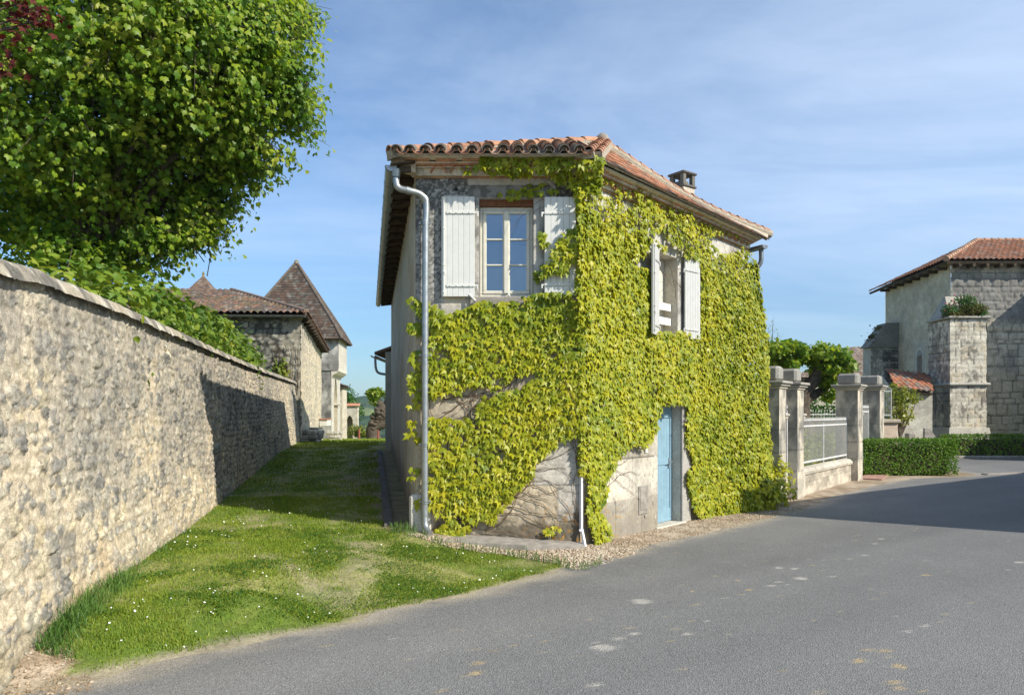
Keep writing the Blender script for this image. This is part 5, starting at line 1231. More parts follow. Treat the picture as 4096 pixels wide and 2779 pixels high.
# ------------------------------------------------------------------ gate tower with pyramid roof
tw_ = empty('gate_tower', (-14.5, 50, 0), 'square stone gate tower with a tall brown tiled pyramid roof', 'tower')
sd = np.array([-.1, 1.]); sd /= np.hypot(*sd); TF = np.array([-12.2, 49.0]); UF = np.array([-11.7, 48.95])
def tfn(u, v):
    c = mixc((.46, .45, .41), (.24, .235, .22), sstep(.4, .6, fbm(u * .9, v * .9, 4, 181))); c = mixc(c, (.11, .11, .105), sstep(.5, .65, fbm(u * 2.5, v * 1.2, 4, 182)) * .7)
    xs = np.arange(0, 12, .62); row = np.floor(v / .48); j = np.maximum(sstep(.03, 0, np.abs((u + .3 * (row % 2)) % .62 - .31)) * .6, sstep(.03, 0, np.abs(v % .48 - .24)))
    c = c * (.85 + .3 * vnoise(np.floor((u + .3 * (row % 2)) / .62) * 3.3, row * 2.1, 4))[..., None]
    return -.012 * j, c * (1 - .35 * j[..., None])
def tlit(u, v):  # tower stone with sunlight painted in as a paler colour, for the lane faces
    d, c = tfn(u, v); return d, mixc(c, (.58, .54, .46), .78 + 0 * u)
panel('front_wall', (TF[0] - 6, TF[1], 0), (1, 0, 0), (0, 0, 1), np.arange(0, 6.01, .08), np.arange(-.3, 4.9, .08), tfn, M['farstone'], tw_, (), (0, -1, 0))
panel('upper_front', (UF[0] - 6.5, UF[1] - .02, 0), (1, 0, 0), (0, 0, 1), np.arange(0, 6.51, .08), np.arange(4.7, 7.0, .07), tfn, M['farstone'], tw_, (), (0, -1, 0))
panel('upper_lane_wall', (UF[0], UF[1] - .02, 0), (sd[0], sd[1], 0), (0, 0, 1), np.arange(0, 4.3, .07), np.arange(4.85, 7.0, .07), tlit, M['farstone'], tw_, (), (1, 0, 0))
# lane face with pointed arch opening
def archmask(u, v):
    hw = .80; uc = 2.0; top = 5.0 - .55
    k = np.abs(u - uc) < hw * np.clip(np.sqrt(np.clip((4.35 - v) / 1.5, 0, 1)), 0, 1)
    return k & (v < 4.35)
us = np.arange(0, 4.3, .05); vs = np.arange(-.4, 4.95, .05); Ug, Vg = np.meshgrid(us, vs, indexing='ij'); d, c = tlit(Ug, Vg)
P = np.stack([TF[0] + Ug * sd[0] + d, TF[1] + Ug * sd[1], Vg], -1); nx, ny = Ug.shape; idx = np.arange(nx * ny).reshape(nx, ny)
ok = ~archmask((us[:-1] + us[1:])[:, None] / 2 + 0 * vs[None, 1:], (vs[:-1] + vs[1:])[None] / 2 + 0 * us[1:, None])
Q = np.stack([idx[:-1, :-1], idx[1:, :-1], idx[1:, 1:], idx[:-1, 1:]], -1)[ok]
np_mesh('lane_wall', P.reshape(-1, 3), [Q], M['farstone'], tw_, c.reshape(-1, 3), True)
m = MB(); pr = [(2.0 + s * .80 * math.sqrt(max(0, min(1, (4.35 - v) / 1.5))), v) for s, vv in ((-1, np.linspace(-.4, 4.35, 22)), (1, np.linspace(4.35, -.4, 22))) for v in vv]
for (a, b), (a2, b2) in zip(pr[:-1], pr[1:]):
    p = [Vector((TF[0] + a * sd[0], TF[1] + a * sd[1], b)), Vector((TF[0] + a2 * sd[0], TF[1] + a2 * sd[1], b2))]; m.poly([p[0], p[1], p[1] + Vector((-.75, 0, 0)), p[0] + Vector((-.75, 0, 0))], (.52, .46, .35))
m.poly([Vector((TF[0] + a * sd[0] - .74, TF[1] + a * sd[1], b)) for a, b in pr], (.40, .34, .25)); m.bbox((TF[0] - .6, TF[1] + 1.1, 2.35), (.66, 0, 0), (-.02, .25, 0), (0, 0, .14), .03, (.5, .46, .38)); m.bbox((TF[0] - .64, TF[1] + 2.66, 2.35), (.66, 0, 0), (-.02, .25, 0), (0, 0, .14), .03, (.5, .46, .38))
m.build('archway', M['farstone'], tw_)
for i in range(11):
    m = MB(); p = UF + sd * (i * .40 + .02)
    m.prism([(p[0] + .0, p[1], 4.86), (p[0] - .02, p[1], 4.66), (p[0] - .2, p[1], 4.48), (p[0] - .42, p[1], 4.36), (p[0] - .5, p[1], 4.2), (p[0] - .52, p[1], 4.86)], (0, .24, 0), (.60, .56, .48)); m.build('corbel', M['farstone'], tw_)
m = MB(); bq = UF + sd * 4.25; m.prism([(TF[0] - 6, TF[1] + .02, 4.7), (UF[0] - .03, TF[1] + .02, 4.7), (bq[0] - .03, bq[1], 4.7), (TF[0] - 6, bq[1], 4.7)], (0, 0, .14), (.4, .38, .33)); cq = TF + sd * 4.25
m.poly([(cq[0], cq[1], -.3), (cq[0] - 6.5, cq[1], -.3), (cq[0] - 6.5, cq[1], 4.84), (cq[0], cq[1], 4.84)], (.4, .38, .33)); m.poly([(bq[0], bq[1], 4.84), (bq[0] - 7, bq[1], 4.84), (bq[0] - 7, bq[1], 7), (bq[0], bq[1], 7)], (.4, .38, .33)); m.poly([(UF[0] - 6.5, UF[1], 0), (UF[0] - 6.5, UF[1] + 4.3, 0), (UF[0] - 6.5, UF[1] + 4.3, 7), (UF[0] - 6.5, UF[1], 7)], (.4, .38, .33)); m.build('rear_wall', M['farstone'], tw_)
ap = at(1186, 1047, 51.4); bq = [Vector((-18.75, 48.4, 6.78)), Vector((-11.35, 48.42, 6.78)), Vector((-11.85, 53.6, 6.78)), Vector((-19.2, 53.6, 6.78))]
md = [b.lerp(Vector((ap.x, ap.y, 6.78)), .13) + Vector((0, 0, .85)) for b in bq]
PT = [(.082,.060,.046), (.068,.052,.042), (.094,.070,.053), (.105,.066,.048), (.10,.092,.078)]
for i in range(4):
    j = (i + 1) % 4
    plane_sheet('roof_tiles', bq[i], bq[j], [md[j], md[i]], M['fartile'], tw_, pitch=.3, course=.22, res=.1, flat=True, pal=PT, seed=190 + i); plane_sheet('roof_tiles', md[i], md[j], [ap], M['fartile'], tw_, pitch=.3, course=.22, res=.1, flat=True, pal=PT, seed=194 + i)
    m = MB(); m.tube([bq[i] + Vector((0, 0, .02)), md[i] + Vector((0, 0, .02)), ap], .09, 6, (.13, .105, .085)); m.build('hip_tiles', M['fartile'], tw_)
m = MB(); m.lathe(ap - Vector((0, 0, .15)), [(.2, 0), (.18, .15), (.06, .3)], 8, (.22, .2, .16)); m.build('finial', M['fartile'], tw_, True)
# far turret
tu = empty('turret', (-32.3, 76, 0), 'small distant turret peak with an orange lichened tip behind the barn roof', 'turret')
m = MB(); m.box(-33.9, -30.7, 74.4, 77.6, -1, 13.4, (.42, .40, .35)); m.build('shaft', M['farstone'], tu)
a_ = Vector((-32.35, 76, 16.2)); q = [Vector((-34.3, 74, 13.3)), Vector((-30.3, 74, 13.3)), Vector((-30.3, 78, 13.3)), Vector((-34.3, 78, 13.3))]
for i in range(4): plane_sheet('roof_tiles', q[i], q[(i + 1) % 4], [a_], M['fartile'], tu, pitch=.35, course=.28, res=.12, flat=True, pal=[(.17,.115,.085),(.14,.095,.075),(.19,.125,.09)], seed=200 + i)
m = MB(); m.lathe(a_ - Vector((0, 0, .5)), [(.3, 0), (.12, .45), (.10, .6), (.14, .7), (.04, .95)], 8, (.22, .16, .06)); m.build('finial', M['fartile'], tu, True)
# low buildings past the tower
lb = empty('low_house', (-13.9, 57, 0), 'narrow stone wall end with a brown roof edge past the gate tower', 'house')
m = MB(); m.box(-20, -13.1, 56, 57.5, -1, 4.0, (.52, .47, .37)); m.build('wall', M['farstone'], lb)
plane_sheet('roof_tiles', (-12.9, 55.7, 3.85), (-12.9, 57.8, 3.85), [(-17, 57.8, 5.2), (-17, 55.7, 5.2)], M['fartile'], lb, pitch=.3, course=.4, res=.15, pal=FP, seed=210)
sh = empty('stone_porch', (-14.6, 66, -.4), 'small roofless stone porch with a pointed doorway and tiles on its wall head', 'porch')
m = MB(); x0, x1, y_ = -15.25, -14.05, 65.5; z0, z1 = -.6, 2.35
m.hexa([(x0 - 2.5, y_ + .2, z0), (x0 + .28, y_, z0), (x0 + .28, y_ + .5, z0), (x0 - 2.5, y_ + .7, z0), (x0 - 2.5, y_ + .2, z1), (x0 + .28, y_, z1), (x0 + .28, y_ + .5, z1), (x0 - 2.5, y_ + .7, z1)], (.54, .49, .39)); m.box(x0 + .86, x1 + .1, y_, y_ + .5, z0, z1, (.54, .49, .39))
m.prism([(x0 + .28, y_, 1.2), (x0 + .40, y_, 1.45), (x0 + .57, y_, 1.62), (x0 + .74, y_, 1.45), (x0 + .86, y_, 1.2), (x0 + .86, y_, z1), (x0 + .28, y_, z1)], (0, .5, 0), (.56, .51, .41)); m.box(x0 + .2, x1, y_ + .52, y_ + .6, z0, z1 - .1, (.2, .17, .13)); m.build('wall', M['farstone'], sh)
m = MB()
for i in range(16): m.arc((x0 - 1.2 + i * .17, y_ - .15, z1 + .05), (x0 - 1.2 + i * .17, y_ + .6, z1 + .28), (1, 0, 0), (0, 0, 1), .10, .09, .02, 0, math.pi, 6, (rng.uniform(.35, .5), .2, .13))
m.build('roof_tiles', M['fartile'], sh)
# trees and bits at the lane end
def simple_tree(name, label, cat, blobs, n, size, tm, mat, trunk, shell=.5, lump=.3, group=None):
    e = empty(name, trunk[0], label, cat, group); foliage('crown', blobs, n, size, tm, mat, e, shell, lump)
    m = MB()
    for pts, r in trunk[1]: m.tube(smooth([Vector(p) for p in pts], 4), list(np.linspace(r[0], r[1], (len(pts) - 1) * 4 + 1)), 9)
    m.build('trunk', M['bark'], e, True); return e
simple_tree('round_tree', 'round green tree crown showing beyond the gate tower and above the small porch', 'tree', [(-17.2, 76, 2.8, 1.2, 1.2, 1.5), (-17.6, 76, 4.0, .9, 1, .9), (-16.6, 76, 2.0, 1.0, 1, 1.)], 1500, .26, LEAFD, M['dark_leaf'], ((-17.3, 76, -3), [([(-17.3, 76, -3), (-17.3, 76, 1), (-17.2, 76, 3)], (.2, .08))]))
d_ = 57.0
def zp(x, y, d=d_): return at(1150 + x * .317, 1300 + y * .317, d)
pk = empty('pollard_tree', zp(1090, 1425), 'gnarled lane-end pollard tree with thick knobbly trunk and leafy knobs', 'tree')
m = MB()
m.tube(smooth([zp(1085, 1440), zp(1075, 1330), zp(1105, 1240), zp(1165, 1150), zp(1195, 1070), zp(1165, 1000), zp(1120, 950), zp(1095, 900)], 4), [.62,.58,.56,.55,.56,.52,.47,.44,.42,.41,.40,.38,.40,.46,.46,.44,.42,.42,.40,.36,.32,.30,.26,.24,.22,.2,.18,.16,.14], 12)
m.tube(smooth([zp(1195, 1070), zp(1240, 1010), zp(1250, 940), zp(1240, 890)], 4), list(np.linspace(.24, .12, 13)), 8); m.tube(smooth([zp(1130, 1270), zp(1215, 1250), zp(1262, 1190), zp(1290, 1130), zp(1310, 1040)], 4), list(np.linspace(.42, .15, 17)), 9)
for i in range(46):
    t = rng.random(); c = zp(np.interp(t, [0, .3, .6, 1], [1080, 1100, 1165, 1180]) + rng.normal() * 28, np.interp(t, [0, .3, .6, 1], [1380, 1250, 1140, 1020]) + rng.normal() * 14); q = rng.uniform(.10, .30)
    m.lathe(c + Vector((0, -.38 + rng.random() * .2, 0)), [(.02 * q, -q * .8), (.7 * q, -q * .55), (q, 0), (.7 * q, q * .55), (.05 * q, q * .8)], 9)
m.build('trunk', M['bark'], pk, True)
bb = []
for x, y, r in ((1090, 870, 80), (1040, 850, 45), (1140, 840, 60), (1100, 950, 55), (1240, 870, 42), (1300, 950, 45), (1290, 1165, 30), (1080, 1130, 22)): c = zp(x, y); q = r * .317 / F * d_; bb.append((c.x, c.y, c.z, q, q, q))
foliage('crown', bb, 1700, .22, LEAFD, M['lime'], pk, .6, .25)
ub = empty('yellow_bush', zp(900, 1390, 60), 'low yellowish bush beside the first lane bollard', 'bush')
foliage('foliage', [(*zp(850, 1330, 60), .75, .6, .55), (*zp(940, 1340, 60), .8, .6, .5), (*zp(990, 1370, 60), .5, .5, .35)], 1000, .16, LEAFD, M['yellow'], ub, .6); m = MB(); c = zp(900, 1400, 60)
for i in range(6): m.tube([c, c + Vector((rng.normal() * .5, rng.normal() * .3, .8))], .03, 5)
m.build('stem', M['bark'], ub)
for x, y, lab in ((903, 1440, 'rust red bollard beside the yellow bush'), (1143, 1450, 'rust red bollard in front of the pollard trunk')):
    c = zp(x, y, 47.5); b = empty('bollard', c, lab, 'bollard', 'rust red bollards across the lane end'); m = MB(); m.tube([c - UP * .2, c + UP * .60], .065, 12); m.build('post', M['rustred'], b, True); m = MB(); m.lathe(c + UP * .6, [(.072, 0), (.072, .03), (.03, .05)], 12); m.build('cap', M['rustred'], b, True)
m = MB(); m.tube(smooth([at(1426, 1647, 66), at(1500, 1610, 45), at(1568, 1563, 24)], 6), .014, 5); tag(m.build('overhead_wire', M['darkzinc']), 'thin dark wire sagging across the end of the lane', 'wire')
# lean-to behind the house
ot = empty('outbuilding', (-3.9, 23.4, .5), 'lower lean-to roof with a grey gutter behind the corner house', 'outbuilding')
m = MB(); m.box(-3.95, 3, 22.6, 25, .2, 3.75, (.46, .42, .35)); m.build('wall', M['wall'], ot)
m = MB(); m.prism([(-4.28, 22.55, 3.66), (-2.5, 22.55, 4.3), (-2.5, 22.55, 4.38), (-4.28, 22.55, 3.74)], (0, 2.6, 0), (.2, .13, .1)); m.build('roof', M['fartile'], ot)
m = MB(); m.arc((-4.34, 22.6, 3.64), (-4.36, 25.1, 3.64), (1, 0, 0), (0, 0, -1), .075, .075, .01, 0, math.pi, 8); m.tube(smooth([Vector((-4.32, 22.9, 3.57)), Vector((-4.3, 22.9, 3.25)), Vector((-4.2, 22.9, 3.1)), Vector((-3.9, 22.9, 3.05))], 4), .04, 8); m.build('gutter', M['zinc'], ot, True)
# far wooded hill beyond the valley
hx = np.linspace(-900, 700, 260); hy = np.linspace(380, 1500, 110); X, Y = np.meshgrid(hx, hy, indexing='ij')
base = -30 + 52 * sstep(420, 1000, Y) * (.65 + .5 * fbm(X * .004, Y * .003, 3, 221)) + 4.5 * fbm(X * .03, Y * .03, 4, 222) + 9 * (fbm(X * .07, Y * .07, 3, 223))
woods = fbm(X * .008, Y * .012, 3, 224); c = mixc((.014, .036, .012), (.045, .085, .022), sstep(.35, .7, fbm(X * .12, Y * .12, 3, 225))); c = mixc(c, (.16, .20, .06), sstep(.68, .72, woods)); base = base - 6 * sstep(.60, .66, woods)
nx, ny = X.shape; idx = np.arange(nx * ny).reshape(nx, ny); Q = np.stack([idx[:-1, :-1], idx[1:, :-1], idx[1:, 1:], idx[:-1, 1:]], -1).reshape(-1, 4)
M['hill'] = painted('wooded_hill', .95, .35, .35, .06, .9, .3, 2.)
tag(np_mesh('hills', np.stack([X, Y, base], -1).reshape(-1, 3), [Q], M['hill'], None, c.reshape(-1, 3), False), kind='structure')
# ------------------------------------------------------------------ gate pillars, railings, gates
fe = np.array([.612, .791]); fe /= np.hypot(*fe); fn_ = np.array([fe[1], -fe[0]])
FE = Vector((*fe, 0)); FN = Vector((*fn_, 0))
def pillar(c, s, h, label, capc=(.27, .26, .235)):
    c = Vector((*c, 0)); e = empty('gate_pillar', c, label, 'pillar', 'stone gate pillars of the garden fence'); o = c - FE * s / 2 - FN * s / 2
    def fnp(u, v):
        n = fbm(u * 4, v * 4, 4, int(c.x * 9) % 40); cc = mixc((.56, .50, .40), (.40, .37, .31), sstep(.4, .62, n)); cc = mixc(cc, (.17, .165, .15), sstep(.50, .66, fbm(u * 3, v * 1.6, 4, 232) + .10 * sstep(1.4, h, v) + .08 * sstep(.5, .1, v)) * .8)
        j = sstep(.014, 0, np.abs((v + .1) % .46 - .23)); return .006 * n - .008 * j, cc * (1 - .4 * j[..., None])
    vs = np.arange(0, h - .42, .035); us_ = np.linspace(0, s, 16)
    for oo, ud, nn in ((o, -FE, -FN), ): pass
    quads = [(o + FN * s, FE, FN), (o, FE, -FN), (o, FN, -FE), (o + FE * s, FN, FE)]
    sh_ = None
    for k, (oo, ud, nn) in enumerate(quads):
        panel('shaft', oo, ud, (0, 0, 1), us_, vs, fnp, M['ashlar'], e, (), nn)
    m = MB(); o3 = o - FE * .0
    for z, ov, hh, cl in ((h - .46, .03, .05, (.46, .42, .34)), (h - .41, .07, .05, (.36, .34, .29)), (h - .36, .11, .06, (.34, .32, .28))): m.bbox(o - FE * ov - FN * ov + UP * z, FE * (s + 2 * ov), FN * (s + 2 * ov), UP * (hh - .003), .012, cl)
    m.build('cap', M['ashlar'], e)
    m = MB(); m.bbox(o + FE * .03 + FN * .03 + UP * (h - .30), FE * (s - .06), FN * (s - .06), UP * .30, .05, capc); m.build('finial', M['ashlar'], e)
    m = MB(); p = c + FE * (s / 2 - .03) + FN * (s * .20 - .09); m.bbox(p, FE * .16, FN * .19, UP * 1.72, .012, (.58, .53, .43)); m.bbox(p - FE * .01 - FN * .03 + UP * 1.72, FE * .21, FN * .25, UP * .05, .012, (.52, .47, .38)); m.bbox(p - FE * .01 - FN * .055 + UP * 1.775, FE * .24, FN * .30, UP * .055, .012, (.42, .39, .33)); m.bbox(p - FN * .03, FE * .2, FN * .25, UP * .52, .02, (.50, .46, .38)); m.build('pilaster', M['ashlar'], e)
    return e
PC = [np.array([5.28, 14.75]), np.array([6.05, 15.80]), np.array([9.30, 20.0]), np.array([11.02, 22.25])]
pillar(PC[0], .44, 2.79, 'gate pillar half hidden by the vine bush at the house end'); pillar(PC[1], .46, 2.80, 'gate pillar between the narrow gate and the white railing')
pillar(PC[2], .56, 2.92, 'gate pillar at the end of the white railing nearest the church'); pillar(PC[3], .60, 2.98, 'gate pillar beside the clipped box hedge')
lw = empty('low_wall', (*PC[1], 0), 'low stone wall with rounded coping carrying the white railing', 'wall')
a = PC[1] + fe * .40; L = np.hypot(*(PC[2] - PC[1])) - .70
def lwf(u, v):
    n = fbm(u * 4, v * 5, 4, 241); c = mixc((.54, .48, .39), (.38, .34, .28), sstep(.4, .6, n)); j = np.maximum(sstep(.012, 0, np.abs((u + .3 * (v > .27)) % .62 - .31)), sstep(.012, 0, np.abs(v - .27))); c = mixc(c, (.20, .18, .15), sstep(.5, .7, fbm(u * 2.2, v * 4, 4, 242)) * .6)
    return .008 * n - .008 * j, c * (1 - .4 * j[..., None])
panel('stone_face', (*(a + fn_ * .12), 0), FE, (0, 0, 1), np.arange(0, L, .03), np.arange(0, .46, .025), lwf, M['ashlar'], lw, (), FN)
m = MB(); m.obox((*(a + fn_ * .118), 0), FE * L, -FN * .30, UP * .455, (.45, .40, .33)); m.build('wall_core', M['ashlar'], lw)
m = MB()
n = 8
for i in range(n):
    p = Vector((*(a + fe * (L / n * i)), .46)); q = [(.16, 0), (.17, .06), (.10, .13), (-.02, .155), (-.14, .13), (-.21, .06), (-.20, 0)]
    m.prism([p + FN * x + UP * z for x, z in q], FE * (L / n - .012), tuple(np.array((.46, .42, .35)) * rng.uniform(.75, 1.1)))
m.build('coping', M['ashlar'], lw)
def railing(name, label, a, d, L, z0, z1, sp, mat, tips=True, group=None):
    a = Vector((*a, 0)); d = Vector((*d, 0)); e = empty(name, a, label, 'railing', group); m = MB(); sd_ = d.cross(UP)
    nb = int(L / sp)
    for i in range(nb + 1):
        p = a + d * (i * L / nb); m.tube([p + UP * z0, p + UP * z1], .0058, 5); 
        if tips: m.add([p + UP * z1 + d * .018, p + UP * z1 + sd_ * .018, p + UP * z1 - d * .018, p + UP * z1 - sd_ * .018, p + UP * (z1 + .09)], [(0, 1, 4), (1, 2, 4), (2, 3, 4), (3, 0, 4)])
    m.build('grille', mat, e)
    for z in (z0 + .03, z1 - .14): q = MB(); q.bbox(a - sd_ * .012 + UP * z, d * L, sd_ * .024, UP * .035, .005); q.build('rail', mat, e)
    for t in (0, .5, 1): q = MB(); q.bbox(a + d * (L * t - .015) - sd_ * .015 + UP * (z0 - .06), d * .03, sd_ * .03, UP * (z1 - z0), .004); q.build('stanchion', mat, e)
    return e
railing('railing', 'white spear-topped iron railing standing on the low stone wall', a + fe * .0, fe, L, .66, 1.66, .09, M['iron'])
def gate(label, a, d, L, z0, z1):
    e = railing('iron_gate', label, a, d, L, z0, z1, .10, M['iron'], True, 'white iron gates of the garden'); q = MB(); dd = Vector((*d, 0)); aa = Vector((*a, 0)); q.bbox(aa + UP * (z0 + .02) - FN * .006, dd * L, FN * .012, UP * .55, .003); q.build('kick_panel', M['iron'], e); return e
gate('narrow white iron gate between the two pillars by the vine', PC[0] + fe * .28, fe, .72, .12, 1.95); gate('taller white iron gate next to the box hedge', PC[2] + fe * .42, fe, 1.95, .12, 2.0)
m = MB(); pa = PC[2] + fe * .2
m.prism([Vector((*(PC[2] + fe * .35 + fn_ * .1), 0)), Vector((*(PC[2] + fe * .35 + fn_ * .75), 0)), Vector((*(PC[3] - fe * .5 + fn_ * .6), 0)), Vector((*(PC[3] - fe * .3 + fn_ * .1), 0))], UP * .035); tag(m.build('brick_path', M['brick']), kind='structure')
gw_ = empty('garden_wall', (12.4, 24, 0), 'pinkish rendered garden wall end beyond the last gate pillar', 'wall')
m = MB(); m.bbox((11.7, 23.9, 0), (1.02, 0, 0), (.1, 5, 0), (0, 0, 1.5), .02, (.56, .45, .36)); m.build('wall', M['ashlar'], gw_); m = MB(); m.bbox((11.65, 23.82, 1.503), (1.14, 0, 0), (.1, 5.1, 0), (0, 0, .13), .03, (.40, .35, .28)); m.build('coping', M['ashlar'], gw_)
railing('railing', 'grey-green railing raised on the pinkish garden wall', (11.75, 24.1), (1, 0), .85, 1.72, 2.68, .07, M['grey_white'], False)
railing('railing', 'far white railing at the back of the garden', (8.9, 29.), (1, 0), 4.6, .9, 1.9, .11, M['iron'], True)
# garden planting behind the fence
def hedge_box(name, label, x0, x1, y0, y1, h, n, size, mat, ang=None, cat='hedge', rad=.12):
    e = empty(name, ((x0 + x1) / 2, (y0 + y1) / 2, 0), label, cat)
    k = n; fx = rng.random(k); fy = rng.random(k); fz = rng.random(k); dims = (x1 - x0, y1 - y0, h)
    wA = np.array([dims[1] * h * 2, dims[0] * h * 2, dims[0] * dims[1]]); f = rng.choice(3, k, p=wA / wA.sum()); sgn = np.where(rng.random(k) < .5, 0, 1)
    P = np.stack([fx, fy, fz], -1); Nn = np.zeros((k, 3))
    for a_ in range(3):
        s = f == a_; v = sgn[s] if a_ < 2 else 1; P[s, a_] = v; Nn[s, a_] = 2 * v - 1 if a_ < 2 else 1
    c_ = P - .5; P = P - .5; dep = rng.random(k) ** 2 * .25
    P = P * np.array(dims) - Nn * dep[:, None]; rr = np.abs(c_) ** 6
    P = P * (1 - .035 * (rr.sum(1, keepdims=True) * 64 / 3) ** .7) + rng.normal(size=P.shape) * .012
    P = P + Nn * .06 * (fbm(P[:, 0] * 2.5 + P[:, 1], P[:, 2] * 2.5 + P[:, 1], 3, 251) - .5)[:, None]
    P += np.array([(x0 + x1) / 2, (y0 + y1) / 2, h / 2 + .02])
    leaves('foliage', P, Nn + rng.normal(size=P.shape) * .55 + [0, 0, .35], rng.normal(size=P.shape) + [0, 0, .3], size * rng.uniform(.6, 1.3, k), LEAFD, mat, e)
    m = MB(); m.bbox((x0 + .2, y0 + .2, 0), (x1 - x0 - .4, 0, 0), (0, y1 - y0 - .4, 0), (0, 0, h - .2), .1); m.build('stem_core', M['darkwood'], e); return e
hb = hedge_box('box_hedge', 'clipped bright green box hedge standing at the roadside by the gate', 10.26, 13.08, 21.15, 22.4, 1.06, 15000, .052, M['box_leaf'])
hedge_box('box_hedge', 'long dark shaded box hedge in front of the church buttress', 17.75, 25.5, 29.3, 30.3, .95, 12000, .07, M['box_leaf'])
m = MB(); m.bbox((17.6, 29.15, .0), (8, 0, 0), (0, .12, 0), (0, 0, .12), .02); tag(m.build('kerb_edging', M['concrete']), kind='structure')
gh = empty('garden_hedge', (7.2, 18.6, 0), 'yellow-green low hedge behind the white railing', 'hedge')
g0_ = PC[1] + fe * .6 - fn_ * .95; bl = []
for i in range(16): p = g0_ + fe * (i * .52); bl.append((p[0], p[1], .66, .5, .5, .66 + .06 * rng.normal()))
foliage('foliage', bl, 9000, .085, LEAFD, M['yellow'], gh, .4, .15, .2)
m = MB()
for i in range(14): p = g0_ + fe * (i * .55); m.tube([(*p, 0), (p[0], p[1], .7)], .03, 5)
m.build('stem', M['bark'], gh)
def z5(x, y, d): return at(2950 + x * .5707, 1200 + y * .5707, d)
gt_ = empty('pollard_tree', z5(440, 860, 24), 'garden pollard tree with forked dark trunk and two clipped heads behind the gate pillars', 'tree')
m = MB()
m.tube(smooth([z5(440, 960, 24), z5(430, 800, 24), z5(430, 680, 24), z5(440, 620, 24)], 4), list(np.linspace(.36, .34, 13)), 10); m.tube(smooth([z5(440, 640, 24), z5(410, 560, 24), z5(400, 490, 24), z5(340, 420, 24)], 4), list(np.linspace(.26, .12, 13)), 8); m.tube(smooth([z5(440, 650, 24), z5(510, 590, 24), z5(560, 520, 24), z5(590, 430, 24)], 4), list(np.linspace(.28, .13, 13)), 8); m.tube(smooth([z5(470, 700, 24), z5(560, 650, 24.3), z5(640, 600, 24.6)], 4), list(np.linspace(.2, .08, 9)), 7)
m.build('trunk', M['bark'], gt_, True)
bb = []
for x, y, rx, rz in ((270, 360, 95, 75), (370, 340, 95, 60), (420, 400, 60, 50), (200, 420, 60, 80), (560, 380, 95, 75), (660, 400, 95, 75), (720, 460, 70, 55), (610, 480, 90, 60), (620, 560, 60, 50), (330, 450, 70, 35), (640, 650, 35, 60)): c = z5(x, y, 24.2); s = .5707 / F * 24; bb.append((c.x, c.y, c.z, rx * s, 1.0 if rx > 60 else .6, rz * s))
foliage('crown', bb, 6500, .15, LEAFD, M['lime'], gt_, .5, .28, .4, .6)
bg = empty('garden_bushes', z5(560, 780, 31), 'dark mixed shrubs at the back of the garden under the pollard', 'shrub')
foliage('foliage', [(*z5(560, 800, 31), 1.1, .8, .9), (*z5(420, 780, 31), 1.0, .8, .8), (*z5(250, 700, 31), 1.4, .8, 1.2), (*z5(700, 820, 31), 1.0, .8, .6), (*z5(120, 700, 31), 1.5, .8, 1.5)], 3200, .15, LEAFD, M['dark_leaf'], bg, .5)
m = MB()
for q in (150, 260, 420, 560, 690): c = z5(q, 830, 31.1); m.tube([(c.x, c.y, 0), (c.x, c.y, 1.6)], .06, 6)
m.build('stem', M['bark'], bg)
fs = empty('feathery_shoots', z5(230, 500, 26), 'thin feathery pale shoots rising beside the vine covered gable', 'shoots')
P = []; m = MB()
for x, y in ((250, 130), (215, 200), (285, 230), (200, 250), (240, 240)):
    t_ = z5(x, y, 26); b_ = z5(235, 480, 26); m.tube([b_, b_.lerp(t_, .6), t_], [.02, .012, .004], 4)
    for i in range(46): q = b_.lerp(t_, rng.uniform(.35, 1)); P.append(np.array(q) + rng.normal(size=3) * .10)
m.build('stem', M['bark'], fs); P = np.array(P); leaves('foliage', P, rng.normal(size=P.shape) + [0, -1, .5], rng.normal(size=P.shape) + [0, 0, .4], rng.uniform(.06, .12, len(P)), (np.array([(-.12,0,0),(.12,0,0),(0,1,0)]), np.array([(0,1,2)])), M['yellow'], fs)
ys_ = empty('yellow_shrub', z5(1150, 900, 26.5), 'loose yellow-green shrub in front of the small tiled annex', 'shrub')
foliage('foliage', [(*z5(1120, 760, 26.5), .42, .5, .5), (*z5(1160, 680, 26.5), .45, .5, .38), (*z5(1220, 680, 26.5), .32, .4, .22), (*z5(1110, 650, 26.5), .28, .4, .4), (*z5(1170, 800, 26.5), .3, .4, .35)], 1500, .10, LEAFD, M['yellow'], ys_, .75, .4)
m = MB(); c = z5(1140, 960, 26.5)
for t_ in ((1120, 640), (1200, 690), (1260, 700), (1150, 610), (1090, 650)): m.tube([c, c.lerp(z5(*t_, 26.5), .6), z5(*t_, 26.5)], [.05, .025, .006], 5)
m.build('stem', M['bark'], ys_)
m = MB(); c = z5(1310, 975, 27.5); m.prism([c + Vector((0, 0, -.3)), c + Vector((.42, 0, -.3)), c + Vector((.42, 0, .12)), c + Vector((.22, 0, .40)), c + Vector((.02, 0, .42))], (0, .12, 0), (.9, .9, .9)); m.bbox(c + Vector((-.55, .1, -.5)), (.28, 0, 0), (0, .3, 0), (0, 0, .72), .03, (.6, .6, .6)); tag(m.build('stone_slab', M['concrete']), 'pale leaning slab just visible above the clipped hedge', 'slab')
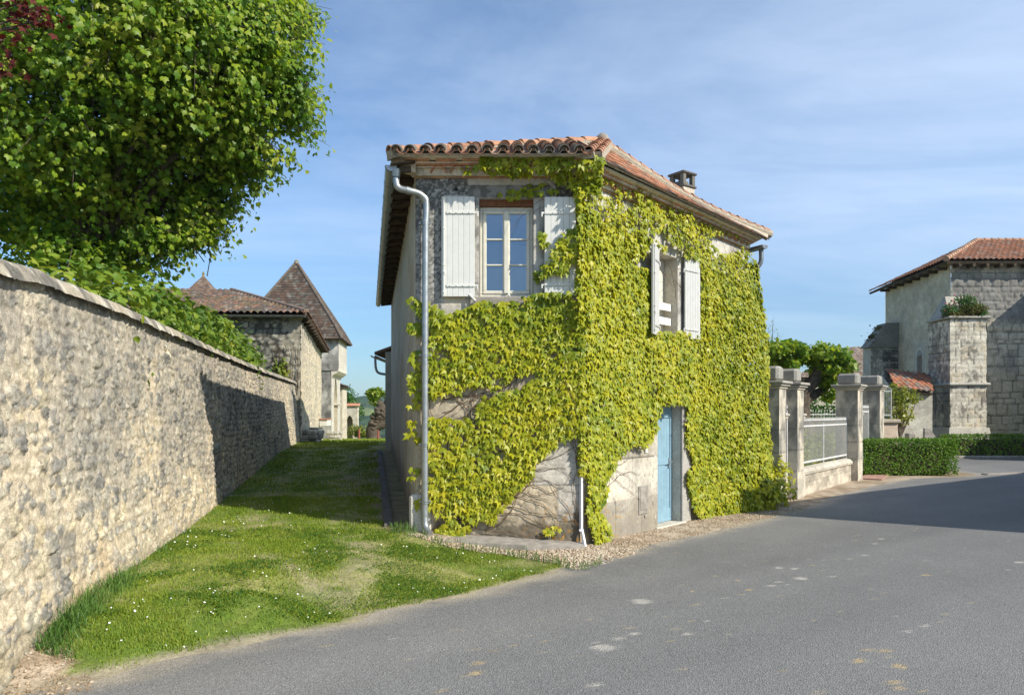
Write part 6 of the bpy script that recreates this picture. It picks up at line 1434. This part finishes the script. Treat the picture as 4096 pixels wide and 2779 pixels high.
# brown roofed house far behind the garden
dh = empty('distant_house', (24, 52, 0), 'far house with a dull brown tiled roof between the garden trees and the church', 'house')
m = MB(); m.box(19.6, 29, 50, 58, 0, 4.3, (.5, .46, .38)); m.build('wall', M['farstone'], dh)
plane_sheet('roof_tiles', (19.2, 49.6, 4.2), (29.4, 49.6, 4.2), [(29.4, 54, 6.7), (25.3, 54, 6.7)], M['fartile'], dh, pitch=.3, course=.4, res=.11, pal=[(.20,.15,.12),(.17,.13,.10),(.24,.18,.14)], seed=260)
# ------------------------------------------------------------------ church
ch = empty('church', (20.1, 33.2, 0), 'big stone church end with rubble wall, buttresses and orange tile roof', 'church')
KX, KY = 20.1, 33.2
def cfront(u, v):
    vv = v + .05 * (fbm(u * .9, v * .6, 3, 270) - .5) * 2; hgt = np.where(vv > 5.0, .24, .36); vv = vv + .10 * np.sin(vv * 5.3 + 1.1 * np.sin(vv * 2.1)) + .05 * (fbm(u * 1.7, v * 1.7, 3, 264) - .5); row = np.floor(vv / hgt); wid = np.where(vv > 5.0, .34, .52) * (.75 + .6 * vnoise(row * 7.7, row * 1.3, 6))
    xx = u + wid * (.5 * (row % 2) + .35 * vnoise(row * 3.3, row * 0, 8)) + .04 * (fbm(u * 2, v * 2, 3, 269) - .5); bi = np.floor(xx / wid)
    e = np.minimum(np.abs(xx / wid - bi - .5) * -1 + .5, (np.abs(vv / hgt - row - .5) * -1 + .5) * hgt / wid) * wid + .03 * (fbm(u * 7, v * 7, 3, 268) - .5)
    j = sstep(.035, .0, e); t = vnoise(bi * 5.1, row * 3.7, 51); lo = fbm(u * 1.5, v * 1.5, 4, 267)
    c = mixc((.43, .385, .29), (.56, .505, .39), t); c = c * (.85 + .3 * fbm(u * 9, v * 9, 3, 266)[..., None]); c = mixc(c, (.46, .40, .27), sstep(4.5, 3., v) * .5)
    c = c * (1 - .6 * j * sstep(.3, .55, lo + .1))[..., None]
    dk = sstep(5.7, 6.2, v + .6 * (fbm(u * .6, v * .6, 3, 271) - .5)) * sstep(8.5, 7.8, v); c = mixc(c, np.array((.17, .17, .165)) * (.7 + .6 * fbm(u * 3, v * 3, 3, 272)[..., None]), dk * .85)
    st = sstep(.54, .7, fbm(u * 1.2, v * .9, 4, 273)); c = mixc(c, (.13, .13, .12), st * .5)
    return .035 * (t - .5) + .05 * (fbm(u * 5, v * 5, 3, 265) - .5) - .045 * j, c
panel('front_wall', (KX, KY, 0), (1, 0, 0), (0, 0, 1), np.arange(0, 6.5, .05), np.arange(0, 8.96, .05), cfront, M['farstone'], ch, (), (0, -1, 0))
sdv = np.array([.5, 6.8]); sdv /= np.hypot(*sdv)
def cside(u, v):
    n = fbm(u * .8, v * .8, 4, 274); c = mixc((.50, .445, .335), (.58, .52, .40), sstep(.35, .65, n)); c = c * (.86 + .28 * fbm(u * 5, v * 5, 4, 275)[..., None]); sp = sstep(.6, .68, fbm(u * 6, v * 6, 3, 276)); c = mixc(c, (.36, .34, .29), sp * .5); st = sstep(.55, .7, fbm(u * .8, v * .3, 4, 277)); c = mixc(c, (.42, .36, .22), st * .35)
    q = (v > 3.8) * sstep(.75, .55, np.abs(u - 2.9)) * (v < 5.4) * .5; c = mixc(c, (.52, .5, .44), q); return .02 * n, c
WA = (2.62, 3.18, 3.3, 4.7)
panel('side_wall', (KX, KY, 0), (sdv[0], sdv[1], 0), (0, 0, 1), np.arange(0, 6.82, .06), np.arange(0, 8.94, .06), cside, M['farstone'], ch, [WA], (-sdv[1], sdv[0], 0))
m = MB(); wv_ = Vector((sdv[0], sdv[1], 0)); wnn = Vector((-sdv[1], sdv[0], 0)); o = Vector((KX, KY, 0)) + wv_ * WA[0] - wnn * .22
m.poly([o + UP * WA[2], o + wv_ * .56 + UP * WA[2], o + wv_ * .56 + UP * WA[3], o + UP * WA[3]], (.33, .33, .315))
for z in (3.6, 3.95, 4.3): m.bbox(o + UP * z + wnn * .0, wv_ * .56, wnn * .015, UP * .02, .004, (.2, .2, .19))
m.obox(o + wv_ * .562 + UP * (WA[2] - .02), wv_ * .12, wnn * .205, UP * 1.46, (.46, .43, .37)); m.obox(o - wv_ * .122 + UP * (WA[2] - .02), wv_ * .12, wnn * .205, UP * 1.46, (.46, .43, .37)); m.obox(o - wv_ * .1 + UP * (WA[2] - .1), wv_ * .76, wnn * .205, UP * .098, (.46, .43, .37))
m.build('blocked_window', M['ashlar'], ch)
m = MB(); ww = .14
m.bbox(o + wnn * .20 - wv_ * ww + UP * WA[2], wv_ * ww, wnn * .05, UP * (WA[3] - WA[2]), .01, (.55, .52, .46)); m.bbox(o + wnn * .20 + wv_ * .56 + UP * WA[2], wv_ * ww, wnn * .05, UP * (WA[3] - WA[2]), .01, (.55, .52, .46))
arc_o = [(.28 - .42 * math.cos(t), .42 * math.sin(t)) for t in np.linspace(0, math.pi, 13)]; arc_i = [(.28 - .28 * math.cos(t), .28 * math.sin(t)) for t in np.linspace(math.pi, 0, 13)]
m.prism([o + wnn * .20 + wv_ * a + UP * (WA[3] - .02 + b) for a, b in arc_o] + [o + wnn * .20 + wv_ * a + UP * (WA[3] - .02 + b) for a, b in arc_i], wnn * .05, (.55, .52, .46)); m.prism([o + wnn * .226 + wv_ * a + UP * (WA[3] - .02 + b) for a, b in arc_i], wnn * .006, (.33, .32, .30)); m.build('window_surround', M['ashlar'], ch)
fr_ = Vector((KX, KY, 0)) + wv_ * 6.82
m = MB(); m.poly([fr_, fr_ + Vector((6, 0, 0)), fr_ + Vector((6, 0, 8.7)), fr_ + UP * 8.7], (.45, .42, .35)); m.build('rear_wall', M['farstone'], ch)
ec = Vector((KX - .52, KY - .50, 8.70)); er = Vector((27.5, KY - .50, 8.70)); eb = Vector((fr_.x - .5, fr_.y + .85, 8.62)); rg = Vector((KX + 3.55, KY + 3.7, 10.55)); rr_ = Vector((27.5, KY + 3.7, 10.55))
CP = [(.30,.125,.065), (.25,.11,.06), (.34,.15,.08), (.22,.11,.07), (.27,.115,.062)]
plane_sheet('roof_tiles', ec, er, [rr_, rg], M['fartile'], ch, pitch=.25, course=.36, amp=.07, res=.05, pal=CP, seed=281, th=.14); plane_sheet('roof_tiles', eb, ec, [rg], M['fartile'], ch, pitch=.25, course=.36, amp=.07, res=.06, pal=CP, seed=285, th=.14)
m = MB(); n = 16
for i in range(n): a_ = ec.lerp(rg, i / n); b_ = ec.lerp(rg, (i + 1.05) / n); m.tube([a_ + UP * .08, b_ + UP * .06], [.13, .11], 8, tuple(np.array((.40, .25, .17)) * rng.uniform(.85, 1.15)))
for i in range(12): a_ = rg + Vector((i * .36, 0, .06)); m.tube([a_, a_ + Vector((.38, 0, -.015))], [.13, .11], 8, tuple(np.array((.36, .19, .115)) * rng.uniform(.85, 1.15)))
m.build('hip_tiles', M['fartile'], ch)
for i in range(9): m = MB(); m.obox((KX + .1 + i * .62, KY - .45, 8.46), (.12, 0, 0), (0, .5, 0), (0, 0, .14)); m.build('rafter_end', M['darkwood'], ch)
for i in range(8): m = MB(); p = Vector((KX, KY, 8.44)) + wv_ * (.3 + i * .85); m.obox(p + wnn * .48, wv_ * .12, -wnn * .5, UP * .14); m.build('rafter_end', M['darkwood'], ch)
# corner buttress
BX0, BX1, BY = 19.06, 20.68, 31.55
def cbut(s0, dark):
    def f(u, v):
        row = np.floor(v / .36); xx = u + .27 * (row % 2) + .1 * vnoise(row * 3.3, row * 0, 7); j = np.maximum(sstep(.03, 0, np.abs(v % .36 - .18)), sstep(.03, 0, np.abs(xx % .55 - .275)))
        c = np.array((.56, .515, .42)) * (.80 + .38 * vnoise(np.floor(xx / .55) * 5.1, row * 3.7, s0))[..., None]; n = fbm(u * 2.2, v * 1.6, 4, s0 + 1)
        c = mixc(c, (.56, .44, .28), sstep(.55, .7, fbm(u * 3, v * 3, 3, s0 + 3)) * .4)
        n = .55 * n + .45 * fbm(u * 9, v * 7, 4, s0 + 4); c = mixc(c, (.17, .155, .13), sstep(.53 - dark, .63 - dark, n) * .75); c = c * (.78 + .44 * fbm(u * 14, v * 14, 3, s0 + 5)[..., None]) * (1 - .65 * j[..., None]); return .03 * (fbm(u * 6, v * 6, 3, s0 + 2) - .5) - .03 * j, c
    return f
bt = MB()
panel('buttress', (BX0, BY, 0), (1, 0, 0), (0, 0, 1), np.arange(0, BX1 - BX0 + .01, .04), np.arange(0, 5.95, .04), cbut(291, 0.), M['farstone'], ch, (), (0, -1, 0))
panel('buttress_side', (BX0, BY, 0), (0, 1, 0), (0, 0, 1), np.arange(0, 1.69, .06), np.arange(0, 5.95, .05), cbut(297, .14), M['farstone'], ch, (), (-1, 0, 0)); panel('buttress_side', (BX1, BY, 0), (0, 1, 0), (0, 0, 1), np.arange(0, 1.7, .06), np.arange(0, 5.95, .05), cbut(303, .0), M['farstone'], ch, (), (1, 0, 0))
m = MB(); lc = (.42, .40, .35)
m.bbox((BX0 - .10, BY - .12, 3.02), (BX1 - BX0 + .2, 0, 0), (0, 1.76, 0), (0, 0, .13), .04, lc); m.build('ledge', M['farstone'], ch); m = MB(); m.hexa([(BX0 - .22, BY - .25, -.1), (BX1 + .22, BY - .25, -.1), (BX1 + .22, BY + 1.64, -.1), (BX0 - .22, BY + 1.64, -.1), (BX0 - .06, BY - .06, 1.2), (BX1 + .06, BY - .06, 1.2), (BX1 + .06, BY + 1.64, 1.2), (BX0 - .06, BY + 1.64, 1.2)], (.48, .45, .38))
m.build('plinth', M['farstone'], ch)
m = MB(); m.bbox((BX0 - .12, BY - .12, 5.94), (BX1 - BX0 + .24, 0, 0), (0, 1.76, 0), (0, 0, .1), .03, (.36, .34, .29)); m.prism([(BX0 + .02, BY + .05, 6.04), (BX0 + .02, KY - .01, 6.04), (BX0 + .7, KY - .01, 7.15), (BX0 + .7, KY - .1, 7.15)], (BX1 - BX0 - .75, 0, 0), (.36, .34, .29)); m.build('weathering', M['farstone'], ch)
# far side buttress with sloping top
q0 = Vector((KX, KY, 0)) + wv_ * 5.2; m = MB(); x0 = 19.0
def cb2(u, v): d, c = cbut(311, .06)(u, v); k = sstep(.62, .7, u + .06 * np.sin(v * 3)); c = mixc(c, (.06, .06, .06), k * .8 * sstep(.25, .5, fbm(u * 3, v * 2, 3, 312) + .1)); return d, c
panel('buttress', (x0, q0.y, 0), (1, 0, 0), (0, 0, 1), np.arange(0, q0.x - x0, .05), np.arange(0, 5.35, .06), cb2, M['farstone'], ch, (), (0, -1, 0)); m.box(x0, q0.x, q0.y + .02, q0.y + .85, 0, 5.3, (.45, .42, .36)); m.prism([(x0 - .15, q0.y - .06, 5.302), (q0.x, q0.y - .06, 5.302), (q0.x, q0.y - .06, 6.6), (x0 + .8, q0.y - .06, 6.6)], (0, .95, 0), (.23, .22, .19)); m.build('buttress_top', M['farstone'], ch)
# flowering plants rooted on the buttress
vp = empty('buttress_plants', (BX0 + .5, BY + .4, 6.05), 'clump of mossy green and red flowering plants growing on top of the buttress', 'plants')
foliage('foliage', [(BX0 + .85, BY + .35, 6.75, .50, .4, .30), (BX0 + .15, BY + .3, 6.35, .32, .4, .25), (BX0 + 1.15, BY + .2, 6.45, .4, .35, .25), (BX0 + 1.45, BY + .1, 6.2, .25, .3, .14)], 1500, .085, LEAFD, M['dark_leaf'], vp, .8, .4, .1); foliage('moss', [(BX0 + 1.15, BY + .15, 6.35, .62, .38, .28), (BX0 + .35, BY + .2, 6.12, .55, .35, .18)], 2000, .07, LEAFD, M['moss'], vp, .5, .3)
P = np.concatenate([np.array([BX0 + .85, BY + .1, 7.05]) + rng.normal(size=(6, 3)) * [.26, .2, .05], np.array([BX0 + .0, BY + .1, 6.58]) + rng.normal(size=(13, 3)) * [.2, .2, .14]])
leaves('blossom', P, rng.normal(size=P.shape) + [0, -1, .5], rng.normal(size=P.shape), .06, (HEX[0] * .5, HEX[1]), M['flower'], vp)
m = MB()
for p in P[::2]: m.tube([(p[0] * .7 + .3 * (BX0 + .4), p[1], 6.1), tuple(p)], .008, 4)
m.build('stem', M['vinewood'], vp)
vq = empty('ledge_plants', (19.0, q0.y, 6.2), 'thin purplish weeds on the sloping top of the far buttress', 'plants')
P = np.array([x0 + .0, q0.y, 5.75]) + rng.normal(size=(40, 3)) * [.22, .2, .3]; leaves('foliage', P, rng.normal(size=P.shape) + [0, -1, .3], rng.normal(size=P.shape), .10, LEAFD, M['copper'], vq); foliage('moss', [(x0 + .62, q0.y + .3, 6.38, .3, .3, .16), (x0 + .3, q0.y + .3, 5.95, .3, .3, .14)], 350, .08, LEAFD, M['moss'], vq, .7)
# small lean-to annex with orange tiles
an = empty('annex', (16.8, 31.5, 0), 'low stone annex with a steep orange tile roof against the church', 'annex')
def afn(u, v):
    n = fbm(u * 2, v * 2, 4, 321); c = mixc((.50, .47, .40), (.40, .37, .31), sstep(.4, .6, n)); c = c * (.8 + .4 * fbm(u * 7, v * 7, 3, 322)[..., None]); return .03 * (n - .5), c
panel('wall', (16.35, 31.2, 0), (1, 0, -.08), (0, 0, 1), np.arange(0, 1.75, .06), np.arange(0, 2.95, .06), afn, M['farstone'], an, (), (0, -1, 0))
m = MB(); m.prism([(16.35, 31.22, 0), (17.1, 33.5, 0), (17.1, 33.5, 3.6), (16.35, 31.22, 2.86)], (-.05, 0, 0), (.46, .43, .36)); m.build('gable_wall', M['farstone'], an)
plane_sheet('roof_tiles', (16.4, 31.0, 2.86), (18.0, 31.0, 2.68), [(19.15, 33.3, 3.55), (17.2, 33.4, 3.72)], M['fartile'], an, pitch=.24, course=.36, amp=.07, res=.045, pal=[(.40,.15,.075), (.32,.13,.07), (.45,.18,.09), (.24,.19,.15), (.27,.12,.07)], seed=331)
# ------------------------------------------------------------------ added buildings, outside the frame, placed to cast the long shadows
SUNH = np.array([.855, -.519]); SUNH /= np.hypot(*SUNH); EL = R(36)
nb_ = np.array([10.17, 9.71]); nd = np.array([.815, .58]); nd /= np.hypot(*nd)
nh = empty('added_roadside_house', (nb_[0] + 6, nb_[1], 0), 'added out-of-frame house across the road, shaped to throw its shadow over the asphalt', 'house')  # unseen house, added and skewed to shape the road shadow
m = MB(); p = [nb_, nb_ + nd * 15, nb_ + nd * 15 + SUNH * 7, nb_ + SUNH * 7]
m.prism([(*q, 0) for q in p], (0, 0, 5.4), (.5, .46, .38)); m.build('wall', M['wall'], nh)
m = MB(); m.prism([(*q, 5.402) for q in p], (0, 0, .1), (.3, .17, .1)); m.build('roof', M['tile'], nh)
m = MB(); c = nb_ + SUNH * .8 + nd * .5; m.prism([(*(c), 5.5), (*(c + nd * 1.0), 5.5), (*(c + nd * 1.0 + SUNH * .5), 5.5), (*(c + SUNH * .5), 5.5)], (0, 0, .75), (.5, .44, .36)); m.build('chimney', M['wall'], nh)  # chimney added to make the shadow climb the low wall
tr = empty('added_church_wing', (27, 31, 0), 'added unseen side wing, placed to shade the rubble church wall', 'added church wing')
m = MB(); m.box(25.2, 32, 29.6, 33.19, 0, 8.4, (.46, .43, .36)); m.build('wall', M['farstone'], tr); m = MB(); m.prism([(25., 29.4, 8.4), (32, 29.4, 8.4), (32, 33.1, 8.4), (25., 33.1, 8.4)], (0, 0, .12), (.36, .17, .09)); m.build('roof', M['fartile'], tr)  # unseen wing added for the diagonal shadow on the church front
sd2 = empty('added_shed', (25, 27, 0), 'added unseen shed, placed so its shadow falls over the far hedge', 'shed')
m = MB(); m.box(23.6, 28, 25.2, 28.3, 0, 4.4, (.46, .43, .36)); m.build('wall', M['farstone'], sd2); m = MB(); m.prism([(23.4, 25.1, 4.41), (28.2, 25.1, 4.41), (28.2, 28.4, 4.41), (23.4, 28.4, 4.41)], (0, 0, .1), (.3, .17, .1)); m.build('roof', M['fartile'], sd2)  # unseen box added to keep the far hedge in shade

# ------------------------------------------------------------------ thin air that pales the far hill
hm = bpy.data.materials.new('air'); hm.use_nodes = True; hm.node_tree.nodes.clear(); hk = NT(hm.node_tree)
ho = hk.new('ShaderNodeOutputMaterial'); hv = hk.new('ShaderNodeVolumePrincipled'); hv.inputs['Color'].default_value = (.72, .85, 1, 1); hv.inputs['Density'].default_value = .0002; hv.inputs['Anisotropy'].default_value = .2
hk.link(hv.outputs[0], ho.inputs['Volume'])
m = MB(); m.box(-2700, 2700, -80, 4300, -62, 62); tag(m.build('haze', hm), 'thin bluish air over the valley and the far wooded hill', 'haze', kind='stuff')

# ------------------------------------------------------------------ sky, sun, camera
w = bpy.data.worlds.new('World'); scene.world = w; w.use_nodes = True
k = NT(w.node_tree); w.node_tree.nodes.clear()
sky = k.new('ShaderNodeTexSky'); sky.sky_type = 'NISHITA'; sky.sun_disc = False; sky.sun_elevation = EL
sky.sun_rotation = math.atan2(SUNH[0], SUNH[1]); sky.altitude = 100; sky.air_density = 1.0; sky.dust_density = .35; sky.ozone_density = 3.2
tc = k.new('ShaderNodeTexCoord'); sep = k.new('ShaderNodeSeparateXYZ'); k.link(tc.outputs['Generated'], sep.inputs[0])
zc = k.math('MAXIMUM', sep.outputs['Z'], .03); den = k.math('ADD', zc, .12)
cb_ = k.new('ShaderNodeCombineXYZ'); k.link(k.math('DIVIDE', sep.outputs['X'], den), cb_.inputs[0]); k.link(k.math('DIVIDE', sep.outputs['Y'], den), cb_.inputs[1])
mp = k.new('ShaderNodeMapping'); k.link(cb_.outputs[0], mp.inputs[0]); mp.inputs['Rotation'].default_value = (0, 0, R(-12)); mp.inputs['Scale'].default_value = (.6, 1.25, 1); mp.inputs['Location'].default_value = (.4, .35, 0)
n1 = k.noise(.6, 7, .58, mp.outputs[0], 1.4); n2_ = k.noise(.33, 3, .55, mp.outputs[0], .3); n3_ = k.noise(3.4, 6, .65, mp.outputs[0], .5)
f = k.math('ADD', k.math('MULTIPLY', n1, .6), k.math('ADD', k.math('MULTIPLY', n2_, .45), k.math('MULTIPLY', n3_, .14)))
f = k.math('ADD', f, k.math('MULTIPLY', sep.outputs['X'], .24))
fac = k.maprange(f, .47, .82, 0., .70)
fac = k.math('MULTIPLY', fac, k.maprange(sep.outputs['Z'], .05, .30, .25, 1.))
sk2 = k.mix(1., sky.outputs[0], (.76, .985, 1.12), 'MULTIPLY'); hz = k.maprange(sep.outputs['Z'], .0, .26, .66, 1.); sk2 = k.mix(1., sk2, hz, 'MULTIPLY')
cl = k.mix(k.math('ADD', fac, .06), sk2, (5.4, 6.4, 7.9))
bgn = k.new('ShaderNodeBackground'); k.link(cl, bgn.inputs[0]); bgn.inputs[1].default_value = .12
wo = k.new('ShaderNodeOutputWorld'); k.link(bgn.outputs[0], wo.inputs[0])
sn = bpy.data.lights.new('sun', 'SUN'); sn.energy = 5.0; sn.angle = R(.5); sn.color = (1., .935, .81)
so = bpy.data.objects.new('sun', sn); COL.objects.link(so)
td = Vector((-SUNH[0] * math.cos(EL), -SUNH[1] * math.cos(EL), -math.sin(EL))); so.rotation_euler = td.to_track_quat('-Z', 'Y').to_euler(); so.location = (15, -10, 20)
cam = bpy.data.cameras.new('camera'); cam.sensor_width = 36; cam.lens = 36 * F / 4096; cam.shift_y = (HY - 2779 / 2) / 4096; cam.clip_end = 8000; cam.clip_start = .05
co = bpy.data.objects.new('camera', cam); co.location = (0, 0, EYE); co.rotation_euler = (R(90), 0, 0); COL.objects.link(co); scene.camera = co
vs_ = scene.view_settings; vs_.view_transform = 'Standard'; vs_.look = 'None'; vs_.exposure = 0.38; vs_.gamma = 1
scene.cycles.max_bounces = 6; scene.cycles.diffuse_bounces = 3; scene.cycles.glossy_bounces = 3; scene.cycles.transmission_bounces = 4; scene.cycles.use_denoising = True
